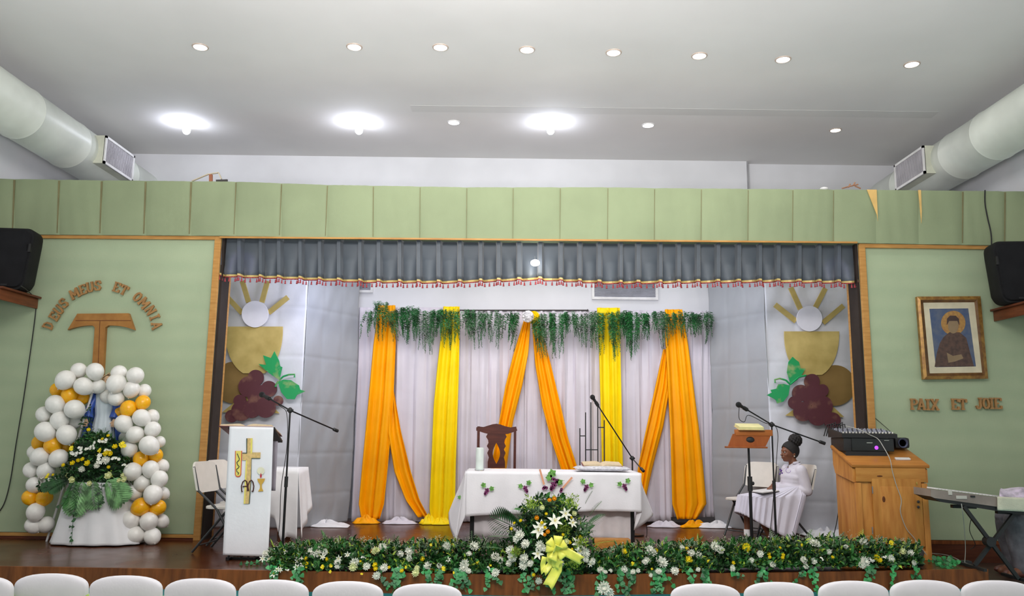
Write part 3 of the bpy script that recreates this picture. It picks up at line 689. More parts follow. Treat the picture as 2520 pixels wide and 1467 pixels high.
# ================================================================== SPEAKERS AND SHELVES
spk_body = mat('speaker_black', (.012, .012, .013), .7, spec=.2, bump=.1, bscale=150); spk_gr = mat('speaker_grille', (.015, .015, .017), .85, spec=.15, bump=.6, bscale=400)
def speaker(side, label):
    # px outline of the front, depth stands off the wall
    if side < 0: x0, x1, y0, y1 = -46, 70, 559, 713; Y = 8.72
    else: x0, x1, y0, y1 = 2456, 2572, 591, 746; Y = 8.72
    c = W((x0+x1)/2, (y0+y1)/2, Y); w = (W(x1, 650, Y)-W(x0, 650, Y)).length; h = (W(1260, y1, Y)-W(1260, y0, Y)).length
    base = W((x0+x1)/2, y1, Y); d = .38
    t = thing('loudspeaker', label, 'loudspeaker', Vector((c.x, Y+d/2, base.z)), side*rad(-6))
    # rounded trapezoid outline in XZ, narrower below
    def outline(sc_):
        P = []; hw, hh = w/2*sc_, h/2*(1-(1-sc_)*.7); r = .095*sc_
        cs = [(hw-r, hh-r, 0), (-hw+r, hh-r, 90), (-hw*.80+r, -hh+r, 180), (hw*.80-r, -hh+r, 270)]
        for cx_, cz_, a0 in cs:
            for k in range(7):
                a = rad(a0+90*k/6); P.append((cx_+r*math.cos(a), cz_+r*math.sin(a)))
        return P
    def loft(mb, secs):
        n = len(outline(1)); vs = []
        for (yy, s_) in secs: vs += [(x, yy, z+h/2) for x, z in outline(s_)]
        fs = [(i*n+j, i*n+(j+1) % n, (i+1)*n+(j+1) % n, (i+1)*n+j) for i in range(len(secs)-1) for j in range(n)]
        fs += [tuple(range(n-1, -1, -1)), tuple((len(secs)-1)*n+j for j in range(n))]; mb.add(vs, fs)
    mb = MB(); loft(mb, [(-d/2+.02, .96), (-d/2+.05, 1), (d*.1, .98), (d/2, .70)]); part('cabinet', mb, spk_body, t, local=True)
    mb = MB(); loft(mb, [(-d/2, .84), (-d/2+.015, .88), (-d/2+.03, .88)]); part('grille', mb, spk_gr, t, local=True)
    mb = MB().bbox((-side*w*.40, -d/2+.02, h*.68), (.055, .04, .10), .012); part('handle_recess', mb, darkm if False else mat('deep_black', (.003, .003, .003), .6), t, local=True)
    mb = MB().bbox((0, -d/2-.003, h*.08), (.07, .006, .02), .002); part('badge', mb, blackm, t, local=True)
    return base, Y
b1, YS = speaker(-1, 'black loudspeaker on the left wall shelf, cut by the frame')
b2, YS = speaker(1, 'black loudspeaker on the right wall shelf, cut by the frame')
def shelf(side, label):
    base = b1 if side < 0 else b2
    xin = W(97, 740, 9.15).x if side < 0 else W(2440, 752, 9.15).x; xo = -5.98 if side < 0 else 5.99
    z = base.z-.002
    t = thing('wall_shelf', label, 'shelf', ((xin+xo)/2, 8.9, z-.14))
    mb = MB().bbox(((xin+xo)/2, 8.83, z-.012), (abs(xo-xin), .72, .024), .005); part('shelf_board', mb, woodd, t)
    i2 = xin-side*-.05
    mb = MB().bbox(((i2+xo)/2, 8.50, z-.08), (abs(xo-i2), .03, .115), .005); mb.bbox((i2, 8.84, z-.08), (.03, .70, .115), .005); part('apron', mb, wood('shelf_apron', (.20, .06, .022), (.12, .035, .014)), t)
shelf(-1, 'dark wooden wall shelf under the left loudspeaker'); shelf(1, 'dark wooden wall shelf under the right loudspeaker')
# cables
def cable(pts, r, m_, label, name='cable', n=6):
    P = [Vector(p) for p in pts]; out = []
    for i in range(len(P)-1):
        p0 = P[max(i-1, 0)]; p1 = P[i]; p2 = P[i+1]; p3 = P[min(i+2, len(P)-1)]
        for k in range(6):
            t = k/6; out.append(.5*((2*p1)+(p2-p0)*t+(2*p0-5*p1+4*p2-p3)*t*t+(3*p1-p0-3*p2+p3)*t**3))
    out.append(P[-1]); mb = MB().tube(out, r, n); return one(name, mb, m_, label, 'cable')
cable([W(x, y, YW-.012) for x, y in [(91, 735), (84, 800), (70, 900), (55, 1000), (40, 1090), (26, 1180), (12, 1235), (-4, 1262)]], .006, black, 'dark cable hanging down the left green wall below the shelf')
cable([W(52, 704, 8.6), W(66, 714, 8.8), W(88, 734, 9.18)], .005, black, 'short dark cable from the left loudspeaker to its shelf')
cable([W(x, y, BY-.015) for x, y in [(2424, 468), (2424, 500), (2430, 535), (2438, 570), (2440, 600)]]+[W(x, y, YW-.06) for x, y in [(2437, 635), (2446, 665), (2458, 700)]], .008, black, 'dark cable over the green band to the right loudspeaker')
cable([W(2143, 1020, YW-.01), W(2170, 1043, YW-.02), W(2208, 1077, YW-.1)], .003, black, 'thin dark wire from the right wall to the mixer')
# bits lying on top of the band
t = thing('wood_scrap', 'pale bent wood scrap on top of the green band at the left', 'wood scrap', W(525, 446, 9.22))
mb = MB(); mb.bar(W(472, 446, 9.21), W(512, 429, 9.21), .02, .012); mb.bar(W(512, 429, 9.21), W(538, 425, 9.21), .02, .012); mb.bar(W(538, 425, 9.21), W(545, 441, 9.21), .02, .012); part('frame_piece', mb, mat('raw_wood', (.55, .48, .36), .7), t)
part('block', MB().bar(W(519, 447, 9.21), W(519, 430, 9.21), .035, .03), mat('red_brown', (.33, .12, .06), .7), t)
part('clip', MB().bar(W(532, 446, 9.21), W(560, 445, 9.21), .022, .03), darkm, t)
mb = MB().ell(W(2028, 465, 9.21), (.05, .04, .022), 12, 8); one('paper_wad', mb, white, 'small white wad on top of the green band at the right', 'debris')
mb = MB()
for a, b in (((2072, 464), (2090, 459)), ((2090, 459), (2112, 454)), ((2100, 456), (2104, 449)), ((2088, 461), (2092, 453)), ((2104, 458), (2118, 464))): mb.tube([W(*a, 9.21), W(*b, 9.22)], .009, 5)
one('dry_twigs', mb, mat('twig', (.38, .20, .12), .8), 'little heap of dry twigs on top of the green band at the right', 'debris')

# ================================================================== WALL LETTERS
LET = {
 'D': ([(.24, .05, .24, .95), (.24, .9, .55, .9), (.24, .1, .55, .1), (.55, .9, .78, .7), (.78, .7, .78, .3), (.78, .3, .55, .1), (.08, .93, .3, .93), (.08, .07, .3, .07)]),
 'E': ([(.26, .05, .26, .95), (.1, .92, .85, .92), (.26, .5, .6, .5), (.1, .08, .88, .08), (.85, .92, .85, .74), (.88, .08, .88, .28)]),
 'U': ([(.2, .95, .2, .3), (.8, .95, .8, .3), (.2, .3, .38, .08), (.38, .08, .62, .08), (.62, .08, .8, .3), (.06, .93, .34, .93), (.66, .93, .94, .93)]),
 'S': ([(.82, .72, .7, .92), (.7, .92, .32, .92), (.32, .92, .18, .74), (.18, .74, .3, .56), (.3, .56, .7, .45), (.7, .45, .83, .27), (.83, .27, .68, .08), (.68, .08, .3, .08), (.3, .08, .16, .28)]),
 'M': ([(.14, .05, .14, .95), (.86, .05, .86, .95), (.14, .92, .5, .35), (.86, .92, .5, .35), (.0, .07, .28, .07), (.72, .07, 1.0, .07)]),
 'T': ([(.5, .05, .5, .95), (.08, .9, .92, .9), (.1, .9, .1, .68), (.9, .9, .9, .68), (.34, .07, .66, .07)]),
 'O': ([(.5+.33*math.cos(k*math.pi/5), .5+.42*math.sin(k*math.pi/5), .5+.33*math.cos((k+1)*math.pi/5), .5+.42*math.sin((k+1)*math.pi/5)) for k in range(10)]),
 'N': ([(.18, .05, .18, .95), (.82, .05, .82, .95), (.18, .92, .82, .08), (.04, .07, .34, .07), (.66, .93, .96, .93)]),
 'I': ([(.5, .05, .5, .95), (.28, .92, .72, .92), (.28, .08, .72, .08)]),
 'A': ([(.5, .95, .16, .05), (.5, .95, .84, .05), (.28, .32, .72, .32), (.04, .07, .32, .07), (.68, .07, .96, .07)]),
 'P': ([(.26, .05, .26, .95), (.1, .92, .6, .92), (.26, .48, .6, .48), (.6, .92, .82, .8), (.82, .8, .82, .6), (.82, .6, .6, .48), (.1, .07, .44, .07)]),
 'X': ([(.16, .93, .84, .07), (.84, .93, .16, .07), (.04, .93, .34, .93), (.66, .93, .96, .93), (.04, .07, .34, .07), (.66, .07, .96, .07)]),
 'J': ([(.62, .95, .62, .25), (.62, .25, .46, .08), (.46, .08, .24, .08), (.24, .08, .14, .28), (.42, .93, .82, .93)]),
}
letm = mat('letter_wood', (.42, .22, .07), .5, col2=(.30, .15, .05), scale=14)
def letter(ch, px, py, wpx, hpx, ang, label, group):
    Y = YW-.03; k = W(1260, 700, Y); k2 = W(1270, 700, Y); s = (k2-k).length/10
    w, h = wpx*s, hpx*s; c = W(px, py, Y); mb = MB(); rt = Matrix.Rotation(-rad(ang-.7), 3, 'Y')
    for i, (x0, y0, x1, y1) in enumerate(LET[ch]):
        v = Vector(((x1-x0)*w, 0, (y1-y0)*h)); L = v.length; a = math.atan2(v.z, v.x)
        vert = abs(v.z) > abs(v.x)*1.2; th = (.235 if vert else .15)*(w if vert else h*.8)
        r2 = rt @ Matrix.Rotation(-a, 3, 'Y')
        mid = rt @ Vector((((x0+x1)/2-.5)*w, -.0006*i, ((y0+y1)/2-.5)*h))
        mb.box(c+mid, (L+th*.35, .022, th), r2)
    return one('wall_letter', mb, letm, label, 'letter', group, smooth=False)
arc = [('D', 119, 801, 'DEUS', 'first'), ('E', 134, 779, 'DEUS', 'second'), ('U', 145, 763, 'DEUS', 'third'), ('S', 157, 746, 'DEUS', 'last'), ('M', 184, 723, 'MEUS', 'first'), ('E', 204, 713, 'MEUS', 'second'), ('U', 222, 707, 'MEUS', 'third'), ('S', 241, 703, 'MEUS', 'last'),
       ('E', 288, 707, 'ET', 'first'), ('T', 306, 714, 'ET', 'last'), ('O', 339, 731, 'OMNIA', 'first'), ('M', 355, 746, 'OMNIA', 'second'), ('N', 371, 764, 'OMNIA', 'third'), ('I', 381, 781, 'OMNIA', 'fourth'), ('A', 386, 801, 'OMNIA', 'last')]
for ch, x, y, wd_, pos in arc:
    ang = 90-math.degrees(math.atan2(840-y, x-252)); letter(ch, x, y, 19 if ch != 'M' else 22, 26, -ang, 'wooden letter %s, %s letter of %s in the arched motto' % (ch, pos, wd_), 'wooden letters of the arched motto')
for ch, x, y, wd_, pos in [('P', 2249, 995, 'PAIX', 'first'), ('A', 2267, 995, 'PAIX', 'second'), ('I', 2283, 996, 'PAIX', 'third'), ('X', 2300, 996, 'PAIX', 'last'), ('E', 2350, 995, 'ET', 'first'), ('T', 2369, 995, 'ET', 'last'), ('J', 2410, 993, 'JOIE', 'first'), ('O', 2426, 993, 'JOIE', 'second'), ('I', 2440, 993, 'JOIE', 'third'), ('E', 2455, 993, 'JOIE', 'last')]:
    letter(ch, x, y, 20, 28, 0, 'wooden letter %s, %s letter of %s under the picture' % (ch, pos, wd_), 'wooden letters under the framed picture')
# tau cross
def curve_px(p0, c, p1, n=8): return [((1-t)**2*p0[0]+2*t*(1-t)*c[0]+t*t*p1[0], (1-t)**2*p0[1]+2*t*(1-t)*c[1]+t*t*p1[1]) for t in [i/n for i in range(1, n+1)]]
pts = [(190, 772), (316, 771), (330, 812)] + curve_px((330, 812), (300, 800), (266, 801)) + [(259, 806), (252, 935), (224, 935), (233, 806), (228, 801)] + curve_px((228, 801), (196, 800), (166, 812))
t = thing('wooden_cross', 'brown wooden T-shaped cross under the arched motto', 'cross', W(238, 935, YW-.03))
part('cross_body', MB().prism([W(x, y, YW-.055) for x, y in pts], (0, .05, 0)), tauw, t, smooth=False)
mb = MB(); mb.bar(W(186, 789, YW-.056), W(322, 789, YW-.056), .006, .003, up=(0, 1, 0)); mb.bar(W(246, 790, YW-.056), W(240, 934, YW-.056), .005, .003, up=(0, 1, 0)); part('groove', mb, woodd, t)

# ================================================================== FRAMED PICTURE (plain stand-in)
fr = [(2257, 730), (2413, 729), (2432, 932), (2273, 934)]
YF_ = YW-.05
def inset(q, k):   # move corners inwards by fraction k of the width
    c = (sum(p[0] for p in q)/4, sum(p[1] for p in q)/4); return [(p[0]+(k if p[0] < c[0] else -k), p[1]+(k if p[1] < c[1] else -k)) for p in q]
t = thing('framed_picture', 'gold-framed picture of a robed figure on the right green wall', 'picture', W(2345, 934, YF_))
def ring(q0, q1, ya, yb, m_, name, par, th=.02):
    mb = MB(); n = 4; A = [W(x, y, ya) for x, y in q0]; B = [W(x, y, yb) for x, y in q1]; C = [p+Vector((0, th, 0)) for p in A]; D = [p+Vector((0, th, 0)) for p in B]
    fs = []
    for i in range(4):
        j = (i+1) % 4; fs += [(i, j, j+4, i+4), (i, i+8, j+8, j), (i+4, j+4, j+12, i+12)]
    mb.add(A+B+C+D, fs); return part(name, mb, m_, par, smooth=False)
gfr = mat('frame_gold', (.40, .22, .05), .35, col2=(.22, .10, .025), scale=18, metal=.3); 
f0 = ring(fr, inset(fr, 8), YF_-.015, YF_-.03, gfr, 'frame_outer', t, .045)
ring(inset(fr, 8), inset(fr, 15), YF_-.03, YF_-.005, mat('frame_shadow_gold', (.16, .075, .02), .4, col2=(.09, .04, .012), scale=18), 'frame_inner', t, .03)
ring(inset(fr, 15), inset(fr, 30), YF_-.004, YF_-.002, mat('cream_mat', (.62, .56, .40), .7), 'mat_board', t, .01)
q = inset(fr, 30)
part('canvas', MB().prism([W(x, y, YF_) for x, y in q], (0, .01, 0)), mat('canvas_blue', (.055, .085, .17), .6, col2=(.10, .12, .17), scale=14), t, smooth=False)
cv = W(2345, 800, YF_)
def flatp(pts, dy, m_, nm): part(nm, MB().prism([W(x, y, YF_-dy) for x, y in pts], (0, dy*.6, 0)), m_, t, smooth=False)
flatp(circ((2346, 795), 30, 36), .002, mat('halo_ochre', (.42, .24, .06), .6, col2=(.30, .14, .05), scale=30), 'painted_halo')
flatp([(2322, 830), (2336, 818), (2362, 818), (2378, 832), (2388, 870), (2397, 902), (2300, 903), (2306, 868), (2313, 845)], .003, mat('robe_brown', (.11, .062, .045), .7, col2=(.06, .035, .03), scale=22), 'painted_robe')
flatp([(2346+13*math.cos(a/20*6.283), 801+20*math.sin(a/20*6.283)) for a in range(20)], .004, mat('face_ochre', (.26, .18, .10), .7), 'painted_face')
flatp([(2330, 800), (2331, 784), (2338, 777), (2352, 777), (2360, 785), (2361, 800), (2356, 790), (2336, 790)], .005, mat('paint_dark', (.06, .035, .03), .7), 'painted_hair')
flatp([(2330, 868), (2345, 876), (2366, 872), (2371, 882), (2350, 890), (2334, 893)], .005, MT['face_ochre'], 'painted_hands')
# ================================================================== FOLIAGE AND FLOWERS (mesh kinds, shared)
def leaf_quad(mb, p, d, n, L, w, bend=.25):
    d = d.normalized(); s = d.cross(n)
    if s.length < 1e-4: s = d.cross(Vector((0, 1, .3)))
    s.normalize(); n2 = s.cross(d)
    mb.add([p, p+d*L*.35+s*w*.5+n2*L*.04, p+d*L*.75+s*w*.38-n2*L*bend*.3, p+d*L-n2*L*bend, p+d*L*.75-s*w*.38-n2*L*bend*.3, p+d*L*.35-s*w*.5+n2*L*.04, p+d*L*.5], [(0, 1, 6), (1, 2, 6), (2, 3, 6), (3, 4, 6), (4, 5, 6), (5, 0, 6)])
def rdir(rr, up=.3):
    v = Vector((rr.gauss(0, 1), rr.gauss(0, 1), rr.gauss(0, 1)+up)); return v.normalized()
def flower_mesh(name, kind, m_, seed):
    """unit flower, faces +Z, radius 1"""
    rr = random.Random(seed); mb = MB()
    if kind == 'mum':
        mb.ell((0, 0, .1), (.45, .45, .3), 8, 5)
        for ring_, (k, ln, el) in enumerate(((14, 1.0, .15), (12, .92, .5), (10, .75, .9), (7, .55, 1.25))):
            for i in range(k):
                a = 6.283*i/k+ring_*.3+rr.uniform(-.1, .1); e = el+rr.uniform(-.1, .1); d = Vector((math.cos(a)*math.cos(e), math.sin(a)*math.cos(e), math.sin(e)))
                leaf_quad(mb, d*.12, d, Vector((0, 0, 1)) if e < 1.1 else Vector((math.cos(a), math.sin(a), 0)), ln*rr.uniform(.85, 1.08), .30, -.22)
    elif kind == 'lily':
        for i in range(6):
            a = 6.283*i/6; d = Vector((math.cos(a)*.8, math.sin(a)*.8, .55)); leaf_quad(mb, Vector((0, 0, -.2)), d, Vector((0, 0, 1)), 1.25, .5, .35)
        mb.cur = 1
        for i in range(5): a = i*1.256; mb.tube([(0, 0, 0), (math.cos(a)*.25, math.sin(a)*.25, .6)], .03, 4)
    elif kind == 'rose':
        for ring_, (k, ln, el) in enumerate(((6, .8, .5), (5, .75, .9), (4, .65, 1.2))):
            for i in range(k):
                a = 6.283*i/k+ring_; d = Vector((math.cos(a)*math.cos(el), math.sin(a)*math.cos(el), math.sin(el))); leaf_quad(mb, Vector((0, 0, -.1)), d, Vector((0, 0, 1)), ln*1.2, .75, -.35)
        mb.ell((0, 0, .25), (.4, .4, .4), 8, 6)
    elif kind == 'small':
        for j in range(5):
            c = Vector((rr.uniform(-.6, .6), rr.uniform(-.6, .6), rr.uniform(-.2, .3)))
            for i in range(5):
                a = 6.283*i/5+j; leaf_quad(mb, c, Vector((math.cos(a), math.sin(a), .5)), Vector((0, 0, 1)), .42, .3, .1)
    return mb.mesh(name, [m_, petaly], smooth=False, recalc=False)
FM = {'mum_w': flower_mesh('white_mum', 'mum', petalw, 1), 'mum_y': flower_mesh('yellow_mum', 'mum', petaly, 2), 'mum_c': flower_mesh('cream_mum', 'mum', petalc, 3),
      'lily_w': flower_mesh('white_lily', 'lily', petalw, 4), 'rose_y': flower_mesh('yellow_rose', 'rose', petaly, 5), 'rose_c': flower_mesh('cream_rose', 'rose', petalc, 6), 'rose_o': flower_mesh('orange_rose', 'rose', petalo, 7), 'small_w': flower_mesh('small_white', 'small', petalw, 8), 'small_y': flower_mesh('small_yellow', 'small', petaly, 9)}
FN = {'mum_w': 'white_chrysanthemum', 'mum_y': 'yellow_chrysanthemum', 'mum_c': 'cream_chrysanthemum', 'lily_w': 'white_lily', 'rose_y': 'yellow_flower', 'rose_c': 'cream_flower', 'rose_o': 'orange_flower', 'small_w': 'small_white_blossom', 'small_y': 'small_yellow_blossom'}
def flower(kind, p, r, face, parent, rr):
    o = link(bpy.data.objects.new(FN[kind], FM[kind])); o.parent = parent; o.location = wm(parent).inverted() @ Vector(p)
    q = Vector(face).normalized().to_track_quat('Z', 'Y').to_matrix() @ Matrix.Rotation(rr.uniform(0, 6.28), 3, 'Z'); o.rotation_euler = q.to_euler(); o.scale = (r, r, r); return o
def foliage(mb, rr, sampler, n, L=(.03, .07), wr=.45, cur=0, up=.5, out=(0, -.6, .3)):
    mb.cur = cur; out = Vector(out)
    for i in range(n):
        p = sampler(rr); d = (rdir(rr, up)+out).normalized(); l = rr.uniform(*L); leaf_quad(mb, Vector(p), d, rdir(rr, 1), l, l*wr)
def frond(mb, p, d, L, n=9, w=.3, cur=0, droop=.4, lean=Vector((0, 0, 1)), fat=.22):
    """feather leaf: stem with pairs of narrow leaflets"""
    mb.cur = cur; d = Vector(d).normalized(); s = d.cross(lean)
    if s.length < .05: s = d.cross(Vector((0, 1, 0)))
    s.normalize(); pts = []
    for i in range(n+1):
        t = i/n; pts.append(Vector(p)+d*L*t+Vector((0, 0, -droop*L*t*t)))
    mb.tube(pts, L*.008+.001, 3, caps=False)
    for i in range(1, n+1):
        t = i/n; l = L*w*math.sin(math.pi*min(1, t*.85+.12))+.008
        for sg in (-1, 1):
            leaf_quad(mb, pts[i], (s*sg+d*.8+Vector((0, 0, -.15))), lean if fat > .3 else Vector((0, 0, 1)), l, l*fat+.003, .15)
def vine(mb, pts, r, n, rr, ls=.035, cur=0):
    mb.cur = cur; mb.tube(pts, .0025, 4); 
    for i in range(n):
        t = (i+rr.random()*.6)/n*(len(pts)-1); k = min(int(t), len(pts)-2); p = pts[k].lerp(pts[k+1], t-k)+Vector((rr.uniform(-r, r), rr.uniform(-r, 0), rr.uniform(-r*.5, r*.5)))
        a = rr.uniform(0, 6.28); d = Vector((math.cos(a)*.7, -.5, -.6+math.sin(a)*.4)); l = ls*rr.uniform(.7, 1.3)
        s = Vector((1, 0, 0)); nrm = Vector((rr.uniform(-.4, .4), -1, .4)).normalized(); x = nrm.cross(Vector((math.cos(a), .1, math.sin(a)))).normalized(); y = nrm.cross(x)
        mb.add([p, p+x*l*.55+y*l*.1, p+x*l*.45+y*l*.55, p+y*l*1.05, p-x*l*.45+y*l*.55, p-x*l*.55+y*l*.1], [(0, 1, 2, 3), (0, 3, 4, 5)])

# ---- garlands along the stage edge
def garland(label, x0, x1, prof, flowers, seed, nL=1.0):
    """prof: [(px, ytop, ybot)] ; flowers: [(kind, px, py, rpx)]"""
    rr = random.Random(seed)
    def yt(x): return interp([(a, b) for a, b, c in prof], x)
    def yb(x): return interp([(a, c) for a, b, c in prof], x)
    Yf = lambda x: Zp(x, interp(EP, x), ST).y
    t = thing('flower_garland', label, 'flower garland', Zp((x0+x1)/2, interp(EP, (x0+x1)/2)-8, ST))
    D = .34
    def samp(rr, ex=0):
        x = rr.uniform(x0, x1); f = rr.random()**.9; y = yt(x)+2+(yb(x)-yt(x)-12)*f
        Y = Yf(x)+.0+D*(1-f)*rr.uniform(.3, 1); p = W(x, y, Y)
        if p.z < ST+.01: p.z = ST+.01+rr.random()*.02
        return p
    for ci, (nn, L, wr, up) in enumerate(((3.0, (.03, .075), .42, .6), (2.4, (.03, .08), .5, .5), (1.3, (.025, .065), .32, 1.1), (1.5, (.02, .055), .3, 1.3))):
        mb = MB(); foliage(mb, rr, samp, int((x1-x0)*nn*nL), L, wr, 0, up)
        o = part('foliage', mb, LG[ci], t, smooth=False, recalc=False); o['kind'] = 'stuff'
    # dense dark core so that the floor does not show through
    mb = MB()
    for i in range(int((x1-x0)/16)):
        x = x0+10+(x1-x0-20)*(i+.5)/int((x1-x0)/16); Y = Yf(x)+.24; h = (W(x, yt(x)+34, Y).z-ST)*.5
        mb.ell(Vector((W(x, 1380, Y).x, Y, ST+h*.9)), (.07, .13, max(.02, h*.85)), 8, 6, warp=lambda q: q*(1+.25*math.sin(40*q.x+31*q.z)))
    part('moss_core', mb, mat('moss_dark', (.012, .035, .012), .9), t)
    # fronds and wispy sprays on top
    for k in range(int((x1-x0)/20)):
        x = rr.uniform(x0+10, x1-10); Y = Yf(x)+rr.uniform(.12, .34); p = W(x, yt(x)+30, Y); p.z = max(p.z, ST+.04); mb = MB()
        frond(mb, p, (rr.uniform(-.6, .6), rr.uniform(-.5, .2), 1), rr.uniform(.12, .24), 10, .26, 0, .15)
        part('fern_frond', mb, LG[rr.choice((1, 2, 3, 3))], t, smooth=False, recalc=False)
    mb = MB()
    for k in range(int((x1-x0)/5)):
        x = rr.uniform(x0, x1); Y = Yf(x)+rr.uniform(.05, .36); p = W(x, yt(x)+24, Y); q = p+Vector((rr.uniform(-.05, .05), rr.uniform(-.06, .02), rr.uniform(.05, .12))); mb.tube([p, q], .0012, 3)
        for j in range(6): mb.ell(q+Vector((rr.gauss(0, .012), rr.gauss(0, .012), rr.gauss(0, .014))), .0035, 5, 3)
    o = part('baby_breath', mb, mat('wispy_cream', (.50, .52, .38), .7), t, smooth=False); o['kind'] = 'stuff'
    # ivy over the fascia
    for k in range(int((x1-x0)/34)):
        x = rr.uniform(x0, x1); Y = Yf(x)-.035; y = interp(EP, x)-4; ln = rr.uniform(18, 62)*(1.0 if rr.random() < .8 else 1.2); dx = rr.uniform(-26, 26)
        pts = [W(x, y-8, Y+.04)]+[W(x+dx*tt, y+ln*tt, Y-.008*(1+math.sin(3*tt))) for tt in (0.05, .3, .6, 1)]
        mb = MB(); vine(mb, pts, .022, int(5+ln/5), rr, .034); part('ivy_trail', mb, LG[4], t, smooth=False, recalc=False)
    for kd, fx, fy, fr_ in flowers:
        f = max(0, min(1, (fy-yt(fx))/(yb(fx)-yt(fx)))); Y = Yf(fx)-.06+D*.55*(1-f)
        if fy > interp(EP, fx)-6: Y = Yf(fx)-.06
        p = W(fx, fy, Y); flower(kd, p, fr_*(.8 if kd == 'lily_w' else 1.0)/FPX*Y, (rr.uniform(-.5, .5), -1, rr.uniform(.1, .9)), t, rr)
    return t
def zf(lst, ox, oy, s): return [(k, ox+x/s, oy+y/s, r/s) for k, x, y, r in lst]
L1 = zf([('mum_w', 60, 350, 42), ('lily_w', 95, 400, 40), ('lily_w', 28, 400, 40), ('small_w', 155, 310, 26), ('lily_w', 268, 335, 28), ('lily_w', 145, 560, 48), ('lily_w', 180, 515, 36), ('lily_w', 215, 515, 30), ('small_w', 278, 515, 22),
         ('mum_w', 530, 330, 46), ('mum_w', 600, 320, 52), ('mum_w', 575, 370, 38), ('small_w', 365, 385, 22), ('lily_w', 390, 420, 34), ('lily_w', 378, 490, 40), ('small_w', 425, 470, 32), ('lily_w', 432, 400, 26), ('rose_y', 475, 400, 30), ('rose_y', 480, 455, 28), ('small_y', 485, 490, 18), ('mum_w', 680, 330, 36), ('lily_w', 650, 380, 36),
         ('rose_y', 695, 405, 30), ('small_y', 722, 465, 32), ('small_y', 640, 500, 36), ('small_y', 720, 545, 26), ('mum_w', 800, 440, 38), ('lily_w', 815, 400, 40), ('mum_w', 800, 480, 32), ('lily_w', 905, 360, 36), ('mum_w', 980, 440, 50), ('mum_c', 960, 490, 46), ('rose_y', 1035, 430, 22), ('mum_w', 1100, 480, 42), ('rose_y', 1195, 470, 40), ('rose_y', 1200, 510, 34), ('mum_w', 1205, 575, 44), ('mum_w', 1285, 500, 48), ('rose_y', 1335, 495, 26), ('small_w', 1070, 385, 28),
         ('mum_w', 1265, 285, 46), ('mum_c', 1200, 320, 44), ('mum_c', 1180, 330, 34), ('mum_w', 1455, 355, 40), ('mum_w', 1540, 330, 50), ('mum_w', 1540, 395, 34), ('small_w', 1425, 505, 22), ('rose_y', 1470, 530, 32), ('small_y', 1505, 500, 26), ('mum_c', 1615, 550, 44), ('mum_c', 1620, 500, 30), ('rose_y', 1675, 400, 34), ('mum_w', 1730, 475, 44), ('mum_w', 1850, 475, 32), ('small_y', 1770, 265, 26), ('small_y', 1900, 520, 40), ('mum_w', 1935, 270, 48), ('lily_w', 1945, 410, 32), ('mum_w', 2210, 275, 52), ('mum_w', 2160, 350, 30),
         ('mum_w', 2120, 460, 56), ('mum_w', 2100, 490, 48), ('mum_w', 2150, 530, 34), ('small_y', 2000, 555, 22), ('small_y', 2260, 430, 32), ('mum_w', 2430, 390, 54), ('mum_w', 2480, 420, 36), ('mum_w', 2435, 545, 46), ('small_w', 2365, 500, 26), ('small_y', 1060, 560, 22), ('small_y', 2390, 470, 30)], 640, 1280, 4.2)
garland('long garland of white and yellow flowers along the stage edge, left half', 664, 1262, [(640, 1366, 1400), (690, 1345, 1405), (760, 1335, 1412), (850, 1325, 1412), (960, 1338, 1412), (1060, 1334, 1414), (1160, 1330, 1414), (1262, 1345, 1416)], L1, 11)
L2 = zf([('mum_w', 150, 318, 22), ('mum_w', 180, 330, 14), ('small_w', 210, 322, 12), ('mum_y', 300, 200, 22), ('mum_w', 455, 195, 34), ('mum_w', 480, 205, 28), ('rose_y', 505, 192, 16), ('mum_w', 440, 262, 28), ('mum_w', 540, 270, 36), ('mum_w', 520, 250, 22), ('small_y', 355, 285, 20), ('mum_w', 300, 312, 24), ('mum_w', 385, 320, 16), ('mum_w', 355, 330, 18), ('mum_w', 515, 328, 22), ('mum_w', 465, 350, 14), ('mum_w', 620, 325, 28), ('mum_w', 765, 315, 16), ('small_y', 470, 312, 14),
         ('mum_w', 665, 175, 18), ('mum_w', 725, 210, 26), ('mum_w', 770, 225, 24), ('rose_y', 695, 180, 16), ('mum_y', 705, 255, 26), ('mum_w', 870, 170, 34), ('mum_w', 905, 190, 28), ('rose_y', 830, 172, 10), ('small_y', 825, 262, 18), ('mum_y', 1070, 175, 30), ('mum_w', 1100, 255, 20), ('mum_w', 1160, 215, 24), ('rose_y', 985, 272, 18), ('mum_w', 980, 305, 22), ('rose_y', 1210, 215, 18), ('rose_y', 1220, 235, 16), ('mum_w', 1238, 285, 22), ('rose_y', 1282, 178, 14), ('rose_y', 1300, 222, 18), ('rose_y', 1300, 240, 16), ('small_w', 1082, 210, 12),
         ('mum_w', 1490, 140, 32), ('mum_w', 1515, 155, 26), ('mum_w', 1595, 200, 18), ('mum_w', 1430, 255, 26), ('mum_w', 1445, 295, 20), ('mum_w', 1500, 260, 22), ('rose_y', 1615, 238, 16), ('small_w', 1550, 245, 14), ('mum_w', 1700, 170, 16), ('mum_w', 1810, 140, 28), ('small_y', 1990, 135, 28), ('mum_w', 1815, 265, 36), ('mum_w', 1800, 285, 24), ('mum_y', 1895, 240, 22), ('mum_y', 1915, 255, 18), ('mum_w', 1985, 245, 26), ('mum_w', 2110, 210, 24), ('mum_w', 2130, 270, 18), ('small_w', 1940, 235, 20), ('mum_c', 2060, 200, 22), ('small_w', 1860, 250, 22), ('small_y', 1420, 165, 18)], 1420, 1280, 2.571)
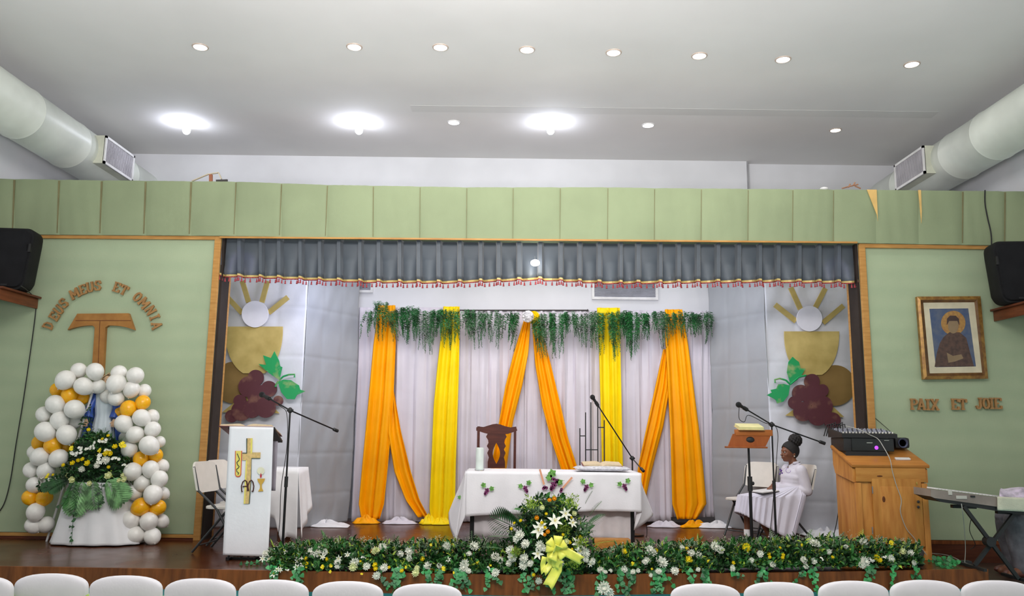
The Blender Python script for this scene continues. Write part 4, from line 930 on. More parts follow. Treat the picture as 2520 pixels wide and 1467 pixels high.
garland('long garland of white and yellow flowers along the stage edge, right half', 1452, 2262, [(1440, 1366, 1416), (1520, 1348, 1415), (1600, 1335, 1413), (1700, 1336, 1411), (1800, 1332, 1410), (1900, 1328, 1408), (2020, 1322, 1406), (2120, 1326, 1404), (2220, 1332, 1402), (2275, 1345, 1400)], L2, 12)
rr = random.Random(5)
mb = MB()
for (x, y, dx, ln) in [(2268, 1375, 45, 12), (2290, 1384, 60, 20), (2310, 1392, 30, 30), (2330, 1378, 25, 40)]:
    pts = [Zp(x+dx*t, min(1399, y+ln*t*.4), ST)+Vector((0, 0, .02)) for t in (0, .35, .7, 1)]; vine(mb, pts, .03, 14, rr, .036)
one('ivy_sprig', mb, LG[4], 'loose ivy sprig on the boards at the right end of the stage edge', 'ivy', smooth=False, recalc=False)
mb = MB(); vine(mb, [Zp(x, y, ST)+Vector((0, 0, .02)) for x, y in ((600, 1392), (625, 1390), (650, 1388), (672, 1390))], .03, 16, rr, .03)
one('ivy_sprig', mb, LG[4], 'loose ivy sprig on the boards under the white lectern banner', 'ivy', smooth=False, recalc=False)

# ---- central arrangement
EYc = Zp(1360, 1415, ST).y
t = thing('flower_arrangement', 'tall central arrangement of lilies with a yellow ribbon before the altar', 'flower arrangement', Vector((W(1360, 1400, EYc+.12).x, EYc+.12, ST)))
rr = random.Random(31)
outl = [(1220, 1290, 1410), (1222, 1290, 1410)]
def halfw(y):  # half width in px of the mound at row y
    return interp([(1215, 22), (1245, 62), (1290, 88), (1340, 112), (1400, 128), (1430, 120)], y)
def cs(rr):
    y = 1222+(1430-1222)*rr.random()**.8; a = rr.uniform(-1, 1); x = 1352+halfw(y)*a
    return W(x, y, EYc-.10+.20*abs(a)+rr.uniform(0, .14))
for ci, (nn, L, wr) in enumerate(((900, (.03, .08), .32), (600, (.03, .08), .45), (420, (.02, .06), .35), (500, (.02, .05), .22))):
    mb = MB(); foliage(mb, rr, cs, nn, L, wr, 0, .6); o = part('foliage', mb, LG[ci], t, smooth=False, recalc=False); o['kind'] = 'stuff'
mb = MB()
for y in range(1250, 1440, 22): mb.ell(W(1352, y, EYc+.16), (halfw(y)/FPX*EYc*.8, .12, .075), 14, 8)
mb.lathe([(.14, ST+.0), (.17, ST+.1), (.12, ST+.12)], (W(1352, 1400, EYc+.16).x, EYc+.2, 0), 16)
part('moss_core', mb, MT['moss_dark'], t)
for (x, y, dx, dz, L, ci, w) in [(1292, 1312, -1.3, .75, .36, 0, 1.0), (1292, 1300, -.35, 1, .24, 3, .8), (1285, 1322, -1.3, .15, .30, 3, .9), (1310, 1265, -.4, 1, .16, 2, .5), (1400, 1255, .5, 1, .17, 2, .5), (1440, 1300, 1, .8, .22, 3, .5), (1450, 1270, .9, 1.2, .18, 3, .3), (1330, 1250, -.1, 1, .16, 1, .5), (1375, 1250, .2, 1, .14, 1, .5), (1460, 1340, 1.1, .3, .2, 2, .4), (1235, 1350, -1.2, .2, .18, 3, .4), (1440, 1240, .5, 1, .14, 3, .2), (1300, 1320, -.3, .5, .2, 1, .5)]:
    mb = MB(); frond(mb, W(x, y, EYc+.03), (dx, -.1, dz), L, 16 if w > .75 else 14, w*.42, 0, .1, Vector((0, 1, .1)), .20 if w > .75 else .22); part('palm_frond', mb, LG[ci], t, smooth=False, recalc=False)
for (x_, y_, r_, ci) in ((1308, 1240, 19, 2), (1402, 1240, 21, 2), (1388, 1302, 17, 2), (1428, 1338, 16, 2), (1412, 1388, 18, 2), (1320, 1262, 14, 3), (1270, 1362, 12, 2), (1440, 1300, 18, 3)):
    mb = MB(); foliage(mb, rr, lambda q: W(x_+q.gauss(0, .5)*r_, y_+q.gauss(0, .5)*r_, EYc-.11+q.uniform(0, .08)), 130, (.015, .04), .3, 0, 1.2)
    part('filler_foliage', mb, LG[ci], t, smooth=False, recalc=False)
C1 = zf([('rose_o', 825, 345, 36), ('rose_o', 880, 325, 38), ('rose_o', 675, 550, 40), ('rose_y', 785, 505, 26), ('lily_w', 885, 590, 92), ('lily_w', 1010, 500, 74), ('lily_w', 1090, 610, 66), ('rose_y', 1075, 545, 24), ('lily_w', 700, 700, 95), ('lily_w', 720, 640, 70), ('rose_y', 735, 610, 30), ('rose_y', 415, 610, 28), ('rose_y', 490, 585, 30), ('rose_y', 380, 680, 30), ('rose_o', 805, 710, 36), ('rose_o', 770, 745, 30), ('rose_y', 770, 665, 26),
         ('mum_w', 480, 760, 66), ('mum_w', 440, 800, 50), ('mum_w', 545, 860, 60), ('mum_w', 370, 930, 60), ('mum_w', 400, 1010, 70), ('mum_w', 350, 1090, 44), ('mum_w', 530, 1030, 62), ('mum_w', 520, 1110, 58), ('mum_w', 600, 1090, 44), ('mum_w', 710, 870, 56), ('lily_w', 690, 975, 70), ('mum_w', 740, 900, 46), ('lily_w', 1160, 850, 88), ('lily_w', 1170, 940, 70), ('rose_y', 1175, 780, 40), ('rose_c', 1020, 830, 50), ('rose_c', 1000, 910, 42), ('rose_y', 1050, 840, 36), ('rose_y', 1085, 920, 24),
         ('mum_w', 1240, 960, 60), ('mum_w', 1240, 1030, 48), ('mum_w', 1320, 1060, 46), ('lily_w', 1300, 1090, 40), ('mum_w', 930, 1080, 66), ('mum_w', 890, 1030, 50), ('rose_y', 640, 1220, 30), ('mum_w', 700, 1290, 44), ('mum_w', 200, 1010, 44), ('mum_w', 175, 1185, 60), ('mum_w', 210, 1215, 36), ('mum_w', 260, 1045, 34), ('rose_o', 940, 935, 40), ('rose_y', 980, 745, 26), ('mum_c', 1110, 500, 34), ('mum_c', 740, 430, 32), ('small_y', 440, 960, 40), ('mum_w', 1400, 1165, 34), ('mum_w', 1445, 1175, 30), ('mum_w', 1540, 1170, 26)], 1180, 1160, 4.779)
for kd, fx, fy, fr_ in C1:
    a = min(1, abs(fx-1352)/max(20, halfw(min(1429, fy)))); p = W(fx, fy, EYc-.15+.17*a+(.03 if fy > 1420 else 0)); flower(kd, p, fr_*(.84 if kd == 'lily_w' else 1.0)/FPX*EYc, ((fx-1352)/130+rr.uniform(-.2, .2), -1, rr.uniform(.1, .8)), t, rr)
mb = MB()
for k in range(7):
    x = 1352+rr.uniform(-90, 90); pts = [W(x+rr.uniform(-12, 12)*tt, 1405+45*tt, EYc-.05-.02*tt) for tt in (0, .4, .8, 1.1)]; vine(mb, pts, .025, 12, rr, .036)
part('ivy_trail', mb, LG[4], t, smooth=False, recalc=False)
# ribbon bow
ribm = mat('ribbon_yellow', (.86, .84, .12), .35, var=.06, scale=8, sheen=.2); RB = link(bpy.data.objects.new('ribbon_bow', MB().ell(W(1372, 1350, EYc-.26), (.03, .02, .03), 12, 8).mesh('bow_knot', ribm, inv=wm(t).inverted()))); RB.parent = t
def loop(c, d, L, w, tw=0):
    d = Vector(d).normalized(); s = d.cross(Vector((0, 1, 0))).normalized(); mb = MB()
    s = (s+Vector((0, tw, 0))).normalized()
    def fn(u, v):
        a = 2*math.pi*u; r = math.sin(a/2)
        return Vector(c)+d*L*r+Vector((0, -.5*L*math.sin(a)*.45, 0)) + s*w*(v-.5)*(.35+.65*r)
    mb.grid(fn, 18, 3); return mb
bc = W(1370, 1352, EYc-.26)
for d, L, w in (((-.7, 0, .75), .10, .075), ((.1, -.1, 1), .11, .08), ((.75, 0, .5), .09, .075), ((-.9, 0, .1), .09, .07), ((-.3, -.3, -.6), .10, .08), ((.5, -.2, -.6), .09, .07), ((.15, -.7, .35), .08, .07), ((-.3, -.8, .1), .08, .07)):
    part('ribbon_loop', loop(bc, d, L, w), ribm, RB, solid=.0015)
def tail(pts, w, Y):
    mb = MB(); P = [W(x, y, Y-.01*i) for i, (x, y) in enumerate(pts)]
    def fn(u, v):
        k = v*(len(P)-1); i = min(int(k), len(P)-2); p = P[i].lerp(P[i+1], k-i); dv = (P[i+1]-P[i]).normalized(); s = dv.cross(Vector((0, 1, 0))).normalized(); notch = .02*abs(2*u-1) if v > .99 else 0
        return p+s*w*(u-.5)+Vector((0, -.012*math.sin(6*v+2*u), 0))+dv*notch
    mb.grid(fn, 4, 14); return mb
for pts, w in (([(1368, 1360), (1358, 1385), (1340, 1408)], .05), ([(1368, 1365), (1372, 1400), (1350, 1440)], .085), ([(1376, 1352), (1400, 1362), (1428, 1378)], .075), ([(1366, 1358), (1352, 1372), (1376, 1390)], .08), ([(1340, 1370), (1336, 1390), (1338, 1408)], .045)):
    part('ribbon_tail', tail(pts, w, EYc-.25), ribm, RB, solid=.0015)
fallen = thing('fallen_flower', 'white chrysanthemum hanging low under the stage edge right of centre', 'flower', W(1488, 1450, EYc-.12))
flower('mum_w', W(1486, 1448, EYc-.12), 17/FPX*EYc, (0, -1, .3), fallen, rr); flower('mum_w', W(1497, 1457, EYc-.1), 13/FPX*EYc, (.2, -1, -.1), fallen, rr)
mb = MB(); mb.cur = 0; mb.tube([W(1486, 1448, EYc-.1), W(1484, 1425, EYc-.07), W(1480, 1405, EYc)], .003, 4); part('stem', mb, LG[0], fallen)
# ================================================================== ALTAR
AZ = ST+.775
yf, yr = 9.02, 9.72
xl0, xr0 = W(1150, 1160, yf).x, W(1574, 1166, yf).x
t = thing('altar_table', 'dark-legged altar table under the embroidered white cloth', 'table', ((xl0+xr0)/2, (yf+yr)/2, ST))
part('table_top', MB().bbox(((xl0+xr0)/2, (yf+yr)/2, AZ-.02), (xr0-xl0-.02, yr-yf-.02, .035), .006), woodd, t)
for x in (xl0+.06, xr0-.08):
    for y in (yf+.06, yr-.06): part('leg', MB().bar((x, y, ST), (x, y, AZ-.035), .045), blackm, t)
ac = thing('altar_cloth', 'white altar cloth embroidered with grapes hanging over the altar table', 'tablecloth', ((xl0+xr0)/2, (yf+yr)/2, AZ))
mb = MB()
def hemz(px, py, Y): return W(px, py, Y)
YF2 = yf-.03
# top
mb.grid(lambda u, v: Vector((xl0-.01+(xr0-xl0+.02)*u, YF2+(yr+.02-YF2)*v, AZ+.006+.0015*math.sin(9*u+5*v))), 30, 8)
# front drop
hemf = [(1150, 1272), (1165, 1270), (1230, 1266), (1350, 1262), (1450, 1258), (1558, 1259), (1574, 1262)]
def front(u, v):
    px = 1150+(1574-1150)*u; zt = AZ+.006; zb_ = W(px, interp(hemf, px), YF2-.03).z
    x = xl0-.01+(xr0-xl0+.02)*u; w_ = .012*math.sin(22*u)+.008*math.sin(47*u+1); e = min(1, min(u, 1-u)/.06)
    return Vector((x, YF2-.035*math.sin(v*1.57)-w_*v*1.2, zt+(zb_-zt)*v))
mb.grid(front, 90, 14)
# side flaps with hanging corner points
def quadfn(A, B, C, D, bulge, fr=0):   # A top-front, B bottom-front, C bottom-back, D top-back
    A, B, C, D = map(Vector, (A, B, C, D))
    def fn(u, v):
        p = A.lerp(D, u).lerp(B.lerp(C, u), v); return p+Vector(bulge)*math.sin(math.pi*u)*math.sin(math.pi*v*.6+.3)*(1 if fr == 0 else math.cos(fr*u))
    return fn
fl_ = front(0, 1); frb = front(1, 1)
Lc = W(1122, 1333, yf+.0); Lo = W(1104, 1264, yf+.28); Lb = W(1112, 1262, yr)
A = front(0, 0)
mb.grid(quadfn(A, fl_, Lc, A+Vector((-.004, .01, 0)), (-.01, -.01, 0)), 6, 14)
mb.grid(quadfn(A+Vector((-.004, .01, 0)), Lc, Lo, A+Vector((-.006, .25, 0)), (-.03, 0, 0)), 10, 14)
mb.grid(quadfn(A+Vector((-.006, .25, 0)), Lo, Lb, Vector((xl0-.01, yr+.02, AZ+.006)), (-.02, 0, 0)), 8, 14)
Rc = W(1560, 1305, yf-.02); Ro = W(1606, 1270, yf+.25); Rb = W(1600, 1256, yr); A = front(1, 0)
mb.grid(quadfn(A, frb, Rc, A+Vector((.004, .01, 0)), (.01, -.01, 0)), 6, 14)
mb.grid(quadfn(A+Vector((.004, .01, 0)), Rc, Ro, A+Vector((.006, .25, 0)), (.02, -.01, 0)), 10, 14)
mb.grid(quadfn(A+Vector((.006, .25, 0)), Ro, Rb, Vector((xr0+.01, yr+.02, AZ+.006)), (.02, 0, 0)), 8, 14)
altw = mat('altar_linen', (.80, .79, .83), .85, sheen=.3, var=.015, bump=.1, bscale=60)
part('cloth_sheet', mb, altw, ac, solid=.003)
emg = mat('embroidery_green', (.16, .42, .08), .7, var=.3, scale=80); emp = mat('embroidery_purple', (.22, .03, .14), .7, var=.3, scale=80); emo = mat('embroidery_orange', (.80, .38, .22), .7)
def motif(px, py, s, flip=1, big=False, Y=None, name='embroidered_grapes'):
    Y = Y or YF2-.062; mb = MB(); k = s/FPX*Y; c = W(px, py, Y)
    def P(x, z): return c+Vector((x*k*flip, 0, z*k))
    def blob(x, z, r, n=7, sp=.35):
        mb.prism([P(x+r*(1+sp*(i % 2))*math.cos(6.283*i/n/2), z+r*(1+sp*(i % 2))*math.sin(6.283*i/n/2)) for i in range(2*n)], (0, -.002, 0))
    mb.cur = 0; blob(-7, 9, 4.2, 5, .5); blob(10, 2, 4, 5, .5)
    mb.tube([P(-12, 14), P(0, 0), P(18, 5)], .3*k, 3)
    mb.cur = 1
    for x, z in ((-2, 0), (2, 1), (0, -3), (3, -3), (-3, -5), (0, -7), (-4, -8), (-3, -10)): blob(x, z, 2.3, 8, 0)
    if big:
        mb.cur = 2; mb.bar(P(-22, 22), P(-15, -2), 3*k, .002, up=(0, 1, 0)); mb.bar(P(30, 10), P(14, -8), 3*k, .002, up=(0, 1, 0))
        mb.cur = 1
        for x, z in ((-14, -6), (-11, -7), (-16, -8), (12, -12), (13, -9), (2, 6), (6, 5), (-1, 7), (5, 2)): blob(x, z, 2.5, 8, 0)
        mb.cur = 0; blob(-2, 16, 5, 5, .5)
    part(name, mb, [emg, emp, emo], ac, smooth=False)
motif(1198, 1205, 1.15); motif(1293, 1199, 1.15, -1); motif(1362, 1190, 1.5, 1, True); motif(1443, 1196, 1.15); motif(1537, 1194, 1.15, -1)
motif(1140, 1226, .9, -1, Y=yf+.02, name='embroidered_grapes')
# sheer skirt behind the cloth front
mb = MB(); 
def sk(u, v):
    px = 1160+(1552-1160)*u; bz = interp([(1160, 1318), (1250, 1326), (1330, 1330), (1480, 1330), (1552, 1342)], px); p = W(px, bz, yf+.04)
    return Vector((p.x, yf+.04+.012*math.sin(60*u)*(.3+v)+.01*math.sin(23*u), AZ-.045+(max(p.z, ST+.01)-AZ+.045)*v))
mb.grid(sk, 120, 10); one('altar_skirt', mb, mat('skirt_cloth', (.62, .58, .60), .75, sheen=.2, var=.04), 'sheer greyish pleated skirt under the altar cloth', 'tablecloth', solid=.002)
# wooden step seen under the skirt
a = W(1462, 1330, 8.86); b = W(1552, 1352, 8.86)
mb = MB().bbox(((a.x+b.x)/2, 8.83+.09, ST+.055), (b.x-a.x, .15, .108), .012); one('wooden_step', mb, wood('step_wood', (.55, .25, .05), (.40, .16, .03)), 'low orange wooden step in front of the altar skirt', 'step')
# candle
cp = W(1180, 1158, yf+.10); 
t = thing('pillar_candle', 'white pillar candle in a glass dish on the left of the altar', 'candle', (cp.x, cp.y, AZ+.008))
z0 = AZ+.009
part('candle_dish', MB().lathe([(0, 0), (.05, 0), (.055, .02), (.052, .02), (.047, .006), (0, .006)], (cp.x, cp.y, z0), 28), mat('clear_glass', (.85, .88, .88), .08, trans=.8), t)
zt_ = W(1180, 1101, yf+.10).z
part('wax', MB().lathe([(.043, 0), (.044, zt_-z0-.02), (.038, zt_-z0-.01), (.02, zt_-z0-.018), (0, zt_-z0-.02)], (cp.x, cp.y, z0+.007), 28), mat('candle_wax', (.72, .80, .76), .4), t)
part('wick', MB().tube([(cp.x, cp.y, zt_-.02), (cp.x, cp.y, zt_+.005)], .002, 5), black, t)
# altar book on cushion
cx0, cx1 = W(1412, 1155, yf+.18).x, W(1552, 1155, yf+.18).x
mb = MB(); 
def cush(u, v):
    a = 2*math.pi*u; r = 1 if v else 0
    return None
def pillow(mb, c, lx, ly, h, n=18):
    vs = []; 
    for s_ in (1, -1):
        for j in range(n+1):
            for i in range(n+1):
                x = -1+2*i/n; y = -1+2*j/n; e = (1-abs(x)**4)*(1-abs(y)**4); pin = 1-.05*(1-abs(x))*(abs(y)**3)
                vs.append(Vector(c)+Vector((x*lx/2*(1-.06*(1-abs(y)**2)*abs(x)**6), y*ly/2, s_*h/2*e**.5)))
    w = n+1; fs = []
    for s_ in range(2):
        o = s_*w*w
        for j in range(n):
            for i in range(n): fs.append((o+j*w+i, o+j*w+i+1, o+(j+1)*w+i+1, o+(j+1)*w+i))
    mb.add(vs, fs); return mb
one('book_cushion', pillow(MB(), ((cx0+cx1)/2, yf+.25, AZ+.045), cx1-cx0, .34, .062), mat('silver_cushion', (.58, .58, .62), .7, var=.12, scale=30, bump=.4, bscale=60), 'flat silvery grey cushion under the open altar book', 'cushion')
def open_book(c, w, d, th, label, name='open_book', rot=0, tilt=0, cover=None, pagec=(.74, .66, .44), parent=None):
    t = thing(name, label, 'book', c, rot); t.rotation_euler = (tilt, 0, rot)
    for s_ in (-1, 1):
        mb = MB()
        def fn(u, v, s_=s_): x = s_*w/2*u; return Vector((x, -d/2+d*v, .006+th*(math.sin(min(1, u*3.2)*1.57)*(1-.45*u))))
        mb.grid(fn, 12, 2)
        n = len(mb.v)
        mb.add([Vector((p[0], p[1], .005)) for p in mb.v], [tuple(i for i in f) for f in mb.f])
        w_ = 13
        for (st, sp, k) in ((0, 1, 12), (26, 1, 12)): mb.f += [(st+i, st+i+1, st+i+1+n, st+i+n) for i in range(12)]; mb.mi += [0]*12
        mb.f += [(12, 25, 25+n, 12+n), (25, 38, 38+n, 25+n)]; mb.mi += [0, 0]
        part('page_block', mb, mat('book_pages', pagec, .8, var=.05, scale=40), t, local=True)
    part('cover', MB().bbox((0, 0, .003), (w+.02, d+.02, .006), .002), cover or mat('book_red', (.16, .02, .03), .5), t, local=True); return t
bc_ = W(1480, 1143, yf+.28)
open_book((bc_.x, yf+.27, AZ+.08), .42, .26, .022, 'open altar book lying on the silvery cushion', cover=mat('book_maroon', (.20, .04, .05), .5), pagec=(.62, .50, .33), tilt=rad(6))
# metal bar stand behind the altar
t = thing('metal_stand', 'black metal stand of staggered upright bars behind the altar', 'stand', (W(1455, 1200, 10.0).x, 10.0, ST))
YM = 10.0
base_z = ST+.012
bars = [(1427, 1054), (1441, 1015), (1454, 990), (1471, 995), (1487, 1034)]
for x, y in bars:
    p = W(x, y, YM); pb_ = W(x, 1140, YM); part('upright', MB().bar((pb_.x, YM, ST+.02), (p.x, YM, p.z), .013), blackm, t)
mb = MB()
for (x0_, x1_, y_) in ((1427, 1441, 1073), (1441, 1471, 1107), (1471, 1487, 1052)): mb.bar(W(x0_, y_, YM), W(x1_, y_, YM), .012)
part('crossbars', mb, blackm, t)
xA, xB = W(1427, 1140, YM).x, W(1487, 1140, YM).x
part('base', MB().bbox(((xA+xB)/2, YM, ST+.01), (xB-xA+.12, .25, .02), .005), blackm, t)

# ================================================================== CARVED CHAIR behind the altar
YC = 10.25
t = thing('carved_chair', 'dark carved high-backed chair with a pierced splat behind the altar', 'chair', (W(1221, 1200, YC).x, YC, ST))
def zz(y, Y=YC): return W(1221, y, Y).z
xL_, xR_ = W(1177, 1100, YC).x, W(1267, 1100, YC).x; seatz = ST+.45
dk = wood('chair_mahogany', (.095, .022, .012), (.055, .012, .008), .3)
for x in (xL_, xR_): part('rear_post', MB().bar((x, YC, ST), (x, YC, zz(1050)), .032), dk, t)
for x in (xL_, xR_): part('front_leg', MB().bar((x, YC-.42, ST), (x, YC-.42, seatz), .04), dk, t)
part('seat', MB().bbox(((xL_+xR_)/2, YC-.21, seatz), (xR_-xL_+.04, .46, .05), .012), dk, t)
pts = [(1172, 1052), (1180, 1050), (1190, 1051), (1203, 1047), (1213, 1044), (1222, 1043), (1232, 1045), (1243, 1049), (1256, 1052), (1270, 1050), (1273, 1060), (1262, 1064), (1250, 1068), (1240, 1069), (1201, 1068), (1192, 1066), (1180, 1062), (1172, 1060)]
part('crest_rail', MB().prism([W(x, y, YC-.012) for x, y in pts], (0, .035, 0)), dk, t, smooth=False)
# splat with almond opening: left and right halves
L_ = [(1201, 1066), (1196, 1075), (1201, 1083), (1202, 1090), (1198, 1098), (1203, 1106), (1199, 1115), (1203, 1126), (1200, 1137), (1200, 1152)]
Rr_ = [(2*1221.5-x, y) for x, y in L_]
holeL = [(1221.5-9*math.sin(math.pi*i/12)**1, 1090+52*i/12) for i in range(13)]
holeR = [(2*1221.5-x, y) for x, y in holeL]
poly = L_+[(1221.5, 1152)]+holeL[::-1]+[(1221.5, 1066)]
mb = MB(); mb.prism([W(x, y, YC-.01) for x, y in poly], (0, .02, 0)); poly = Rr_+[(1221.5, 1152)]+holeR[::-1]+[(1221.5, 1066)]; mb.prism([W(x, y, YC-.01) for x, y in poly], (0, .02, 0))
part('pierced_splat', mb, dk, t, smooth=False)
mb = MB()
for s_ in (-1, 1):
    x = xL_ if s_ < 0 else xR_; mb.bar((x, YC, seatz+.2), (x+s_*.03, YC-.4, seatz+.22), .03, .025)
part('armrests', mb, dk, t)

# ================================================================== MICROPHONE STANDS
def mic_stand(label, base, top, tip_a, tip_b, Yb, Ya, Yc, collar_y, round_base=False, cable_=True, legs=True):
    """base px on floor, top px of the pole, tip_a: microphone end px, tip_b: counterweight end px"""
    B = Zp(base[0], base[1], ST) if base[1] else None
    Tp = W(top[0], top[1], B.y); A = W(tip_a[0], tip_a[1], Ya); C = W(tip_b[0], tip_b[1], Yc)
    t = thing('microphone_stand', label, 'microphone stand', (Tp.x, B.y, ST)); X = Tp.x
    col_ = W(top[0], collar_y, B.y).z
    part('lower_tube', MB().tube([(X, B.y, ST+.10), (X, B.y, col_)], .0125, 10), blackm, t)
    part('upper_tube', MB().tube([(X, B.y, col_), (X, B.y, Tp.z)], .009, 10), blackm, t)
    mb = MB().tube([(X, B.y, col_-.05), (X, B.y, col_+.05)], .018, 12); part('height_clutch', mb, black, t)
    if legs:
        for k in range(3):
            a = rad(90+120*k+15); part('leg', MB().tube([(X, B.y, ST+.12), (X+.30*math.cos(a), B.y+.30*math.sin(a), ST+.012)], .009, 8), blackm, t)
    else: part('round_base', MB().lathe([(0, 0), (.13, 0), (.13, .015), (.02, .03), (.015, .12), (0, .12)], (X, B.y, ST), 28), blackm, t)
    part('boom_arm', MB().tube([A+(Tp-A)*.10, Tp+(C-Tp)*.0, C], .0075, 8), blackm, t)
    part('swivel_joint', MB().ell(Tp, (.024, .022, .03), 12, 8).tube([Tp+Vector((-.03, -.01, 0)), Tp+Vector((.03, .01, 0))], .012, 8), black, t)
    d = (C-Tp).normalized(); part('counterweight', MB().tube([C-d*.06, C-d*.05, C+d*.01, C+d*.015], [.008, .018, .018, .008], 12), black, t)
    # microphone
    d = (A-Tp).normalized(); m0 = A-d*.14
    mc = thing('microphone', label.replace('boom stand', 'microphone').replace('tall black microphone', 'black handheld microphone clipped on the tall stand') if False else 'black microphone clipped to the '+label, 'microphone', m0)
    part('mic_body', MB().tube([m0, A-d*.02], [.011, .018], 12), black, mc)
    part('mic_grille', MB().ell(A+d*.008, (.030, .030, .032), 16, 10, d.to_track_quat('Z', 'Y').to_matrix()), mat('mic_mesh', (.03, .03, .032), .45, metal=.6, bump=.8, bscale=500), mc)
    part('mic_clip', MB().tube([m0+d*.02, m0+d*.07], .021, 12), black, t)
    return t, Tp, A, C, B
s1 = mic_stand('boom stand right of the white-bannered lectern', (703, 1372), (714, 1010), (646, 972), (829, 1060), 0, 8.35, 8.7, 1186)
s2 = mic_stand('boom stand behind the right end of the altar', (1556, 1318), (1556, 1128), (1459, 979), (1583, 1159), 0, 9.7, 9.9, 1200, legs=False)
s3 = mic_stand('boom stand right of the wooden music stand', (1907, 1362), (1899, 1045), (1819, 997), (2028, 1091), 0, 8.5, 8.8, 1195)
B3 = s3[4]; cable([s3[2]+Vector((.0, .0, -.02)), W(1819, 1030, 8.5), W(1832, 1038, 8.5), W(1842, 1022, 8.55), W(1880, 1040, 8.6), W(1912, 1056, B3.y+.02), W(1911, 1130, B3.y+.03), W(1901, 1250, B3.y+.03), W(1893, 1340, B3.y+.05)], .0035, black, 'black microphone cable looping down the stand right of the music stand')
B1 = s1[4]; cable([W(666, 980, 8.4), W(690, 1000, 8.45), W(706, 1020, 8.5), W(706, 1100, 8.48), W(692, 1200, 8.48), W(688, 1290, 8.48), W(678, 1362, 8.5)], .0035, black, 'black microphone cable hanging down the stand by the lectern')
cable([W(1575, 1262, 9.3), W(1590, 1290, 9.35), W(1592, 1315, 9.4), Zp(1588, 1328, ST)+Vector((0, 0, .01))], .004, black, 'black cable hanging behind the right corner of the altar')

# ================================================================== LECTERN WITH BANNER
YL = 7.84
t = thing('banner_lectern', 'black metal lectern hung with a white banner at the left of the stage', 'lectern', (W(612, 1390, YL+.1).x, YL+.12, ST))
bl_, br_ = W(566, 1050, YL), W(674, 1052, YL); lb = W(549, 1366, YL-.03); rb = W(662, 1369, YL-.03)
topz = bl_.z
# desk
mb = MB(); dsk = [Vector((bl_.x-.02, YL+.01, topz+.0)), Vector((br_.x+.005, YL+.01, topz)), Vector((W(695, 1080, YL+.35).x, YL+.36, topz-.13)), Vector((bl_.x+.02, YL+.36, topz-.13))]
mb.prism(dsk, (0, 0, -.02)); part('desk', mb, black, t, smooth=False)
xm = (bl_.x+br_.x)/2
for dx in (-.06, .06): part('upright_tube', MB().tube([(xm+dx, YL+.14, ST+.02), (xm+dx, YL+.16, topz-.06)], .012, 10), blackm, t)
for dx in (-.13, -.03, .03, .13): part('leg', MB().tube([(xm+dx, YL+.10, ST+.30), (xm+dx*1.15, YL+.02, ST+.022)], .009, 8), blackm, t)
part('foot_frame', MB().bar((xm-.19, YL+.08, ST+.012), (xm+.19, YL+.08, ST+.012), .02, .02).bar((xm-.15, YL+.01, ST+.012), (xm-.15, YL+.34, ST+.012), .02, .02).bar((xm+.15, YL+.01, ST+.012), (xm+.15, YL+.34, ST+.012), .02, .02), blackm, t)
bn = thing('lectern_banner', 'white banner with cross, host, chalice and monogram over the lectern front', 'banner', lb.lerp(rb, .5))
def bnf(u, v):
    p = bl_.lerp(br_, u).lerp(lb.lerp(rb, u), v); return p+Vector((0, -.012-.008*math.sin(5*v+3*u)*v-.006*math.sin(9*v)*v, 0))
mb = MB().grid(bnf, 16, 50); 
mb.grid(lambda u, v: Vector((bl_.x+(br_.x-bl_.x)*u, YL-.012+.10*v, topz+.002-.02*v*0)), 4, 2); part('cloth_panel', mb, mat('banner_cloth', (.82, .82, .86), .8, var=.01, bump=.1, bscale=30), bn, solid=.003)
s_ = 1100/180.0
Qb = lambda pts: [(540+x/s_, 1020+y/s_) for x, y in pts]
def app(pts, dy, m_, nm): part(nm, MB().prism([W(x, y, YL-.030-dy) for x, y in Qb(pts)], (0, -.0015, 0)), m_, bn, smooth=False)
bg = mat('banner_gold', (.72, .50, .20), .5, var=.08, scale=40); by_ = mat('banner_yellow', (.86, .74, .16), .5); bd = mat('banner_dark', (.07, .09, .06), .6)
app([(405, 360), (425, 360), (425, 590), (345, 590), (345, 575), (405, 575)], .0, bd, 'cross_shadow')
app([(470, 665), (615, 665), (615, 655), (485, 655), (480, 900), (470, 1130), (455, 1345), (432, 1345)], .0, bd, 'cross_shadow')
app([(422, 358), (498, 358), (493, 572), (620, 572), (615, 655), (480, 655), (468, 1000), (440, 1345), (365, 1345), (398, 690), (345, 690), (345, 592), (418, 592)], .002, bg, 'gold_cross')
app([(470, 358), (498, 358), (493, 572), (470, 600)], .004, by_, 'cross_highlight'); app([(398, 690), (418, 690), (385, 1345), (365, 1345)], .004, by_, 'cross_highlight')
app([(236, 548), (342, 548), (328, 905), (312, 935), (280, 945), (248, 935), (234, 905)], .001, mat('banner_red', (.70, .12, .05), .5), 'scroll_edge')
app([(248, 548), (328, 548), (316, 900), (303, 922), (280, 928), (256, 922), (246, 900)], .003, by_, 'scroll')
mb = MB(); mb.tube([W(x, y, YL-.036) for x, y in Qb([(268, 590), (285, 630), (300, 665), (296, 690), (278, 705), (262, 725), (275, 760), (298, 785), (285, 805), (258, 825), (262, 860), (290, 880), (280, 905)])], .0045, 5); part('wavy_line', mb, bd, bn)
mb = MB()
for arcp in ([(335, 1160), (330, 1080), (352, 1015), (385, 990), (410, 1010), (422, 1080), (424, 1155)], [(424, 1155), (432, 1060), (455, 1005), (482, 990), (505, 1020), (518, 1080), (505, 1160)], [(350, 1085), (415, 1080)], [(410, 1010), (440, 1150)], [(505, 1160), (485, 1155)], [(335, 1160), (350, 1160)]):
    mb.tube([W(x, y, YL-.038) for x, y in Qb(arcp)], .0055, 5)
part('monogram', mb, mat('banner_maroon', (.06, .012, .012), .6), bn)
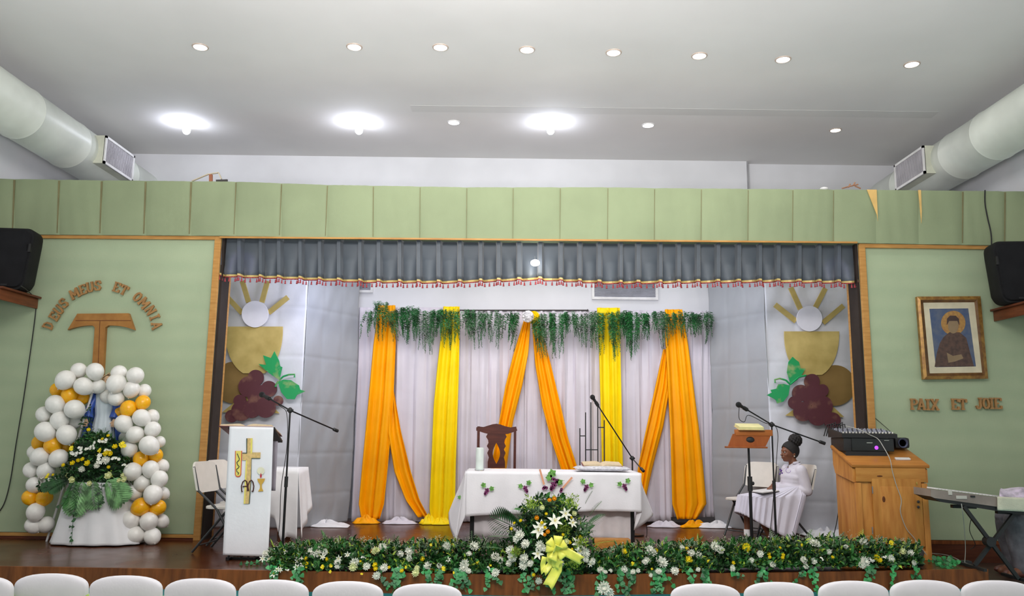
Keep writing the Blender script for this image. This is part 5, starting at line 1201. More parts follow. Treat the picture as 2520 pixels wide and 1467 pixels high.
app([(570, 968), (685, 965), (675, 1000), (640, 1050), (638, 1090), (645, 1120), (662, 1155), (580, 1160), (605, 1120), (612, 1090), (608, 1050), (578, 1005)], .001, mat('banner_ochre', (.68, .40, .06), .5), 'chalice_patch')
app([(c[0], c[1]) for c in circ((623, 850), 56, 30)], .001, mat('banner_pale', (.86, .83, .62), .6), 'host_patch')
app([(625, 875), (638, 930), (630, 952), (612, 950), (612, 920)], .003, mat('flame_red', (.55, .01, .03), .5), 'flame_patch')
# second cloth hanging behind on the lectern
mb = MB().grid(lambda u, v: W(664+(684-664)*u-6*v*u, 1086+(1208-1086)*v, YL+.25)+Vector((0, .01*math.sin(6*u), 0)), 6, 10); one('grey_lectern_cloth', mb, mat('mauve_cloth', (.42, .38, .44), .8), 'mauve-grey cloth hanging from the side of the lectern desk', 'cloth', solid=.003)
lbk = W(620, 1046, YL+.12)
o = open_book((W(618, 1046, YL+.15).x, YL+.16, topz-.045), .50, .30, .03, 'large open book on top of the white-bannered lectern', rot=rad(-3), tilt=rad(-17), pagec=(.82, .68, .40), cover=mat('book_maroon', (.20, .04, .05), .5))

# ================================================================== SIDE TABLE behind the lectern
YT = 9.25; tzs = W(700, 1153, YT).z; xa_, xb_ = W(560, 1160, YT).x, W(733, 1160, YT).x
t = thing('side_table', 'wooden side table under a white cloth behind the lectern', 'table', ((xa_+xb_)/2, YT+.2, ST))
part('table_top', MB().bbox(((xa_+xb_)/2, YT+.2, tzs-.02), (xb_-xa_-.04, .42, .03), .005), cherry, t)
for x in (xa_+.08, xb_-.16):
    for y in (YT+.03, YT+.36): part('leg', MB().bar((x, y, ST), (x, y, tzs-.03), .06), wood('table_leg_wood', (.22, .075, .03), (.15, .05, .02)), t)
mb = MB(); mb.grid(lambda u, v: Vector((xa_-.01+(xb_-xa_+.02)*u, YT-.02+.45*v, tzs)), 10, 4)
def fr2(u, v):
    px = 560+(733-560)*u; hb = interp([(560, 1268), (668, 1272), (685, 1275), (700, 1335), (710, 1322), (722, 1325), (733, 1330)], px); zb2 = W(px, hb, YT-.05).z
    return Vector((xa_-.01+(xb_-xa_+.02)*u+.03*max(0, u-.75)*4*v, YT-.02-.02*v+.018*math.sin(16*u)*v*(1+2*max(0, u-.7)), tzs+(zb2-tzs)*v))
mb.grid(fr2, 60, 12)
def sd2(u, v):
    zb2 = W(740, 1325-70*u, YT).z; return Vector((xb_+.01+.06*v+.015*math.sin(14*u+1)*v, YT-.02+.45*u, tzs+(zb2-tzs)*v))
mb.grid(sd2, 20, 10)
one('side_table_cloth', mb, clothw, 'white cloth with a drooping corner over the side table', 'tablecloth', solid=.003)
# ================================================================== FOLDING CHAIRS
fcw = mat('chair_cream', (.72, .68, .62), .45, var=.03); fcf = mat('chair_charcoal', (.030, .034, .036), .4)
def folding_chair(label, loc, rotz):
    t = thing('folding_chair', label, 'chair', (0, 0, 0), 0, 'cream folding chairs on the stage')
    # seat with rounded corners
    def rr_(w, d, r, z0, z1, yc, n=5, dome=0):
        P = []
        for cx_, cy_, a0 in ((w/2-r, d/2-r, 0), (-w/2+r, d/2-r, 90), (-w/2+r, -d/2+r, 180), (w/2-r, -d/2+r, 270)):
            for k in range(n+1): a = rad(a0+90*k/n); P.append((cx_+r*math.cos(a), cy_+r*math.sin(a)+yc))
        return P
    mb = MB(); P = rr_(.44, .40, .07, 0, 0, -.03); n = len(P); vs = []
    for z, s in ((.425, .93), (.43, 1), (.448, 1), (.455, .96)): vs += [(x*s, (y+.03)*s-.03, z) for x, y in P]
    fs = [(i*n+j, i*n+(j+1) % n, (i+1)*n+(j+1) % n, (i+1)*n+j) for i in range(3) for j in range(n)]+[tuple(range(n-1, -1, -1)), tuple(3*n+j for j in range(n))]
    mb.add(vs, fs); part('seat', mb, fcw, t, local=True)
    # backrest: curved panel
    mb = MB(); a = rad(14); W_, H_ = .46, .30
    def bk(u, v, off=0):
        x = (u-.5)*W_; zz_ = v*H_; inset_ = .05*(max(0, abs(u-.5)*2-.55)/.45)**2.4*(1 if v > .5 else .5); z = (.5+(v-.5)*(1-inset_*2.2/H_*2*.5))*H_
        y = .235+(.595+z-.60)*math.tan(a)-.045*(1-(2*u-1)**2)*-1*.6+off
        return Vector((x, y, .575+z))
    vs = [bk(i/14, j/8, o_) for o_ in (-.010, .012) for j in range(9) for i in range(15)]; w = 15; N_ = 135
    fs = [(o_+j*w+i, o_+j*w+i+1, o_+(j+1)*w+i+1, o_+(j+1)*w+i) for o_ in (0, N_) for j in range(8) for i in range(14)]
    fs += [(i, i+1, i+1+N_, i+N_) for i in range(14)]+[(8*w+i, 8*w+i+1, 8*w+i+1+N_, 8*w+i+N_) for i in range(14)]+[(j*w, (j+1)*w, (j+1)*w+N_, j*w+N_) for j in range(8)]+[(j*w+14, (j+1)*w+14, (j+1)*w+14+N_, j*w+14+N_) for j in range(8)]
    mb.add(vs, fs); part('backrest', mb, fcw, t, local=True)
    for s in (-1, 1):
        part('front_frame', MB().tube([(s*.215, .30, .83), (s*.215, .235, .60), (s*.215, .03, .43), (s*.215, -.235, .012)], .0125, 8), fcf, t, local=True)
        part('rear_leg', MB().tube([(s*.19, -.07, .42), (s*.19, .27, .012)], .0125, 8), fcf, t, local=True)
    part('cross_rod', MB().tube([(-.215, -.20, .075), (.215, -.20, .075)], .008, 6), fcf, t, local=True); part('cross_rod', MB().tube([(-.19, .22, .075), (.19, .22, .075)], .008, 6), fcf, t, local=True)
    t.location = loc; t.rotation_euler = (0, 0, rotz); return t
def floorpt(px, py): return Zp(px, py, ST)
def by_rear_foot(px, py, rz):
    f = Zp(px, py, ST); c_, s_ = math.cos(rz), math.sin(rz); lx, ly = (-.19 if rz > 0 else .19), .27
    return (f.x-(lx*c_-ly*s_), f.y-(lx*s_+ly*c_), ST)
folding_chair('cream folding chair at the far left, nearest the green wall and the camera', by_rear_foot(472, 1362, rad(82)), rad(82))
p = W(556, 1300, 9.05); folding_chair('cream folding chair standing second, just behind the first beside the lectern', (p.x+.02, 9.12, ST), rad(72)) if False else None
f2 = [o for o in COL.objects if o.name.startswith('folding_chair')][0]
dup(f2, by_rear_foot(508, 1346, rad(82)), rad(82), 'cream folding chair just behind the leftmost one, half hidden by the banner')
GX, GY = W(1926, 1225, 9.55).x, 9.6
dup(f2, (GX+.03, GY+.02, ST), rad(-84), 'cream folding chair on which the girl in white sits')
dup(f2, (W(1852, 1225, 10.0).x, 10.12, ST), rad(-48), 'empty cream folding chair behind the girl, facing left')

# ================================================================== BALLOONS
balw = mat('balloon_white', (.85, .83, .79), .28, var=.02, scale=3, sheen=.2); baly = mat('balloon_yellow', (.92, .52, .01), .25, col2=(.95, .38, .005), scale=6)
def balloon_mesh(nm, m_):
    mb = MB().ell((0, 0, 0), 1, 22, 14, warp=lambda q: Vector((q.x, q.y, q.z*(1.06 if q.z > 0 else 1.14+.10*q.z*q.z)))); mb.lathe([(.02, -1.2), (.10, -1.32), (.07, -1.33), (.02, -1.26)], n=10); return mb.mesh(nm, m_)
BW, BYm = balloon_mesh('balloon_white', balw), balloon_mesh('balloon_yellow', baly)
def balloons(label, base, white_, yellow_, Yc, seed):
    rr = random.Random(seed); t = thing('balloon_column', label, 'balloons', base[:3])
    part('pole', MB().tube([(base[0], base[1]+.06, ST), W(base[3], base[4], Yc+.09)], .012, 8), white, t)
    for lst, me, nm in ((white_, BW, 'white_balloon'), (yellow_, BYm, 'yellow_balloon')):
        for x, y, r in lst:
            px, py = x/2.416, 860+y/2.416; Y = Yc-.06+(56-r)*.009; rm = r/2.416/FPX*Y*.95
            o = link(bpy.data.objects.new(nm, me)); o.parent = t; o.location = wm(t).inverted() @ W(px, py, Y); k = 1.0 if r > 42 else 1.12
            rm *= k; o.scale = (rm, rm, rm*.96); o.rotation_euler = (rr.uniform(-.9, .9), rr.uniform(-.9, .9), rr.uniform(0, 6))
    return t
wl = [(468, 125, 48), (565, 130, 52), (390, 180, 58), (495, 218, 55), (585, 220, 44), (328, 325, 56), (442, 355, 58), (262, 385, 48), (355, 420, 55), (440, 425, 40), (268, 488, 60), (395, 505, 58), (205, 610, 38), (238, 637, 55), (350, 645, 54), (185, 715, 46), (275, 715, 50), (205, 805, 48), (212, 965, 52), (195, 1045, 46), (275, 1040, 42), (300, 790, 40)]
yl = [(340, 240, 38), (412, 272, 48), (490, 290, 37), (235, 555, 40), (315, 570, 53), (395, 575, 40), (178, 880, 46), (265, 880, 48)]
wr = [(708, 140, 48), (805, 155, 52), (692, 200, 58), (782, 235, 50), (858, 245, 37), (690, 288, 50), (635, 278, 36), (840, 405, 52), (905, 395, 36), (735, 440, 54), (908, 475, 48), (805, 505, 52), (745, 525, 34), (885, 570, 58), (948, 550, 32), (768, 595, 48), (895, 710, 50), (965, 690, 34), (790, 725, 54), (948, 770, 50), (845, 795, 48), (910, 860, 56), (968, 855, 34), (800, 850, 46), (780, 1010, 54), (885, 1020, 53), (962, 1020, 36), (805, 1105, 54), (905, 1110, 50), (742, 1100, 40)]
yr_ = [(850, 315, 45), (765, 350, 50), (705, 375, 32), (925, 630, 39), (838, 650, 46), (775, 655, 30), (840, 935, 54), (940, 940, 47), (770, 935, 30), (830, 1155, 22)]
YBn = 8.84
g = W(100, 1300, YBn); balloons('curved column of white and yellow balloons left of the statue', (g.x, YBn+.08, ST, 240, 925), wl, yl, YBn, 1)
g = W(350, 1340, YBn); balloons('curved column of white and yellow balloons right of the statue', (g.x, YBn+.08, ST, 290, 930), wr, yr_, YBn, 2)

# ================================================================== STATUE, PEDESTAL AND FLOWERS
YS_ = 9.03; PZ = W(225, 1185, YS_).z
px_ = W(215, 1300, 8.85).x
t = thing('draped_pedestal', 'pedestal draped to the floor in a white satin cloth at the far left', 'pedestal', (px_, 8.85, ST))
part('pedestal_block', MB().bbox((px_+.02, 8.92, (ST+PZ)/2), (.46, .32, PZ-ST-.01), .01), woodd, t)
rr = random.Random(9)
xt0, xt1 = W(152, 1185, 8.72).x, W(296, 1185, 8.72).x; xb0, xb1 = W(101, 1360, 8.62).x, W(322, 1352, 8.62).x
def ped(u, v):
    a = 2*math.pi*u; cx_ = (xt0+xt1)/2*(1-v)+(xb0+xb1)/2*v; hx = ((xt1-xt0)/2*(1-v)+(xb1-xb0)/2*(v**1.3*.5+v*.5)); hy = .20*(1-v)+.30*v
    c_, s_ = math.cos(a), math.sin(a); n_ = 3.2; q = (abs(c_)**n_+abs(s_)**n_)**(-1/n_)
    f = 1+.035*v*math.sin(13*a+1)+.03*v*math.sin(5*a+3*v)
    return Vector((cx_+hx*c_*q*f, 8.90+hy*s_*q*f, PZ+.008+(ST+.006-PZ)*v))
mb = MB().grid(ped, 90, 26, cu=True); n0 = len(mb.v)
mb.add([Vector(((xt0+xt1)/2, 8.90, PZ+.012))]+[ped(i/90, 0) for i in range(90)], [(0, 1+i, 1+(i+1) % 90) for i in range(90)])
part('drape_cloth', mb, mat('pedestal_satin', (.74, .74, .76), .55, sheen=.3, var=.03, scale=3, bump=.5, bscale=4), t, solid=.002)
# statue
k = FPX/(YS_*.99); sx, sz0 = W(259, 1000, YS_).x, PZ+.012
t = thing('statue', 'robed woman statue in a blue mantle and white gown between the balloon columns', 'statue', (sx, YS_, sz0))
H = W(258, 916, YS_).z-sz0
def robe(prof, fold, depth=.75, ph=0, cut=None, n=64):
    def fn(u, v):
        a = 2*math.pi*u; kk = v*(len(prof)-1); i = min(int(kk), len(prof)-2); f = kk-i; r = prof[i][0]*(1-f)+prof[i+1][0]*f; z = prof[i][1]*(1-f)+prof[i+1][1]*f
        r *= 1+fold*math.sin(11*a+ph+2*z)*(1-v)
        return Vector((sx+1.18*r*math.cos(a), YS_+r*math.sin(a)*depth, sz0+z*H))
    return fn
gown = [(.150, 0), (.140, .1), (.115, .3), (.095, .5), (.080, .60), (.095, .70), (.100, .78), (.060, .83), (.030, .85), (.028, .88)]
stw = mat('statue_white', (.72, .80, .86), .4, var=.03); stb = mat('statue_blue', (.04, .11, .48), .35, var=.12, scale=6); sts = mat('statue_skin', (.72, .48, .30), .5)
mb = MB().grid(robe(gown, .06), 64, 30, cu=True); mb.add([(sx, YS_, sz0)]+[robe(gown, .06)(i/64, 0) for i in range(64)], [(0, 1+i, 1+(i+1) % 64) for i in range(64)])
part('gown', mb, stw, t)
mant = [(.19, .02), (.18, .2), (.155, .45), (.135, .62), (.125, .72), (.110, .80), (.085, .84), (.050, .865)]
def mfn(u, v):
    a = rad(-38)+rad(256)*u; kk = v*(len(mant)-1); i = min(int(kk), len(mant)-2); f = kk-i; r = mant[i][0]*(1-f)+mant[i+1][0]*f; z = mant[i][1]*(1-f)+mant[i+1][1]*f
    r *= 1+.05*math.sin(9*a+1)*(1-v); flare = 0
    return Vector((sx+r*math.cos(a)*1.32, YS_+r*math.sin(a)*.72, sz0+z*H))
part('mantle', MB().grid(mfn, 50, 30), stb, t, solid=.012)
mb = MB().ell((sx, YS_-.01, sz0+.915*H), (.042, .048, .060), 18, 14); mb.ell((sx, YS_-.058, sz0+.91*H), (.007, .012, .012), 8, 6); mb.ell((sx, YS_-.05, sz0+.885*H), (.015, .008, .006), 8, 6); part('head', mb, sts, t)
mb = MB()
for q in (-1, 1): mb.ell((sx+q*.016, YS_-.052, sz0+.925*H), (.006, .004, .004), 8, 6)
part('eyes', mb, mat('statue_eye', (.08, .05, .04), .4), t)
vf = lambda u, v: Vector((sx+(.055+.03*v)*math.cos(rad(-20+220*u)), YS_+.006+(.06+.01*v)*math.sin(rad(-20+220*u)), sz0+(.965-.10*v)*H)) if v > 0 else Vector((sx+.01*math.cos(u*6), YS_+.01, sz0+.995*H))
part('veil', MB().grid(vf, 24, 8), mat('veil_gold', (.70, .55, .34), .5), t, solid=.006)
for q in (-1, 1):
    hx_, hz_ = sx+q*.15, sz0+.52*H
    part('sleeve', MB().tube([(sx+q*.10, YS_-.01, sz0+.78*H), (sx+q*.15, YS_-.04, sz0+.66*H), (hx_-q*.01, YS_-.07, hz_+.06)], [.035, .042, .050], 14), stb, t)
    mb = MB().ell((hx_, YS_-.085, hz_+.02), (.022, .010, .032), 10, 8)
    for f_ in range(4): mb.tube([(hx_+(f_-1.5)*.011, YS_-.09, hz_+.005), (hx_+(f_-1.5)*.013, YS_-.10, hz_-.022), (hx_+(f_-1.5)*.013, YS_-.098, hz_-.04+.004*abs(f_-1.5))], [.006, .0055, .004], 6)
    mb.tube([(hx_-q*.018, YS_-.088, hz_+.02), (hx_-q*.034, YS_-.10, hz_+.0)], [.007, .005], 6)
    part('hand', mb, sts, t)
# arrangement on the pedestal
YA = 8.66
t = thing('statue_flowers', 'trailing arrangement of yellow and white flowers at the foot of the statue', 'flower arrangement', (W(235, 1180, YA).x, YA+.1, PZ+.01))
rr = random.Random(77)
def zf1(lst): return [(k_, x/2.416, 860+y/2.416, r/2.416) for k_, x, y, r in lst]
def hw2(y): return interp([(1068, 20), (1090, 52), (1120, 78), (1150, 90), (1185, 78), (1200, 50)], y)
def s2_(rr):
    y = rr.uniform(1070, 1198); a = rr.uniform(-1, 1); return W(240+hw2(y)*a, y, YA+.02+.14*abs(a)+rr.uniform(0, .10))
for ci, (nn, L, wr2) in enumerate(((1300, (.03, .07), .4), (500, (.03, .07), .4), (90, (.02, .05), .35), (350, (.02, .05), .3))):
    mb = MB(); foliage(mb, rr, s2_, nn, L, wr2, 0, .4); o = part('foliage', mb, LG[ci], t, smooth=False, recalc=False); o['kind'] = 'stuff'
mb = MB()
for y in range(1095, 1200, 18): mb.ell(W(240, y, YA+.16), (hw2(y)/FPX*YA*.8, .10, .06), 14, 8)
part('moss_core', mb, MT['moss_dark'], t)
def s3_(rr):
    a = rr.random(); return W(190-90*a+rr.uniform(-8, 8), 1165+38*a+rr.uniform(-12, 12), YA+rr.uniform(-.02, .05))
mb = MB(); foliage(mb, rr, s3_, 420, (.025, .06), .35, 0, 0); o = part('foliage', mb, LG[0], t, smooth=False, recalc=False); o['kind'] = 'stuff'
def s4_(rr):
    a = rr.random(); return W(212+rr.uniform(-12, 18), 1000+80*a, YA+.2+rr.uniform(-.02, .05))
mb = MB(); foliage(mb, rr, s4_, 60, (.025, .06), .35, 0, 0); o = part('foliage', mb, LG[0], t, smooth=False, recalc=False); o['kind'] = 'stuff'
F1 = zf1([('small_w', 440, 620, 40), ('small_w', 480, 600, 36), ('small_w', 590, 650, 44), ('mum_w', 630, 660, 34), ('small_w', 690, 650, 34), ('small_w', 560, 570, 34), ('small_w', 610, 545, 36), ('small_w', 525, 590, 34), ('mum_w', 488, 712, 26), ('mum_w', 575, 690, 24), ('rose_y', 635, 620, 26), ('rose_y', 655, 620, 22), ('rose_y', 525, 680, 26), ('rose_y', 435, 680, 22), ('rose_y', 495, 655, 18), ('rose_y', 380, 690, 16), ('rose_y', 685, 582, 22), ('rose_y', 527, 480, 16), ('rose_y', 465, 660, 16), ('rose_y', 612, 535, 14), ('rose_y', 645, 515, 14), ('rose_y', 645, 700, 14),
          ('rose_c', 415, 760, 34), ('rose_c', 435, 775, 28), ('rose_c', 650, 755, 32), ('rose_c', 537, 797, 22), ('rose_c', 745, 775, 26), ('rose_c', 712, 780, 20), ('rose_c', 735, 750, 20), ('small_w', 245, 750, 34), ('small_y', 290, 745, 30), ('small_w', 295, 780, 22), ('rose_y', 318, 748, 12), ('small_y', 720, 560, 34), ('small_w', 745, 690, 26), ('small_y', 425, 580, 24), ('small_w', 640, 600, 26), ('small_y', 590, 610, 22)])
for kd, fx, fy, fr_ in F1: flower(kd, W(fx, fy, YA-.02+.10*abs(fx-240)/90*(1 if fy < 1180 else 0)), fr_*(.78 if kd in ('small_w', 'mum_w', 'lily_w') else 1.05)/FPX*YA, (rr.uniform(-.5, .5), -1, rr.uniform(0, .7)), t, rr)
def bigleaf(p, q, w, ci, nm='palm_leaf'):
    """drooping blade with separate fingers; p, q in px"""
    A = W(*p, YA-.01); B = W(*q, YA-.05); d = B-A; L = d.length; dn = d.normalized(); s = dn.cross(Vector((0, 1, 0))).normalized(); mb = MB(); n = 10
    mb.tube([A, A.lerp(B, .5)+Vector((0, -.02, 0)), B], .003, 4)
    for i in range(n):
        t_ = .04+.92*i/n; c = A.lerp(B, t_)+Vector((0, -.04*math.sin(math.pi*t_)*.5, 0)); l = w/FPX*YA*math.sin(math.pi*min(1, t_*.8+.18))
        for g_ in (-1, 1): leaf_quad(mb, c, s*g_*.9+dn*.9, Vector((0, -1, .2)), l, L/n*.95, .05)
    leaf_quad(mb, A.lerp(B, .9), dn, Vector((0, -1, 0)), L*.12, .02, .05)
    part(nm, mb, LG[ci], t, smooth=False, recalc=False)
lm = mat('leaf_sage', (.16, .34, .13), .5, var=.3, scale=12); LG.append(lm)
for p, q, w, ci in (((205, 1182), (180, 1272), 44, 5), ((228, 1182), (236, 1255), 34, 5), ((262, 1180), (306, 1240), 46, 5), ((185, 1180), (168, 1262), 30, 1), ((280, 1175), (314, 1232), 36, 5), ((170, 1178), (118, 1210), 24, 0), ((150, 1185), (100, 1205), 20, 0)): bigleaf(p, q, w, ci)
for (x, y, dx, dz, L) in ((248, 1080, -.3, 1, .12), (256, 1080, .1, 1, .13), (266, 1085, .5, 1, .12), (290, 1095, .7, 1, .12), (240, 1085, -.7, .8, .10)):
    mb = MB(); frond(mb, W(x, y, YA+.1), (dx, -.1, dz), L, 12, .35, 0, .1, Vector((0, 1, .1))); part('palm_frond', mb, LG[5], t, smooth=False, recalc=False)
for pp in ([(186, 1235), (182, 1270), (178, 1300), (176, 1340)], [(236, 1200), (242, 1230), (244, 1258)], [(178, 1190), (165, 1225), (150, 1250)], [(250, 1190), (252, 1225), (258, 1238)]):
    mb = MB(); L_n = sum(math.dist(a, b) for a, b in zip(pp, pp[1:])); vine(mb, [W(x, y, YA-.07) for x, y in pp], .02, int(L_n/9), rr, .030); part('ivy_trail', mb, LG[0], t, smooth=False, recalc=False)

# ================================================================== MUSIC STAND (wooden desk)
YMs = 8.75
t = thing('music_stand', 'brown wooden music stand on a black pole before the seated girl', 'music stand', (W(1848, 1340, YMs).x, YMs, ST))
Pm = lambda x, y, Y=YMs: W(x, y, Y)
tl, tr_, brr, bll = Pm(1810, 1056, YMs-.0), Pm(1897, 1055, YMs-.0), Pm(1884, 1101, YMs+.03), Pm(1788, 1101, YMs+.03)
mb = MB().prism([Pm(1804, 1068, YMs), Pm(1898, 1070, YMs), Pm(1884, 1099, YMs-.02), Pm(1792, 1099, YMs-.02)], (0, .02, 0)); part('back_panel', mb, cherry, t, smooth=False)
mb = MB().bbox(Pm(1854, 1065, YMs+.02), ((1900-1810)/FPX*YMs, .06, .065), .006); part('top_rail', mb, wood('cherry_light', (.46, .15, .035), (.36, .10, .02)), t)
mb = MB().bbox(Pm(1836, 1101, YMs-.035), ((1886-1786)/FPX*YMs, .07, .018), .005); part('ledge', mb, cherry, t)
xm_ = W(1848, 1200, YMs).x; cz_ = W(1848, 1190, YMs).z
part('pole', MB().tube([(xm_-.0, YMs+.03, ST+.03), (xm_-.0, YMs+.03, cz_)], .017, 12), blackm, t)
part('upper_pole', MB().tube([(xm_-.0, YMs+.03, cz_), (xm_-.005, YMs+.025, Pm(1848, 1080).z)], .012, 12), blackm, t)
part('clutch', MB().tube([(xm_, YMs+.03, cz_-.08), (xm_, YMs+.03, cz_+.07)], .026, 12).ell((xm_+.03, YMs+.02, cz_), (.015, .012, .02), 8, 6), black, t)
part('bracket', MB().ell(Pm(1846, 1083, YMs-.0), (.05, .025, .035), 12, 8), black, t)
for k_ in range(3):
    a = rad(80+120*k_); part('leg', MB().tube([(xm_, YMs+.03, ST+.14), (xm_+.26*math.cos(a), YMs+.03+.26*math.sin(a), ST+.012)], .011, 8), blackm, t)
bt = W(1843, 1050, YMs+.06)
mb = MB().bbox((bt.x, YMs+.05, bt.z), ((1873-1814)/FPX*YMs, .19, .03), .004, Matrix.Rotation(rad(12), 3, 'X')); 
t = thing('prayer_book', 'pale yellow closed book on top of the wooden music stand', 'book', (bt.x, YMs+.05, bt.z-.02)); part('page_block', mb, mat('pale_yellow', (.80, .74, .36), .7), t)
mb = MB().bbox((bt.x, YMs+.05, bt.z-.016), ((1876-1812)/FPX*YMs, .20, .006), .002, Matrix.Rotation(rad(12), 3, 'X')); part('cover', mb, mat('cover_tan', (.55, .42, .2), .6), t)

# ================================================================== PINE CABINET
YCb = 8.42
x0, x1 = W(2106, 1250, YCb).x, W(2284, 1250, YCb).x; xi0 = x0
ztop = W(2190, 1149, YCb).z; dpt = .50
t = thing('pine_cabinet', 'knotty pine lectern cabinet with a sloping top at the right of the stage', 'cabinet', ((x0+x1)/2, YCb+dpt/2, ST))
kn = [(2170, 1228, 7), (2148, 1169, 9), (2100, 1181, 5)]
part('carcass', MB().bbox(((x0+x1)/2, YCb+dpt/2+.01, (ST+ztop)/2-.01), (x1-x0-.03, dpt, ztop-ST-.02), .006), pine, t)
part('apron', MB().bbox(((x0+x1)/2, YCb-.002, ztop-.075), (x1-x0-.02, .04, .15), .006), wood('pine_pale', (.60, .29, .07), (.45, .18, .035), .35, 3, (1, 6, 6)), t)
# side flange, wider at the top left
sd = MB(); sd.prism([(x0-.012, YCb-.0, ztop-.02), (x0-.012, YCb-.0, ztop-.155), (x0-.012, YCb+dpt*.9, ztop-.09), (x0-.012, YCb+dpt, ztop-.0), (x0-.012, YCb+dpt, ztop+.17)], (.025, 0, 0)); part('side_panel', sd, pine, t, smooth=False)
sd = MB(); sd.prism([(x1-.008, YCb, ztop-.02), (x1-.008, YCb, ztop-.155), (x1-.008, YCb+dpt*.9, ztop-.09), (x1-.008, YCb+dpt, ztop+.17)], (.025, 0, 0)); part('side_panel', sd, pine, t, smooth=False)
# sloping lid
zr = ztop+.17; ang = math.atan2(zr-ztop, dpt)
mb = MB().bbox(((x0+x1)/2, YCb+dpt/2-.01, (ztop+zr)/2+.012), (x1-x0+.06, math.hypot(dpt, zr-ztop)+.05, .035), .012, Matrix.Rotation(ang, 3, 'X')); part('lid', mb, pine if False else wood('pine_lid', (.52, .22, .05), (.40, .15, .03), .3, 3, (1, 6, 6)), t)
for sgn, xx in ((0, x0+.03), (1, x1-.03)): part('corner_stile', MB().bbox((xx, YCb-.004, (ST+ztop)/2-.08), (.06, .03, ztop-ST-.16), .005), pine, t)
xd0, xd1 = W(2147, 1250, YCb).x, W(2268, 1250, YCb).x; zd1 = W(2200, 1178, YCb).z; zd0 = ST+.13
dr = part('door', MB().bbox(((xd0+xd1)/2, YCb-.012, (zd0+zd1)/2), (xd1-xd0, .025, zd1-zd0), .006), wood('pine_door', (.58, .27, .06), (.42, .16, .03), .35, 3, (6, 6, 1)), t)
w_ = .075
pn = MB().bbox(((xd0+xd1)/2, YCb-.020, (zd0+zd1)/2+.0), (xd1-xd0-2*w_, .016, zd1-zd0-2*w_), .012); part('raised_panel', pn, pine, dr)
mb = MB()
for y_ in (1190, 1210): mb.bbox(W(2256, y_, YCb-.03), (.010, .006, .03), .002)
part('brass_latch', mb, mat('brass', (.60, .48, .12), .35, metal=.7), dr)
mb = MB()
for y_ in (1235, 1248): mb.ell(W(2260, y_, YCb-.032), (.014, .008, .014), 12, 8)
part('keyhole_knobs', mb, darkm, dr)
for y_ in (1206, 1306): part('hinge', MB().bbox(W(2147, y_, YCb-.028), (.010, .008, .07), .002), grey, dr)
mb = MB()
for (x, y, r_) in ((2175, 1229, 5),): mb.ell(W(x, y, YCb-.029), (.016, .003, .03), 12, 6)
for (x, y) in ((2165, 1172), (2217, 1148)): mb.ell(W(x, y, YCb-.022), (.03, .003, .008), 12, 6)
part('wood_knots', mb, pinedark, t)
part('foot_cutout', MB().bbox(((x0+x1)/2, YCb-.005, ST+.045), (x1-x0-.08, .03, .09), .004), pine, t)
part('foot_arch', MB().lathe([(0, 0), (.045, 0), (.045, .012), (0, .012)], W(2262, 1364, YCb-.03)+Vector((0, 0, .01)), 20, Matrix.Rotation(rad(90), 3, 'X')), darkm, t)
# mixer, amplifier, speaker box on the lid (lid slopes, feet level them)
Ya_ = YCb+.20
def lidz(y): return ztop+(y-YCb)*(zr-ztop)/dpt+.035
ax0, ax1 = W(2076, 1090, Ya_).x, W(2200, 1090, Ya_).x; az0 = lidz(Ya_+.0); 
az0 = W(2140, 1111, Ya_).z; az1 = W(2140, 1078, Ya_).z
rz_ = Matrix.Rotation(rad(0), 3, 'Z')
t = thing('amplifier', 'black power amplifier with a violet lamp on the pine cabinet', 'amplifier', ((ax0+ax1)/2, Ya_+.17, az0))
part('amp_case', MB().bbox(((ax0+ax1)/2, Ya_+.17, (az0+az1)/2), (ax1-ax0, .34, az1-az0), .008), black, t)
part('front_plate', MB().bbox(((ax0+ax1)/2+.03, Ya_-.006, (az0+az1)/2), (ax1-ax0-.10, .014, az1-az0-.01), .003), mat('amp_front', (.012, .014, .014), .3), t)
part('power_lamp', MB().ell(W(2157, 1102, Ya_-.015), (.020, .006, .020), 16, 8), mat('violet_glow', (.35, .05, .9), .3, emit=1.6, ecol=(.35, .05, 1)), t)
mb = MB(); mb.box(W(2140, 1090, Ya_-.015), (.06, .002, .008)); mb.box(W(2182, 1084, Ya_-.015), (.05, .002, .005)); part('panel_label', mb, mat('label_grey', (.40, .44, .40), .5), t)
mz0 = az1; mz1 = W(2140, 1068, Ya_).z
t = thing('audio_mixer', 'black audio mixer with rows of knobs stacked on the amplifier', 'mixer', ((ax0+ax1)/2+.02, Ya_+.19, mz0+.001))
mb = MB(); xa2, xb2 = ax0-.02, W(2206, 1070, Ya_).x
mb.prism([(xa2, Ya_-.02, mz0+.001), (xa2, Ya_-.02, mz1), (xa2, Ya_+.36, mz1+.055), (xa2, Ya_+.36, mz0+.001)], (xb2-xa2, 0, 0)); part('mixer_case', mb, black, t, smooth=False)
mb = MB(); mk = MB(); mf = MB()
for r_ in range(7):
    for c_ in range(16):
        y = Ya_+.02+.045*r_; z = mz1+.055*(y-Ya_+.02)/.38; x = xa2+.03+(xb2-xa2-.06)*c_/15
        (mf if r_ == 0 else (mb if (r_+c_) % 3 else mk)).lathe([(.008, 0), (.006, .016), (0, .016)], (x, y, z), 8)
part('knobs', mb, mat('knob_grey', (.32, .33, .40), .5), t)['kind'] = 'stuff'; part('colour_knobs', mk, mat('knob_dark', (.08, .08, .10), .5), t)['kind'] = 'stuff'; part('faders', mf, mat('fader_cream', (.72, .70, .62), .5), t)['kind'] = 'stuff'
mb = MB()
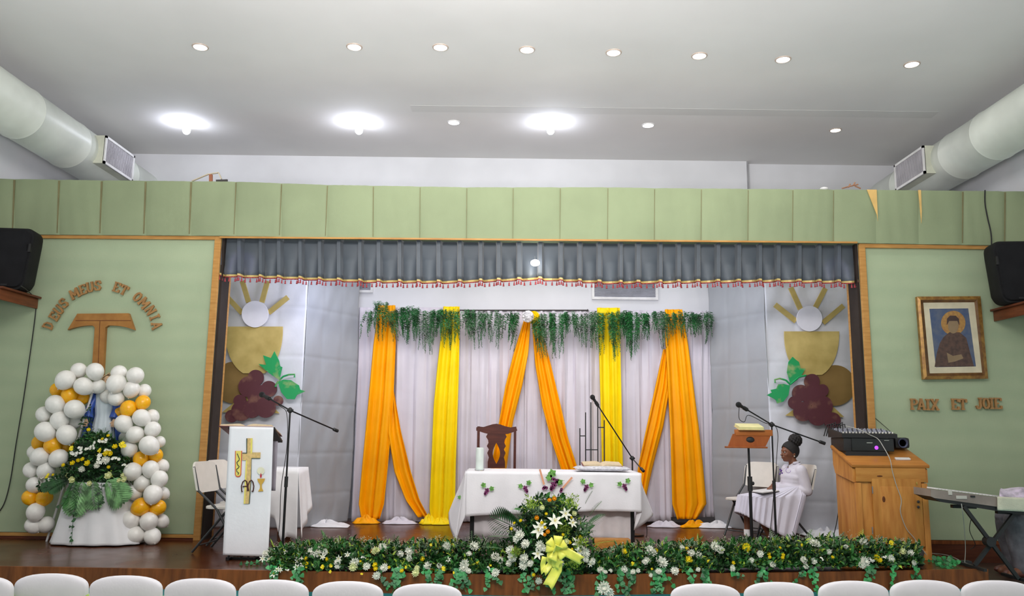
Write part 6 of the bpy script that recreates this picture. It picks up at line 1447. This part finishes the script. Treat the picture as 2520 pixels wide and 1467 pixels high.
for i in range(7):
    x = xa2+.03+.025*i; mb.tube([(x, Ya_+.33, mz1+.05), (x, Ya_+.34, mz1+.10+.01*(i % 3)), (x-.03, Ya_+.38, mz1+.09), (x-.06, Ya_+.40, mz1-.03)], .006, 6)
part('plugs', mb, black, t)
bx0, bx1 = W(2203, 1090, Ya_+.12).x, W(2240, 1090, Ya_+.12).x; bz0 = W(2220, 1104, Ya_+.12).z; bz1 = W(2220, 1077, Ya_+.12).z
t = thing('small_speaker', 'small rounded dark blue-black box beside the amplifier on the cabinet', 'speaker', ((bx0+bx1)/2, Ya_+.2, bz0))
part('speaker_case', MB().bbox(((bx0+bx1)/2, Ya_+.22, (bz0+bz1)/2), (bx1-bx0, .2, bz1-bz0), .03), black, t)
part('cone', MB().lathe([(0, 0), (.035, 0), (.045, .012), (.05, .012), (.05, .0)], (W(2222, 1090, Ya_+.11).x, Ya_+.115, (bz0+bz1)/2), 24, Matrix.Rotation(rad(90), 3, 'X')), mat('cone_blue', (.06, .07, .13), .4), t)
# level shims under the devices so that they rest on the sloping lid
sl = thing('equipment_riser', 'thin black wedge under the amplifier on the sloping cabinet lid', 'riser', ((ax0+ax1)/2, Ya_+.17, lidz(Ya_)-.01))
part('wedge', MB().prism([(ax0+.02, Ya_, lidz(Ya_)-.004), (ax0+.02, Ya_+.32, lidz(Ya_+.32)-.004), (ax0+.02, Ya_+.32, max(az0-.001, lidz(Ya_+.32))), (ax0+.02, Ya_, az0-.001)], (ax1-ax0-.10, 0, 0)), black, sl, smooth=False)
pt_ = W(2221, 1126, YCb+.10); zc_ = lidz(pt_.y)
one('white_remote', MB().bbox((pt_.x, pt_.y, zc_+.010), (.15, .04, .018), .005, Matrix.Rotation(ang, 3, 'X')), white, 'small white remote lying on the cabinet lid', 'remote')
cable([(W(2100, 1048, Ya_).x, Ya_+.2, W(2100, 1048, Ya_).z), W(2117, 1058, Ya_-.0), W(2140, 1070, Ya_-.03), W(2160, 1080, Ya_-.05), W(2174, 1100, YCb+.05), W(2190, 1130, YCb-.04), W(2196, 1160, YCb-.05), W(2206, 1195, YCb-.05), W(2218, 1230, YCb-.05), W(2216, 1260, YCb-.05), W(2230, 1300, YCb-.05), W(2250, 1325, YCb-.05), W(2280, 1366, YCb-.02)], .004, mat('cable_grey', (.42, .42, .38), .5), 'thin grey cable hanging over the front of the pine cabinet')
for i, xs_ in enumerate(([(2070, 1100), (2068, 1160), (2066, 1230), (2060, 1280), (2050, 1325)], [(2071, 1105), (2072, 1180), (2070, 1250), (2068, 1325)])):
    cable([W(x, y, 9.0) for x, y in xs_], .005, black, ['black cable hanging behind the left side of the pine cabinet, slanting one', 'black cable hanging behind the left side of the pine cabinet, straight one'][i])
cable([Zp(2275, 1362, ST)+Vector((0, 0, .006)), Zp(2330, 1368, ST)+Vector((0, 0, .006)), Zp(2370, 1385, ST)+Vector((0, 0, .006)), Zp(2400, 1396, ST)+Vector((0, 0, .006))], .005, MT['cable_grey'], 'grey cable lying on the boards between cabinet and keyboard')

# ================================================================== KEYBOARD AND X-STAND
YK = 7.92
t = thing('keyboard_stand', 'black X-shaped keyboard stand at the right edge', 'keyboard stand', (W(2440, 1400, YK).x, YK+.1, LO))
fa = Zp(2398, 1396, ST); fb = W(2502, 1424, YK-.05)
fa = W(2398, 1394, YK-.02); fa.z = max(fa.z, ST+.02)
mb = MB().bar(W(2371, 1246, YK-.05), W(2506, 1424, YK-.05), .032, .03, up=(0, 1, 0)); part('leg', mb, black, t)
mb = MB().bar(W(2496, 1264, YK), W(2398, 1392, YK), .032, .03, up=(0, 1, 0)); part('leg', mb, black, t)
part('pivot', MB().lathe([(0, 0), (.045, 0), (.045, .08), (0, .08)], W(2440, 1334, YK-.08), 20, Matrix.Rotation(rad(-90), 3, 'X')), black, t)
for (x, y, zz_) in ((2398, 1396, 0), (2506, 1424, 0)): c = W(x, y, YK); part('foot_bar', MB().bar((c.x-.0, YK-.18, c.z), (c.x, YK+.25, c.z), .03, .025), black, t)
mb = MB().bar(W(2342, 1246, YK+.05), W(2400, 1248, YK+.05), .05, .03).bar(W(2452, 1260, YK+.05), W(2530, 1264, YK+.05), .05, .03); part('top_pad', mb, black, t)
t = thing('electronic_keyboard', 'long greyish-brown electronic keyboard on the X stand, tilted to the right', 'keyboard', W(2420, 1250, YK))
kA = W(2290, 1204, YK-.06); kB = W(2560, 1238, YK-.06); kC = W(2560, 1262, YK-.06); kD = W(2300, 1226, YK-.06)
kbm = mat('keyboard_taupe', (.27, .22, .19), .4, var=.1, scale=5)
kE = W(2291, 1222, YK-.06)
part('keyboard_case', MB().prism([kA, kB, kC, kD, kE], (0, .33, 0)), kbm, t, smooth=False)
part('keyboard_base', MB().prism([kE+Vector((0, .01, 0)), kC+Vector((0, .01, 0)), kC+Vector((0, .01, -.05)), kD+Vector((.06, .01, -.035))], (0, .30, 0)), black, t, smooth=False)
mb = MB(); e = (kB-kA).normalized()
for i in range(30): mb.box(kA+e*(.10+.032*i)+Vector((0, .16, .012)), (.027, .16, .012), Matrix.Rotation(math.atan2(-e.z, e.x), 3, 'Y'))
part('white_keys', mb, white, t)
mb = MB(); mb.box(W(2338, 1212, YK-.065), (.035, .008, .045)); mb.box(W(2366, 1224, YK-.065), (.10, .006, .03)); part('back_sockets', mb, mat('socket_pale', (.55, .52, .46), .5), t)
part('socket_hole', MB().box(W(2394, 1222, YK-.066), (.04, .008, .015)), black, t)
mb = MB()
def tow(u, v):
    a = W(2456+(2570-2456)*u, interp([(0, 1246), (.45, 1208), (1, 1204)], v)+8*u, YK-.09+.25*max(0, v-.4)); return a+Vector((0, -.012*math.sin(9*u+2)*1, .008*math.sin(7*u)))
towm = mat('towel', (.62, .62, .48), .9, bump=.4, bscale=80)
one('yellow_cloth', MB().grid(lambda u, v: W(2455+(2575-2455)*u, 1256-(1256-1222)*v+6*u, YK-.075), 8, 6), towm, 'pale yellow-green cloth over the front of the keyboard', 'cloth', solid=.02)
one('lilac_towel', MB().grid(lambda u, v: W(2459+(2575-2459)*u+6*v*(1-u), 1226-(24)*math.sin(min(1, v*1.3)*1.57)+4*u+2*math.sin(8*u), YK-.08+.22*v)+Vector((0, 0, .012*math.sin(11*u+5*v))), 20, 12), mat('lilac_plush', (.56, .48, .60), .95, var=.2, scale=14, bump=.8, bscale=90, sheen=.4), 'lilac and white towel heaped on the right end of the keyboard', 'towel', solid=.015)
cable([W(2366, 1240, YK-.07), W(2369, 1260, YK-.07), W(2373, 1300, YK+.1), W(2376, 1350, YK+.25), W(2374, 1385, YK+.3)], .004, MT['cable_grey'], 'pale cable hanging from the back of the keyboard')
cable([W(2392, 1270, YK+.1), W(2386, 1305, YK+.2), W(2400, 1340, YK+.3), W(2388, 1352, YK+.35)], .0035, black, 'thin dark cable curling beneath the keyboard')
mb = MB().bbox(W(2372, 1386, YK+.35), (.13, .07, .05), .01); one('foot_pedal', mb, black, 'small black pedal box on the boards under the keyboard', 'pedal')

# ================================================================== FRONT ROW CHAIRS (white covers, lime sashes)
cov = mat('chair_cover', (.80, .79, .83), .75, sheen=.3, var=.015, bump=.1, bscale=50); sash = mat('lime_sash', (.50, .72, .16), .6, sheen=.3, var=.08, scale=8)
def covered_chair(hw):
    t = thing('covered_chair', 'x', 'chair', (0, 0, 0), 0, 'white-covered chairs in the front row'); hb = .86
    def sec(z):      # half width, y back, y front at height z
        if z > .47:
            f = (z-.47)/(hb-.47); w = hw*(1-.0*f); yb_ = -.22-.07*f; yf_ = -.16-.06*f
            e = max(0, (z-(hb-.075))/.075); w *= (1-e**2.6)**.42 if e < 1 else .0
            th = .5*(1-e**2)**.5 if e < 1 else 0
            mid = (yb_+yf_)/2; return w, mid-(mid-yb_)*(.25+1.5*th), mid+(yf_-mid)*(.25+1.5*th)
        return hw*(1+.05*(1-z/.47)), -.22-.02*(1-z/.47), .22
    mb = MB()
    def tor(u, v):
        z = .50+(hb-.50)*(1-(1-v)**1.6) if v < 1 else hb
        z = min(z, hb-.0005); w, yb_, yf_ = sec(z); a = 2*math.pi*u; c_, s_ = math.cos(a), math.sin(a); n_ = 4; q = (abs(c_)**n_+abs(s_)**n_)**(-1/n_)
        return Vector((w*c_*q, (yb_+yf_)/2+(yf_-yb_)/2*s_*q, z))
    mb.grid(tor, 56, 22, cu=True); top = [tor(i/56, 1) for i in range(56)]; mb.add([(0, -.255, hb)]+top, [(0, 1+i, 1+(i+1) % 56) for i in range(56)])
    part('back_cover', mb, cov, t, local=True)
    def skf(u, v):
        z = .50*(1-v)+.01; a = 2*math.pi*u; c_, s_ = math.cos(a), math.sin(a); n_ = 5; q = (abs(c_)**n_+abs(s_)**n_)**(-1/n_); f = 1+.03*v*math.sin(18*a)
        return Vector((hw*1.0*c_*q*f*(1+.04*v), .0+.235*s_*q*f*(1+.03*v)-.0, z))
    mb = MB().grid(skf, 72, 12, cu=True); s0 = [skf(i/72, 0) for i in range(72)]; mb.add([(0, 0, .51)]+s0, [(0, 1+i, 1+(i+1) % 72) for i in range(72)]); part('seat_cover', mb, cov, t, local=True)
    # sash: band round the back, swagging from the sides to a bow at the centre behind
    def sf(u, v):
        a = 2*math.pi*u; c_, s_ = math.cos(a), math.sin(a); n_ = 4; q = (abs(c_)**n_+abs(s_)**n_)**(-1/n_); side = abs(c_*q)
        zc = .625+.05*side**2 if s_ < 0 else .675; hh = .035+.04*side**1.5; z = zc+hh*(v-.5)*2; w, yb_, yf_ = sec(min(z, .80))
        return Vector(((w+.006)*c_*q, (yb_+yf_)/2+((yf_-yb_)/2+.007)*s_*q, z+.004*math.sin(20*v)))
    part('sash', MB().grid(sf, 56, 8, cu=True), sash, t, local=True, solid=.002)
    b = link(bpy.data.objects.new('bow', MB().ell((0, -.315, .66), (.028, .02, .03), 10, 8).mesh('bow', sash))); b.parent = t
    for s in (-1, 1):
        part('bow_loop', loop((0, -.315, .66), (s, -.1, .25), .13, .09), sash, b, local=True, solid=.002)
        part('bow_tail', MB().grid(lambda u, v, s=s: Vector((s*(.01+.06*v)+(u-.5)*.06, -.32+.01*math.sin(5*v), .66-.30*v)), 3, 8), sash, b, local=True, solid=.002)
    for sx_ in (-1, 1):
        for sy_ in (-1, 1): part('leg', MB().tube([(sx_*hw*.85, sy_*.18, .45), (sx_*hw*.85, sy_*.19, 0)], .011, 8), grey, t, local=True)
    return t
rowx = [(-62, 1418, 182), (124, 1413, 182), (308, 1418, 181), (491, 1425, 179), (672, 1428, 177), (855, 1432, 180), (1051, 1438, 178), (1738, 1438, 177), (1919, 1434, 176), (2103, 1431, 176), (2280, 1429, 175), (2458, 1430, 178)]
rlab = ['cut off by the left edge of the frame', 'second from the left, before the draped pedestal', 'third from the left, right of the balloon columns', 'fourth from the left, before the folding chairs', 'fifth from the left, before the bannered lectern', 'sixth from the left, under the left flower garland', 'last of the left block, nearest the central arrangement',
        'first of the right block, nearest the central arrangement', 'second of the right block', 'third of the right block, before the pine cabinet', 'fourth of the right block', 'at the right end of the row, cut by the frame']
proto = None
for (x, y, wpx), lb_ in zip(rowx, rlab):
    p = Zp(x, y, .858); depth = p.y; 
    if proto is None: proto = covered_chair(.208); c = proto
    else: c = dup(proto)
    hw = wpx/2/FPX*(p-O).dot(F_)*.965
    c.location = (p.x, p.y+.255, 0); c.scale = (hw/.208, 1, 1); c.rotation_euler = (0, 0, rad(-x/2520*4+2)); c['label'] = 'white-covered chair with lime sash, '+lb_
# ================================================================== PEOPLE
def solidify_union(mbs, voxel, name, smooth_it=6):
    mb = MB()
    for m_ in mbs: mb.add(m_.v, m_.f)
    me = mb.mesh(name+'_raw', skin); o = bpy.data.objects.new('tmp', me); link(o)
    md = o.modifiers.new('r', 'REMESH'); md.mode = 'VOXEL'; md.voxel_size = voxel; md.use_smooth_shade = True
    ms_ = o.modifiers.new('s', 'SMOOTH'); ms_.iterations = smooth_it; ms_.factor = .5
    bpy.context.view_layer.update()
    dg = bpy.context.evaluated_depsgraph_get(); m2 = bpy.data.meshes.new_from_object(o.evaluated_get(dg)); bpy.data.objects.remove(o); m2.name = name
    return m2
def limb(pts, rs, n=14):
    """tapering limb with rounded joints, dense rings"""
    P = [Vector(p) for p in pts]; out = []; rr2 = []
    for i in range(len(P)-1):
        for k in range(6): t = k/6; out.append(P[i].lerp(P[i+1], t)); s = t*t*(3-2*t); rr2.append(rs[i]*(1-s)+rs[i+1]*s)
    out.append(P[-1]); rr2.append(rs[-1]); mb = MB().tube(out, rr2, n)
    for p, r in zip(P, rs): mb.ell(p, r*.98, 12, 8)
    return mb
def hand(mb, wrist, d, n, s=1.0, curl=.5, side=1):
    """palm + five bent fingers; d: pointing direction, n: back-of-hand normal"""
    d = Vector(d).normalized(); n = Vector(n); n = (n-d*n.dot(d)).normalized(); x = d.cross(n)*side; w = Vector(wrist); R3 = Matrix((x, d, n)).transposed()
    mb.ell(w+d*.040*s, (.034*s, .046*s, .016*s), 14, 10, R3); mb.ell(w+d*.01*s, (.024*s, .026*s, .018*s), 12, 8, R3)
    for i, (ox, L) in enumerate(((-.026, .060), (-.009, .070), (.009, .066), (.025, .052))):
        p = w+d*.072*s+x*ox*s; dd = (d+x*ox*2.5).normalized(); pts = [p]; L *= s
        for k, f in enumerate((.42, .32, .26)):
            a = curl*(k+.6)*.75; v = dd*math.cos(a)-n*math.sin(a); p = p+v*L*f; pts.append(p)
        mb.tube(pts, [.0088*s, .0085*s, .0078*s, .0062*s], 8); mb.ell(pts[-1], .0064*s, 8, 6)
    p = w+d*.02*s-x*.026*s; pts = [p, p+(d*.6-x*.8).normalized()*.028*s-n*.006*s, p+(d*.9-x*.5).normalized()*.055*s-n*.016*s]; mb.tube(pts, [.012*s, .0105*s, .008*s], 8); mb.ell(pts[-1], .008*s, 8, 6)
YG = GY
def G(px, py, dy=0): return W(px, py, YG+dy)
person = thing('person', 'seated person in a white jacket and pleated skirt, hair in a bun, holding papers', 'person', (GX, YG, ST))
# local frame: person faces -X, turned slightly to the camera
FW = Vector((-math.cos(rad(14)), -math.sin(rad(14)), 0)); RTp = Vector((-FW.y, FW.x, 0))*-1   # RTp: the person's left-right axis pointing to the camera side
if RTp.y > 0: RTp = -RTp
UPv = Vector((0, 0, 1))
hc = G(1943, 1113)            # head centre
s = 1.0
RH = Matrix((FW, RTp, UPv)).transposed()  # local x fwd, y side(camera), z up
def HL(x, y, z): return hc+RH @ Vector((x, y, z))
hips = G(1948, 1228); seat_z = ST+.455
hips.z = seat_z+.095
chest = G(1954, 1165); neck = G(1954, 1140)
mbs = []
sk_ = MB().ell(HL(-.012, 0, .022), (.098, .074, .098), 24, 16, RH)      # cranium
sk_.ell(HL(.036, 0, -.040), (.056, .054, .070), 20, 14, RH)             # face
sk_.ell(HL(.060, 0, -.088), (.026, .028, .020), 14, 10, RH)             # chin
sk_.ell(HL(.030, 0, -.075), (.050, .050, .032), 16, 10, RH)             # jaw
sk_.ell(HL(.078, 0, .018), (.018, .045, .022), 14, 8, RH)               # brow
sk_.ell(HL(.096, 0, -.018), (.014, .012, .020), 12, 8, RH); sk_.ell(HL(.104, 0, -.032), (.016, .017, .011), 12, 8, RH)   # nose
sk_.ell(HL(.090, 0, -.056), (.017, .024, .0085), 12, 8, RH); sk_.ell(HL(.086, 0, -.069), (.016, .022, .0085), 12, 8, RH)  # lips
for q in (-1, 1):
    sk_.ell(HL(.062, q*.036, -.030), (.024, .020, .022), 12, 8, RH)     # cheeks
    sk_.ell(HL(-.012, q*.074, -.020), (.018, .008, .030), 12, 8, RH)    # ears
mbs.append(sk_)
mbs.append(limb([HL(-.02, 0, -.06), neck+Vector((0, 0, -.03)), chest], [.046, .050, .06]))
torso = MB()
for a_, rx, ry in ((0, .10, .155), (.25, .115, .165), (.5, .105, .145), (.75, .105, .145), (1, .13, .165)):
    torso.ell(chest.lerp(hips, a_), (rx, ry, .10), 20, 12, RH)
mbs.append(torso)
knees = []; 
shn = G(1962, 1158)-RTp*0; shoulders = [chest+RTp*.135+Vector((0, 0, .035)), chest-RTp*.135+Vector((0, 0, .035))]
wr_ = [G(1908, 1199, -.06), G(1902, 1195, .08)]; elb = [G(1966, 1206)+RTp*.165, G(1966, 1204)-RTp*.15]
for q, (sh, el, w_) in enumerate(zip(shoulders, elb, wr_)): mbs.append(limb([sh, el, w_], [.052, .040, .026]))
knee = [G(1838, 1236)+RTp*.10, G(1846, 1232)-RTp*.10]; ank = [Zp(1880, 1334, ST+.07), Zp(1846, 1334, ST+.07)]
ank = [G(1882, 1318)+RTp*.12, G(1848, 1318)-RTp*.08]; 
for a_ in ank: a_.z = ST+.075
for k_, a_, q in zip(knee, ank, (1, -1)):
    mbs.append(limb([hips+RTp*.085*q, k_, k_.lerp(a_, .35)+FW*-.02, a_], [.085, .052, .048, .032])); f = a_+FW*.09; f.z = ST+.04; mbs.append(limb([a_+Vector((0, 0, -.03)), f], [.034, .026]))
hm = MB(); hand(hm, wr_[0], FW*.8+Vector((0, 0, -.25))+RTp*-.4, Vector((0, 0, 1))+RTp*.5, .92, .7, 1); hand(hm, wr_[1], FW*.8+Vector((0, 0, -.25))+RTp*.4, Vector((0, 0, 1))-RTp*.5, .92, .7, -1); mbs.append(hm)
me = solidify_union(mbs, .0055, 'body'); inv = wm(person).inverted(); me.transform(inv)
body = link(bpy.data.objects.new('body', me)); body.parent = person
eye = MB(); pup = MB(); brow = MB()
for q in (-1, 1):
    eye.ell(HL(.081, q*.028, .000), (.010, .013, .0075), 12, 8, RH); pup.ell(HL(.089, q*.029, .000), (.005, .006, .006), 10, 6, RH); brow.tube([HL(.088, q*.014, .021), HL(.086, q*.030, .025), HL(.074, q*.044, .020)], .0028, 5)
part('eyes', eye, mat('eye_white', (.6, .56, .52), .3), person); part('pupils', pup, black, person); part('eyebrows', brow, hairm, person)
hr = MB()
def cap(q):
    return q
hb_ = MB(); nn = 26
def capf(u, v):
    a = 2*math.pi*u; ph_ = v*rad(112); d = Vector((math.sin(ph_)*math.cos(a), math.sin(ph_)*math.sin(a), math.cos(ph_))); d = Matrix.Rotation(rad(-46), 3, 'Y') @ d
    return HL(-.012+d.x*.104, d.y*.080, .022+d.z*.104)
hr.grid(capf, 36, 14, cu=True); 
bun = MB().ell(G(1957, 1084)+Vector((0, .0, 0)), (.078, .072, .074), 20, 14)
for i in range(70):
    z = 1-2*(i+.5)/70; a = i*2.4; d = Vector((math.sqrt(1-z*z)*math.cos(a), math.sqrt(1-z*z)*math.sin(a), z)); bun.ell(G(1957, 1084)+d*.062, .020, 8, 6)
part('hair', hr, hairm, person, solid=.008); part('hair_bun', bun, hairm, person)
part('earring', MB().ell(HL(-.008, .082, -.044), .008, 10, 8), mat('pearl', (.7, .62, .5), .3, metal=.3), person)
# jacket: inflated torso and sleeves
jk = []; jt = MB()
for a_, rx, ry in ((-.06, .085, .125), (0, .118, .172), (.2, .132, .182), (.4, .128, .170), (.6, .128, .168), (.8, .135, .178), (.98, .142, .188)):
    jt.ell(chest.lerp(hips, a_), (rx, ry, .085), 22, 12, RH)
jk.append(jt)
for sh, el, w_ in zip(shoulders, elb, wr_): jk.append(limb([sh, el, w_+(el-w_)*.12], [.070, .060, .047]))
jm = solidify_union(jk, .0085, 'jacket', 5); jm.transform(inv); jm.materials.clear(); jm.materials.append(mat('jacket_white', (.68, .65, .73), .75, sheen=.2, var=.03, bump=.3, bscale=12))
jo = link(bpy.data.objects.new('jacket', jm)); jo.parent = person
cl = MB()
for q in (-1, 1):
    cl.prism([neck+FW*.02+RTp*.048*q+Vector((0, 0, .005)), neck+FW*.075+RTp*.004*q+Vector((0, 0, -.035)), neck+FW*.105+RTp*.055*q+Vector((0, 0, -.085)), neck+FW*.05+RTp*.10*q+Vector((0, 0, -.055)), neck-FW*.03+RTp*.085*q+Vector((0, 0, -.01))], (0, 0, .010))
cl.tube([neck+FW*.04+RTp*.045, neck-FW*.01+RTp*.058+Vector((0, 0, .012)), neck-FW*.05+RTp*.03+Vector((0, 0, .018)), neck-FW*.055-RTp*.02+Vector((0, 0, .018)), neck-FW*.01-RTp*.055+Vector((0, 0, .012))], .014, 8)
part('collar', cl, MT['jacket_white'], person)
pm = mat('purple_badge', (.16, .05, .42), .6)
b_ = MB(); c0 = G(1922, 1160, -.19); 
for d in ((0, 0), (.012, -.02), (-.01, .02), (-.015, -.03), (.006, .01)): b_.ell(c0+Vector((d[0], 0, d[1])), (.009, .004, .009), 8, 6)
part('chest_badge', b_, pm, person); b_ = MB().tube([G(1940+6*math.cos(i*.6), 1158+6*math.sin(i*.6), -.195) for i in range(9)], .002, 4); part('chest_monogram', b_, pm, person)
# pleated skirt: lap sheet around thighs then hanging hem
hipL = hips+Vector((0, 0, .03))
def skirt(u, v):
    """u round the waist (0 = front), v from waist to hem"""
    a = 2*math.pi*u; cx_, cy_ = math.cos(a), math.sin(a)
    waist = hips+Vector((0, 0, .085))+FW*cx_*.135+RTp*cy_*.175
    front = max(0, cx_)**.6; sd_ = abs(cy_)
    kn_ = (knee[0]+knee[1])/2
    over = kn_+FW*(.105)+RTp*cy_*.235+Vector((0, 0, .070-.06*sd_**3))
    mid_ = hips+FW*.16+RTp*cy_*.235+Vector((0, 0, .07-.12*sd_**2))
    hem_f = kn_+FW*.15+RTp*cy_*.25; hem_f.z = G(1830, 1256).z-.02
    t_ = front
    sidehem = hips+FW*(.20+.14*cx_)+RTp*cy_*.25; sidehem.z = ST+.075+.06*(1-sd_)+ (.10 if cy_ < 0 else 0)
    hem = sidehem.lerp(hem_f, t_**1.5)
    if v < .5:
        w2 = v/.5; tgt = (hips+RTp*cy_*.225+FW*(cx_*.16+.02)+Vector((0, 0, .0))).lerp(over, t_**1.2); p = waist.lerp(tgt, w2); p.z += -.01*math.sin(math.pi*w2)*t_
    else:
        w2 = (v-.5)/.5; tgt = (hips+RTp*cy_*.225+FW*(cx_*.16+.02)+Vector((0, 0, .0))).lerp(over, t_**1.2); p = tgt.lerp(hem, w2)
    pl = .010*math.sin(44*a)*min(1, v*1.6); o_ = (RTp*cy_+FW*cx_*.6).normalized(); return p+o_*pl
part('skirt', MB().grid(skirt, 200, 24, cu=True), mat('skirt_white', (.66, .64, .74), .75, sheen=.2, var=.02), person, solid=.003)
so = MB(); sh_ = MB()
for a_ in ank:
    so.tube([a_+Vector((0, 0, -.04)), a_+Vector((0, 0, .05)), a_+Vector((0, 0, .06))], [.036, .038, .034], 14)
    c = a_+FW*.055; c.z = ST+.034; sh_.ell(c, (.115, .042, .036), 18, 10, RH); c2 = a_.copy(); c2.z = ST+.045; sh_.ell(c2, (.045, .040, .045), 14, 10, RH)
part('socks', so, clothw, person); part('shoes', sh_, black, person)
# papers on the lap
bk = MB(); c = G(1882, 1208, -.08); RB2 = RH @ Matrix.Rotation(rad(6), 3, 'Y')
bk.bbox(c, (.21, .26, .014), .003, RB2); t = thing('booklet', 'white booklet lying open on the lap of the seated person', 'booklet', c+Vector((0, 0, -.01))); part('pages', bk, white, t)
part('cover', MB().bbox(c+Vector((0, 0, -.010)), (.215, .265, .005), .002, RB2), darkm, t)

# second person behind the keyboard, only the trousered legs inside the frame
YP2 = 8.35
def K(px, py, dy=0): return W(px, py, YP2+dy)
seatk = K(2500, 1290); cx2 = K(2625, 1270).x
p2 = thing('person', 'person in grey trousers sitting behind the keyboard, cut off by the frame', 'person', (cx2, YP2, LO))
hp = Vector((cx2, YP2+.02, K(2500, 1282).z)); ch = hp+Vector((.10, .03, .42)); hd = ch+Vector((-.02, 0, .34))
mbs = [limb([hp, hp.lerp(ch, .5), ch, ch+Vector((-.01, 0, .14))], [.15, .135, .15, .06]), MB().ell(hd, (.095, .085, .12), 18, 12).ell(hd+Vector((-.095, 0, -.01)), (.02, .012, .02), 10, 8)]
for q in (-1, 1):
    kn2 = Vector((K(2478+14*(q > 0), 1290).x, YP2+q*.12, hp.z+.02)); an2 = Vector((kn2.x+.05, kn2.y, LO+.08)); ft = an2+Vector((-.15, -.03, -.045))
    mbs.append(limb([hp+Vector((0, q*.09, 0)), kn2, kn2.lerp(an2, .4)+Vector((0, .02, 0)), an2, ft], [.10, .070, .062, .040, .035]))
    el2 = ch+Vector((-.02, q*.24, -.26)); wr2_ = Vector((hp.x-.20, YP2+q*.14, hp.z+.13)); mbs.append(limb([ch+Vector((0, q*.17, .06)), el2, wr2_], [.058, .045, .030])); hm = MB(); hand(hm, wr2_, (-1, 0, -.2), (0, 0, 1), 1, .5, q); mbs.append(hm)
me = solidify_union(mbs, .009, 'body'); me.transform(wm(p2).inverted()); o = link(bpy.data.objects.new('body', me)); o.parent = p2
tr2 = [limb([hp+Vector((0, 0, .05)), hp], [.165, .165])]
for q in (-1, 1):
    kn2 = Vector((K(2478+14*(q > 0), 1290).x, YP2+q*.12, hp.z+.02)); an2 = Vector((kn2.x+.05, kn2.y, LO+.10)); tr2.append(limb([hp+Vector((0, q*.09, 0)), kn2, kn2.lerp(an2, .45)+Vector((0, .02, 0)), an2], [.125, .095, .092, .080]))
me = solidify_union(tr2, .009, 'trousers', 4); me.transform(wm(p2).inverted()); me.materials.clear(); me.materials.append(mat('grey_trousers', (.15, .14, .16), .85, var=.15, scale=10, bump=.3, bscale=20)); o = link(bpy.data.objects.new('trousers', me)); o.parent = p2
sh2 = [limb([hp+Vector((0, 0, .10)), hp.lerp(ch, .5), ch, ch+Vector((0, 0, .09))], [.165, .155, .17, .09])]
for q in (-1, 1):
    el2 = ch+Vector((-.02, q*.24, -.26)); wr2_ = Vector((hp.x-.20, YP2+q*.14, hp.z+.13)); sh2.append(limb([ch+Vector((0, q*.17, .06)), el2, el2.lerp(wr2_, .85)], [.078, .062, .045]))
me = solidify_union(sh2, .010, 'shirt', 4); me.transform(wm(p2).inverted()); me.materials.clear(); me.materials.append(mat('dark_shirt', (.06, .06, .07), .8)); o = link(bpy.data.objects.new('shirt', me)); o.parent = p2
hmb = MB().ell(hd+Vector((.02, 0, .03)), (.092, .095, .105), 16, 12); part('hair', hmb, hairm, p2)
sh_ = MB()
for q in (-1, 1):
    kn2 = Vector((K(2478+14*(q > 0), 1290).x, YP2+q*.12, hp.z+.02)); c = Vector((kn2.x-.02, kn2.y, LO+.045)); sh_.ell(c, (.135, .048, .044), 16, 10)
part('shoes', sh_, mat('shoe_brown', (.12, .04, .03), .4), p2)
t = thing('stool', 'dark stool under the person behind the keyboard', 'stool', (hp.x, YP2+.08, LO)); zs = hp.z-.17
part('seat', MB().bbox((hp.x+.02, YP2+.02, zs-.02), (.34, .42, .05), .015), black, t)
for q in (-1, 1):
    for w2 in (-1, 1): part('leg', MB().tube([(hp.x+q*.13, YP2+.02+w2*.17, zs-.03), (hp.x+q*.15, YP2+.02+w2*.19, LO)], .014, 8), blackm, t)
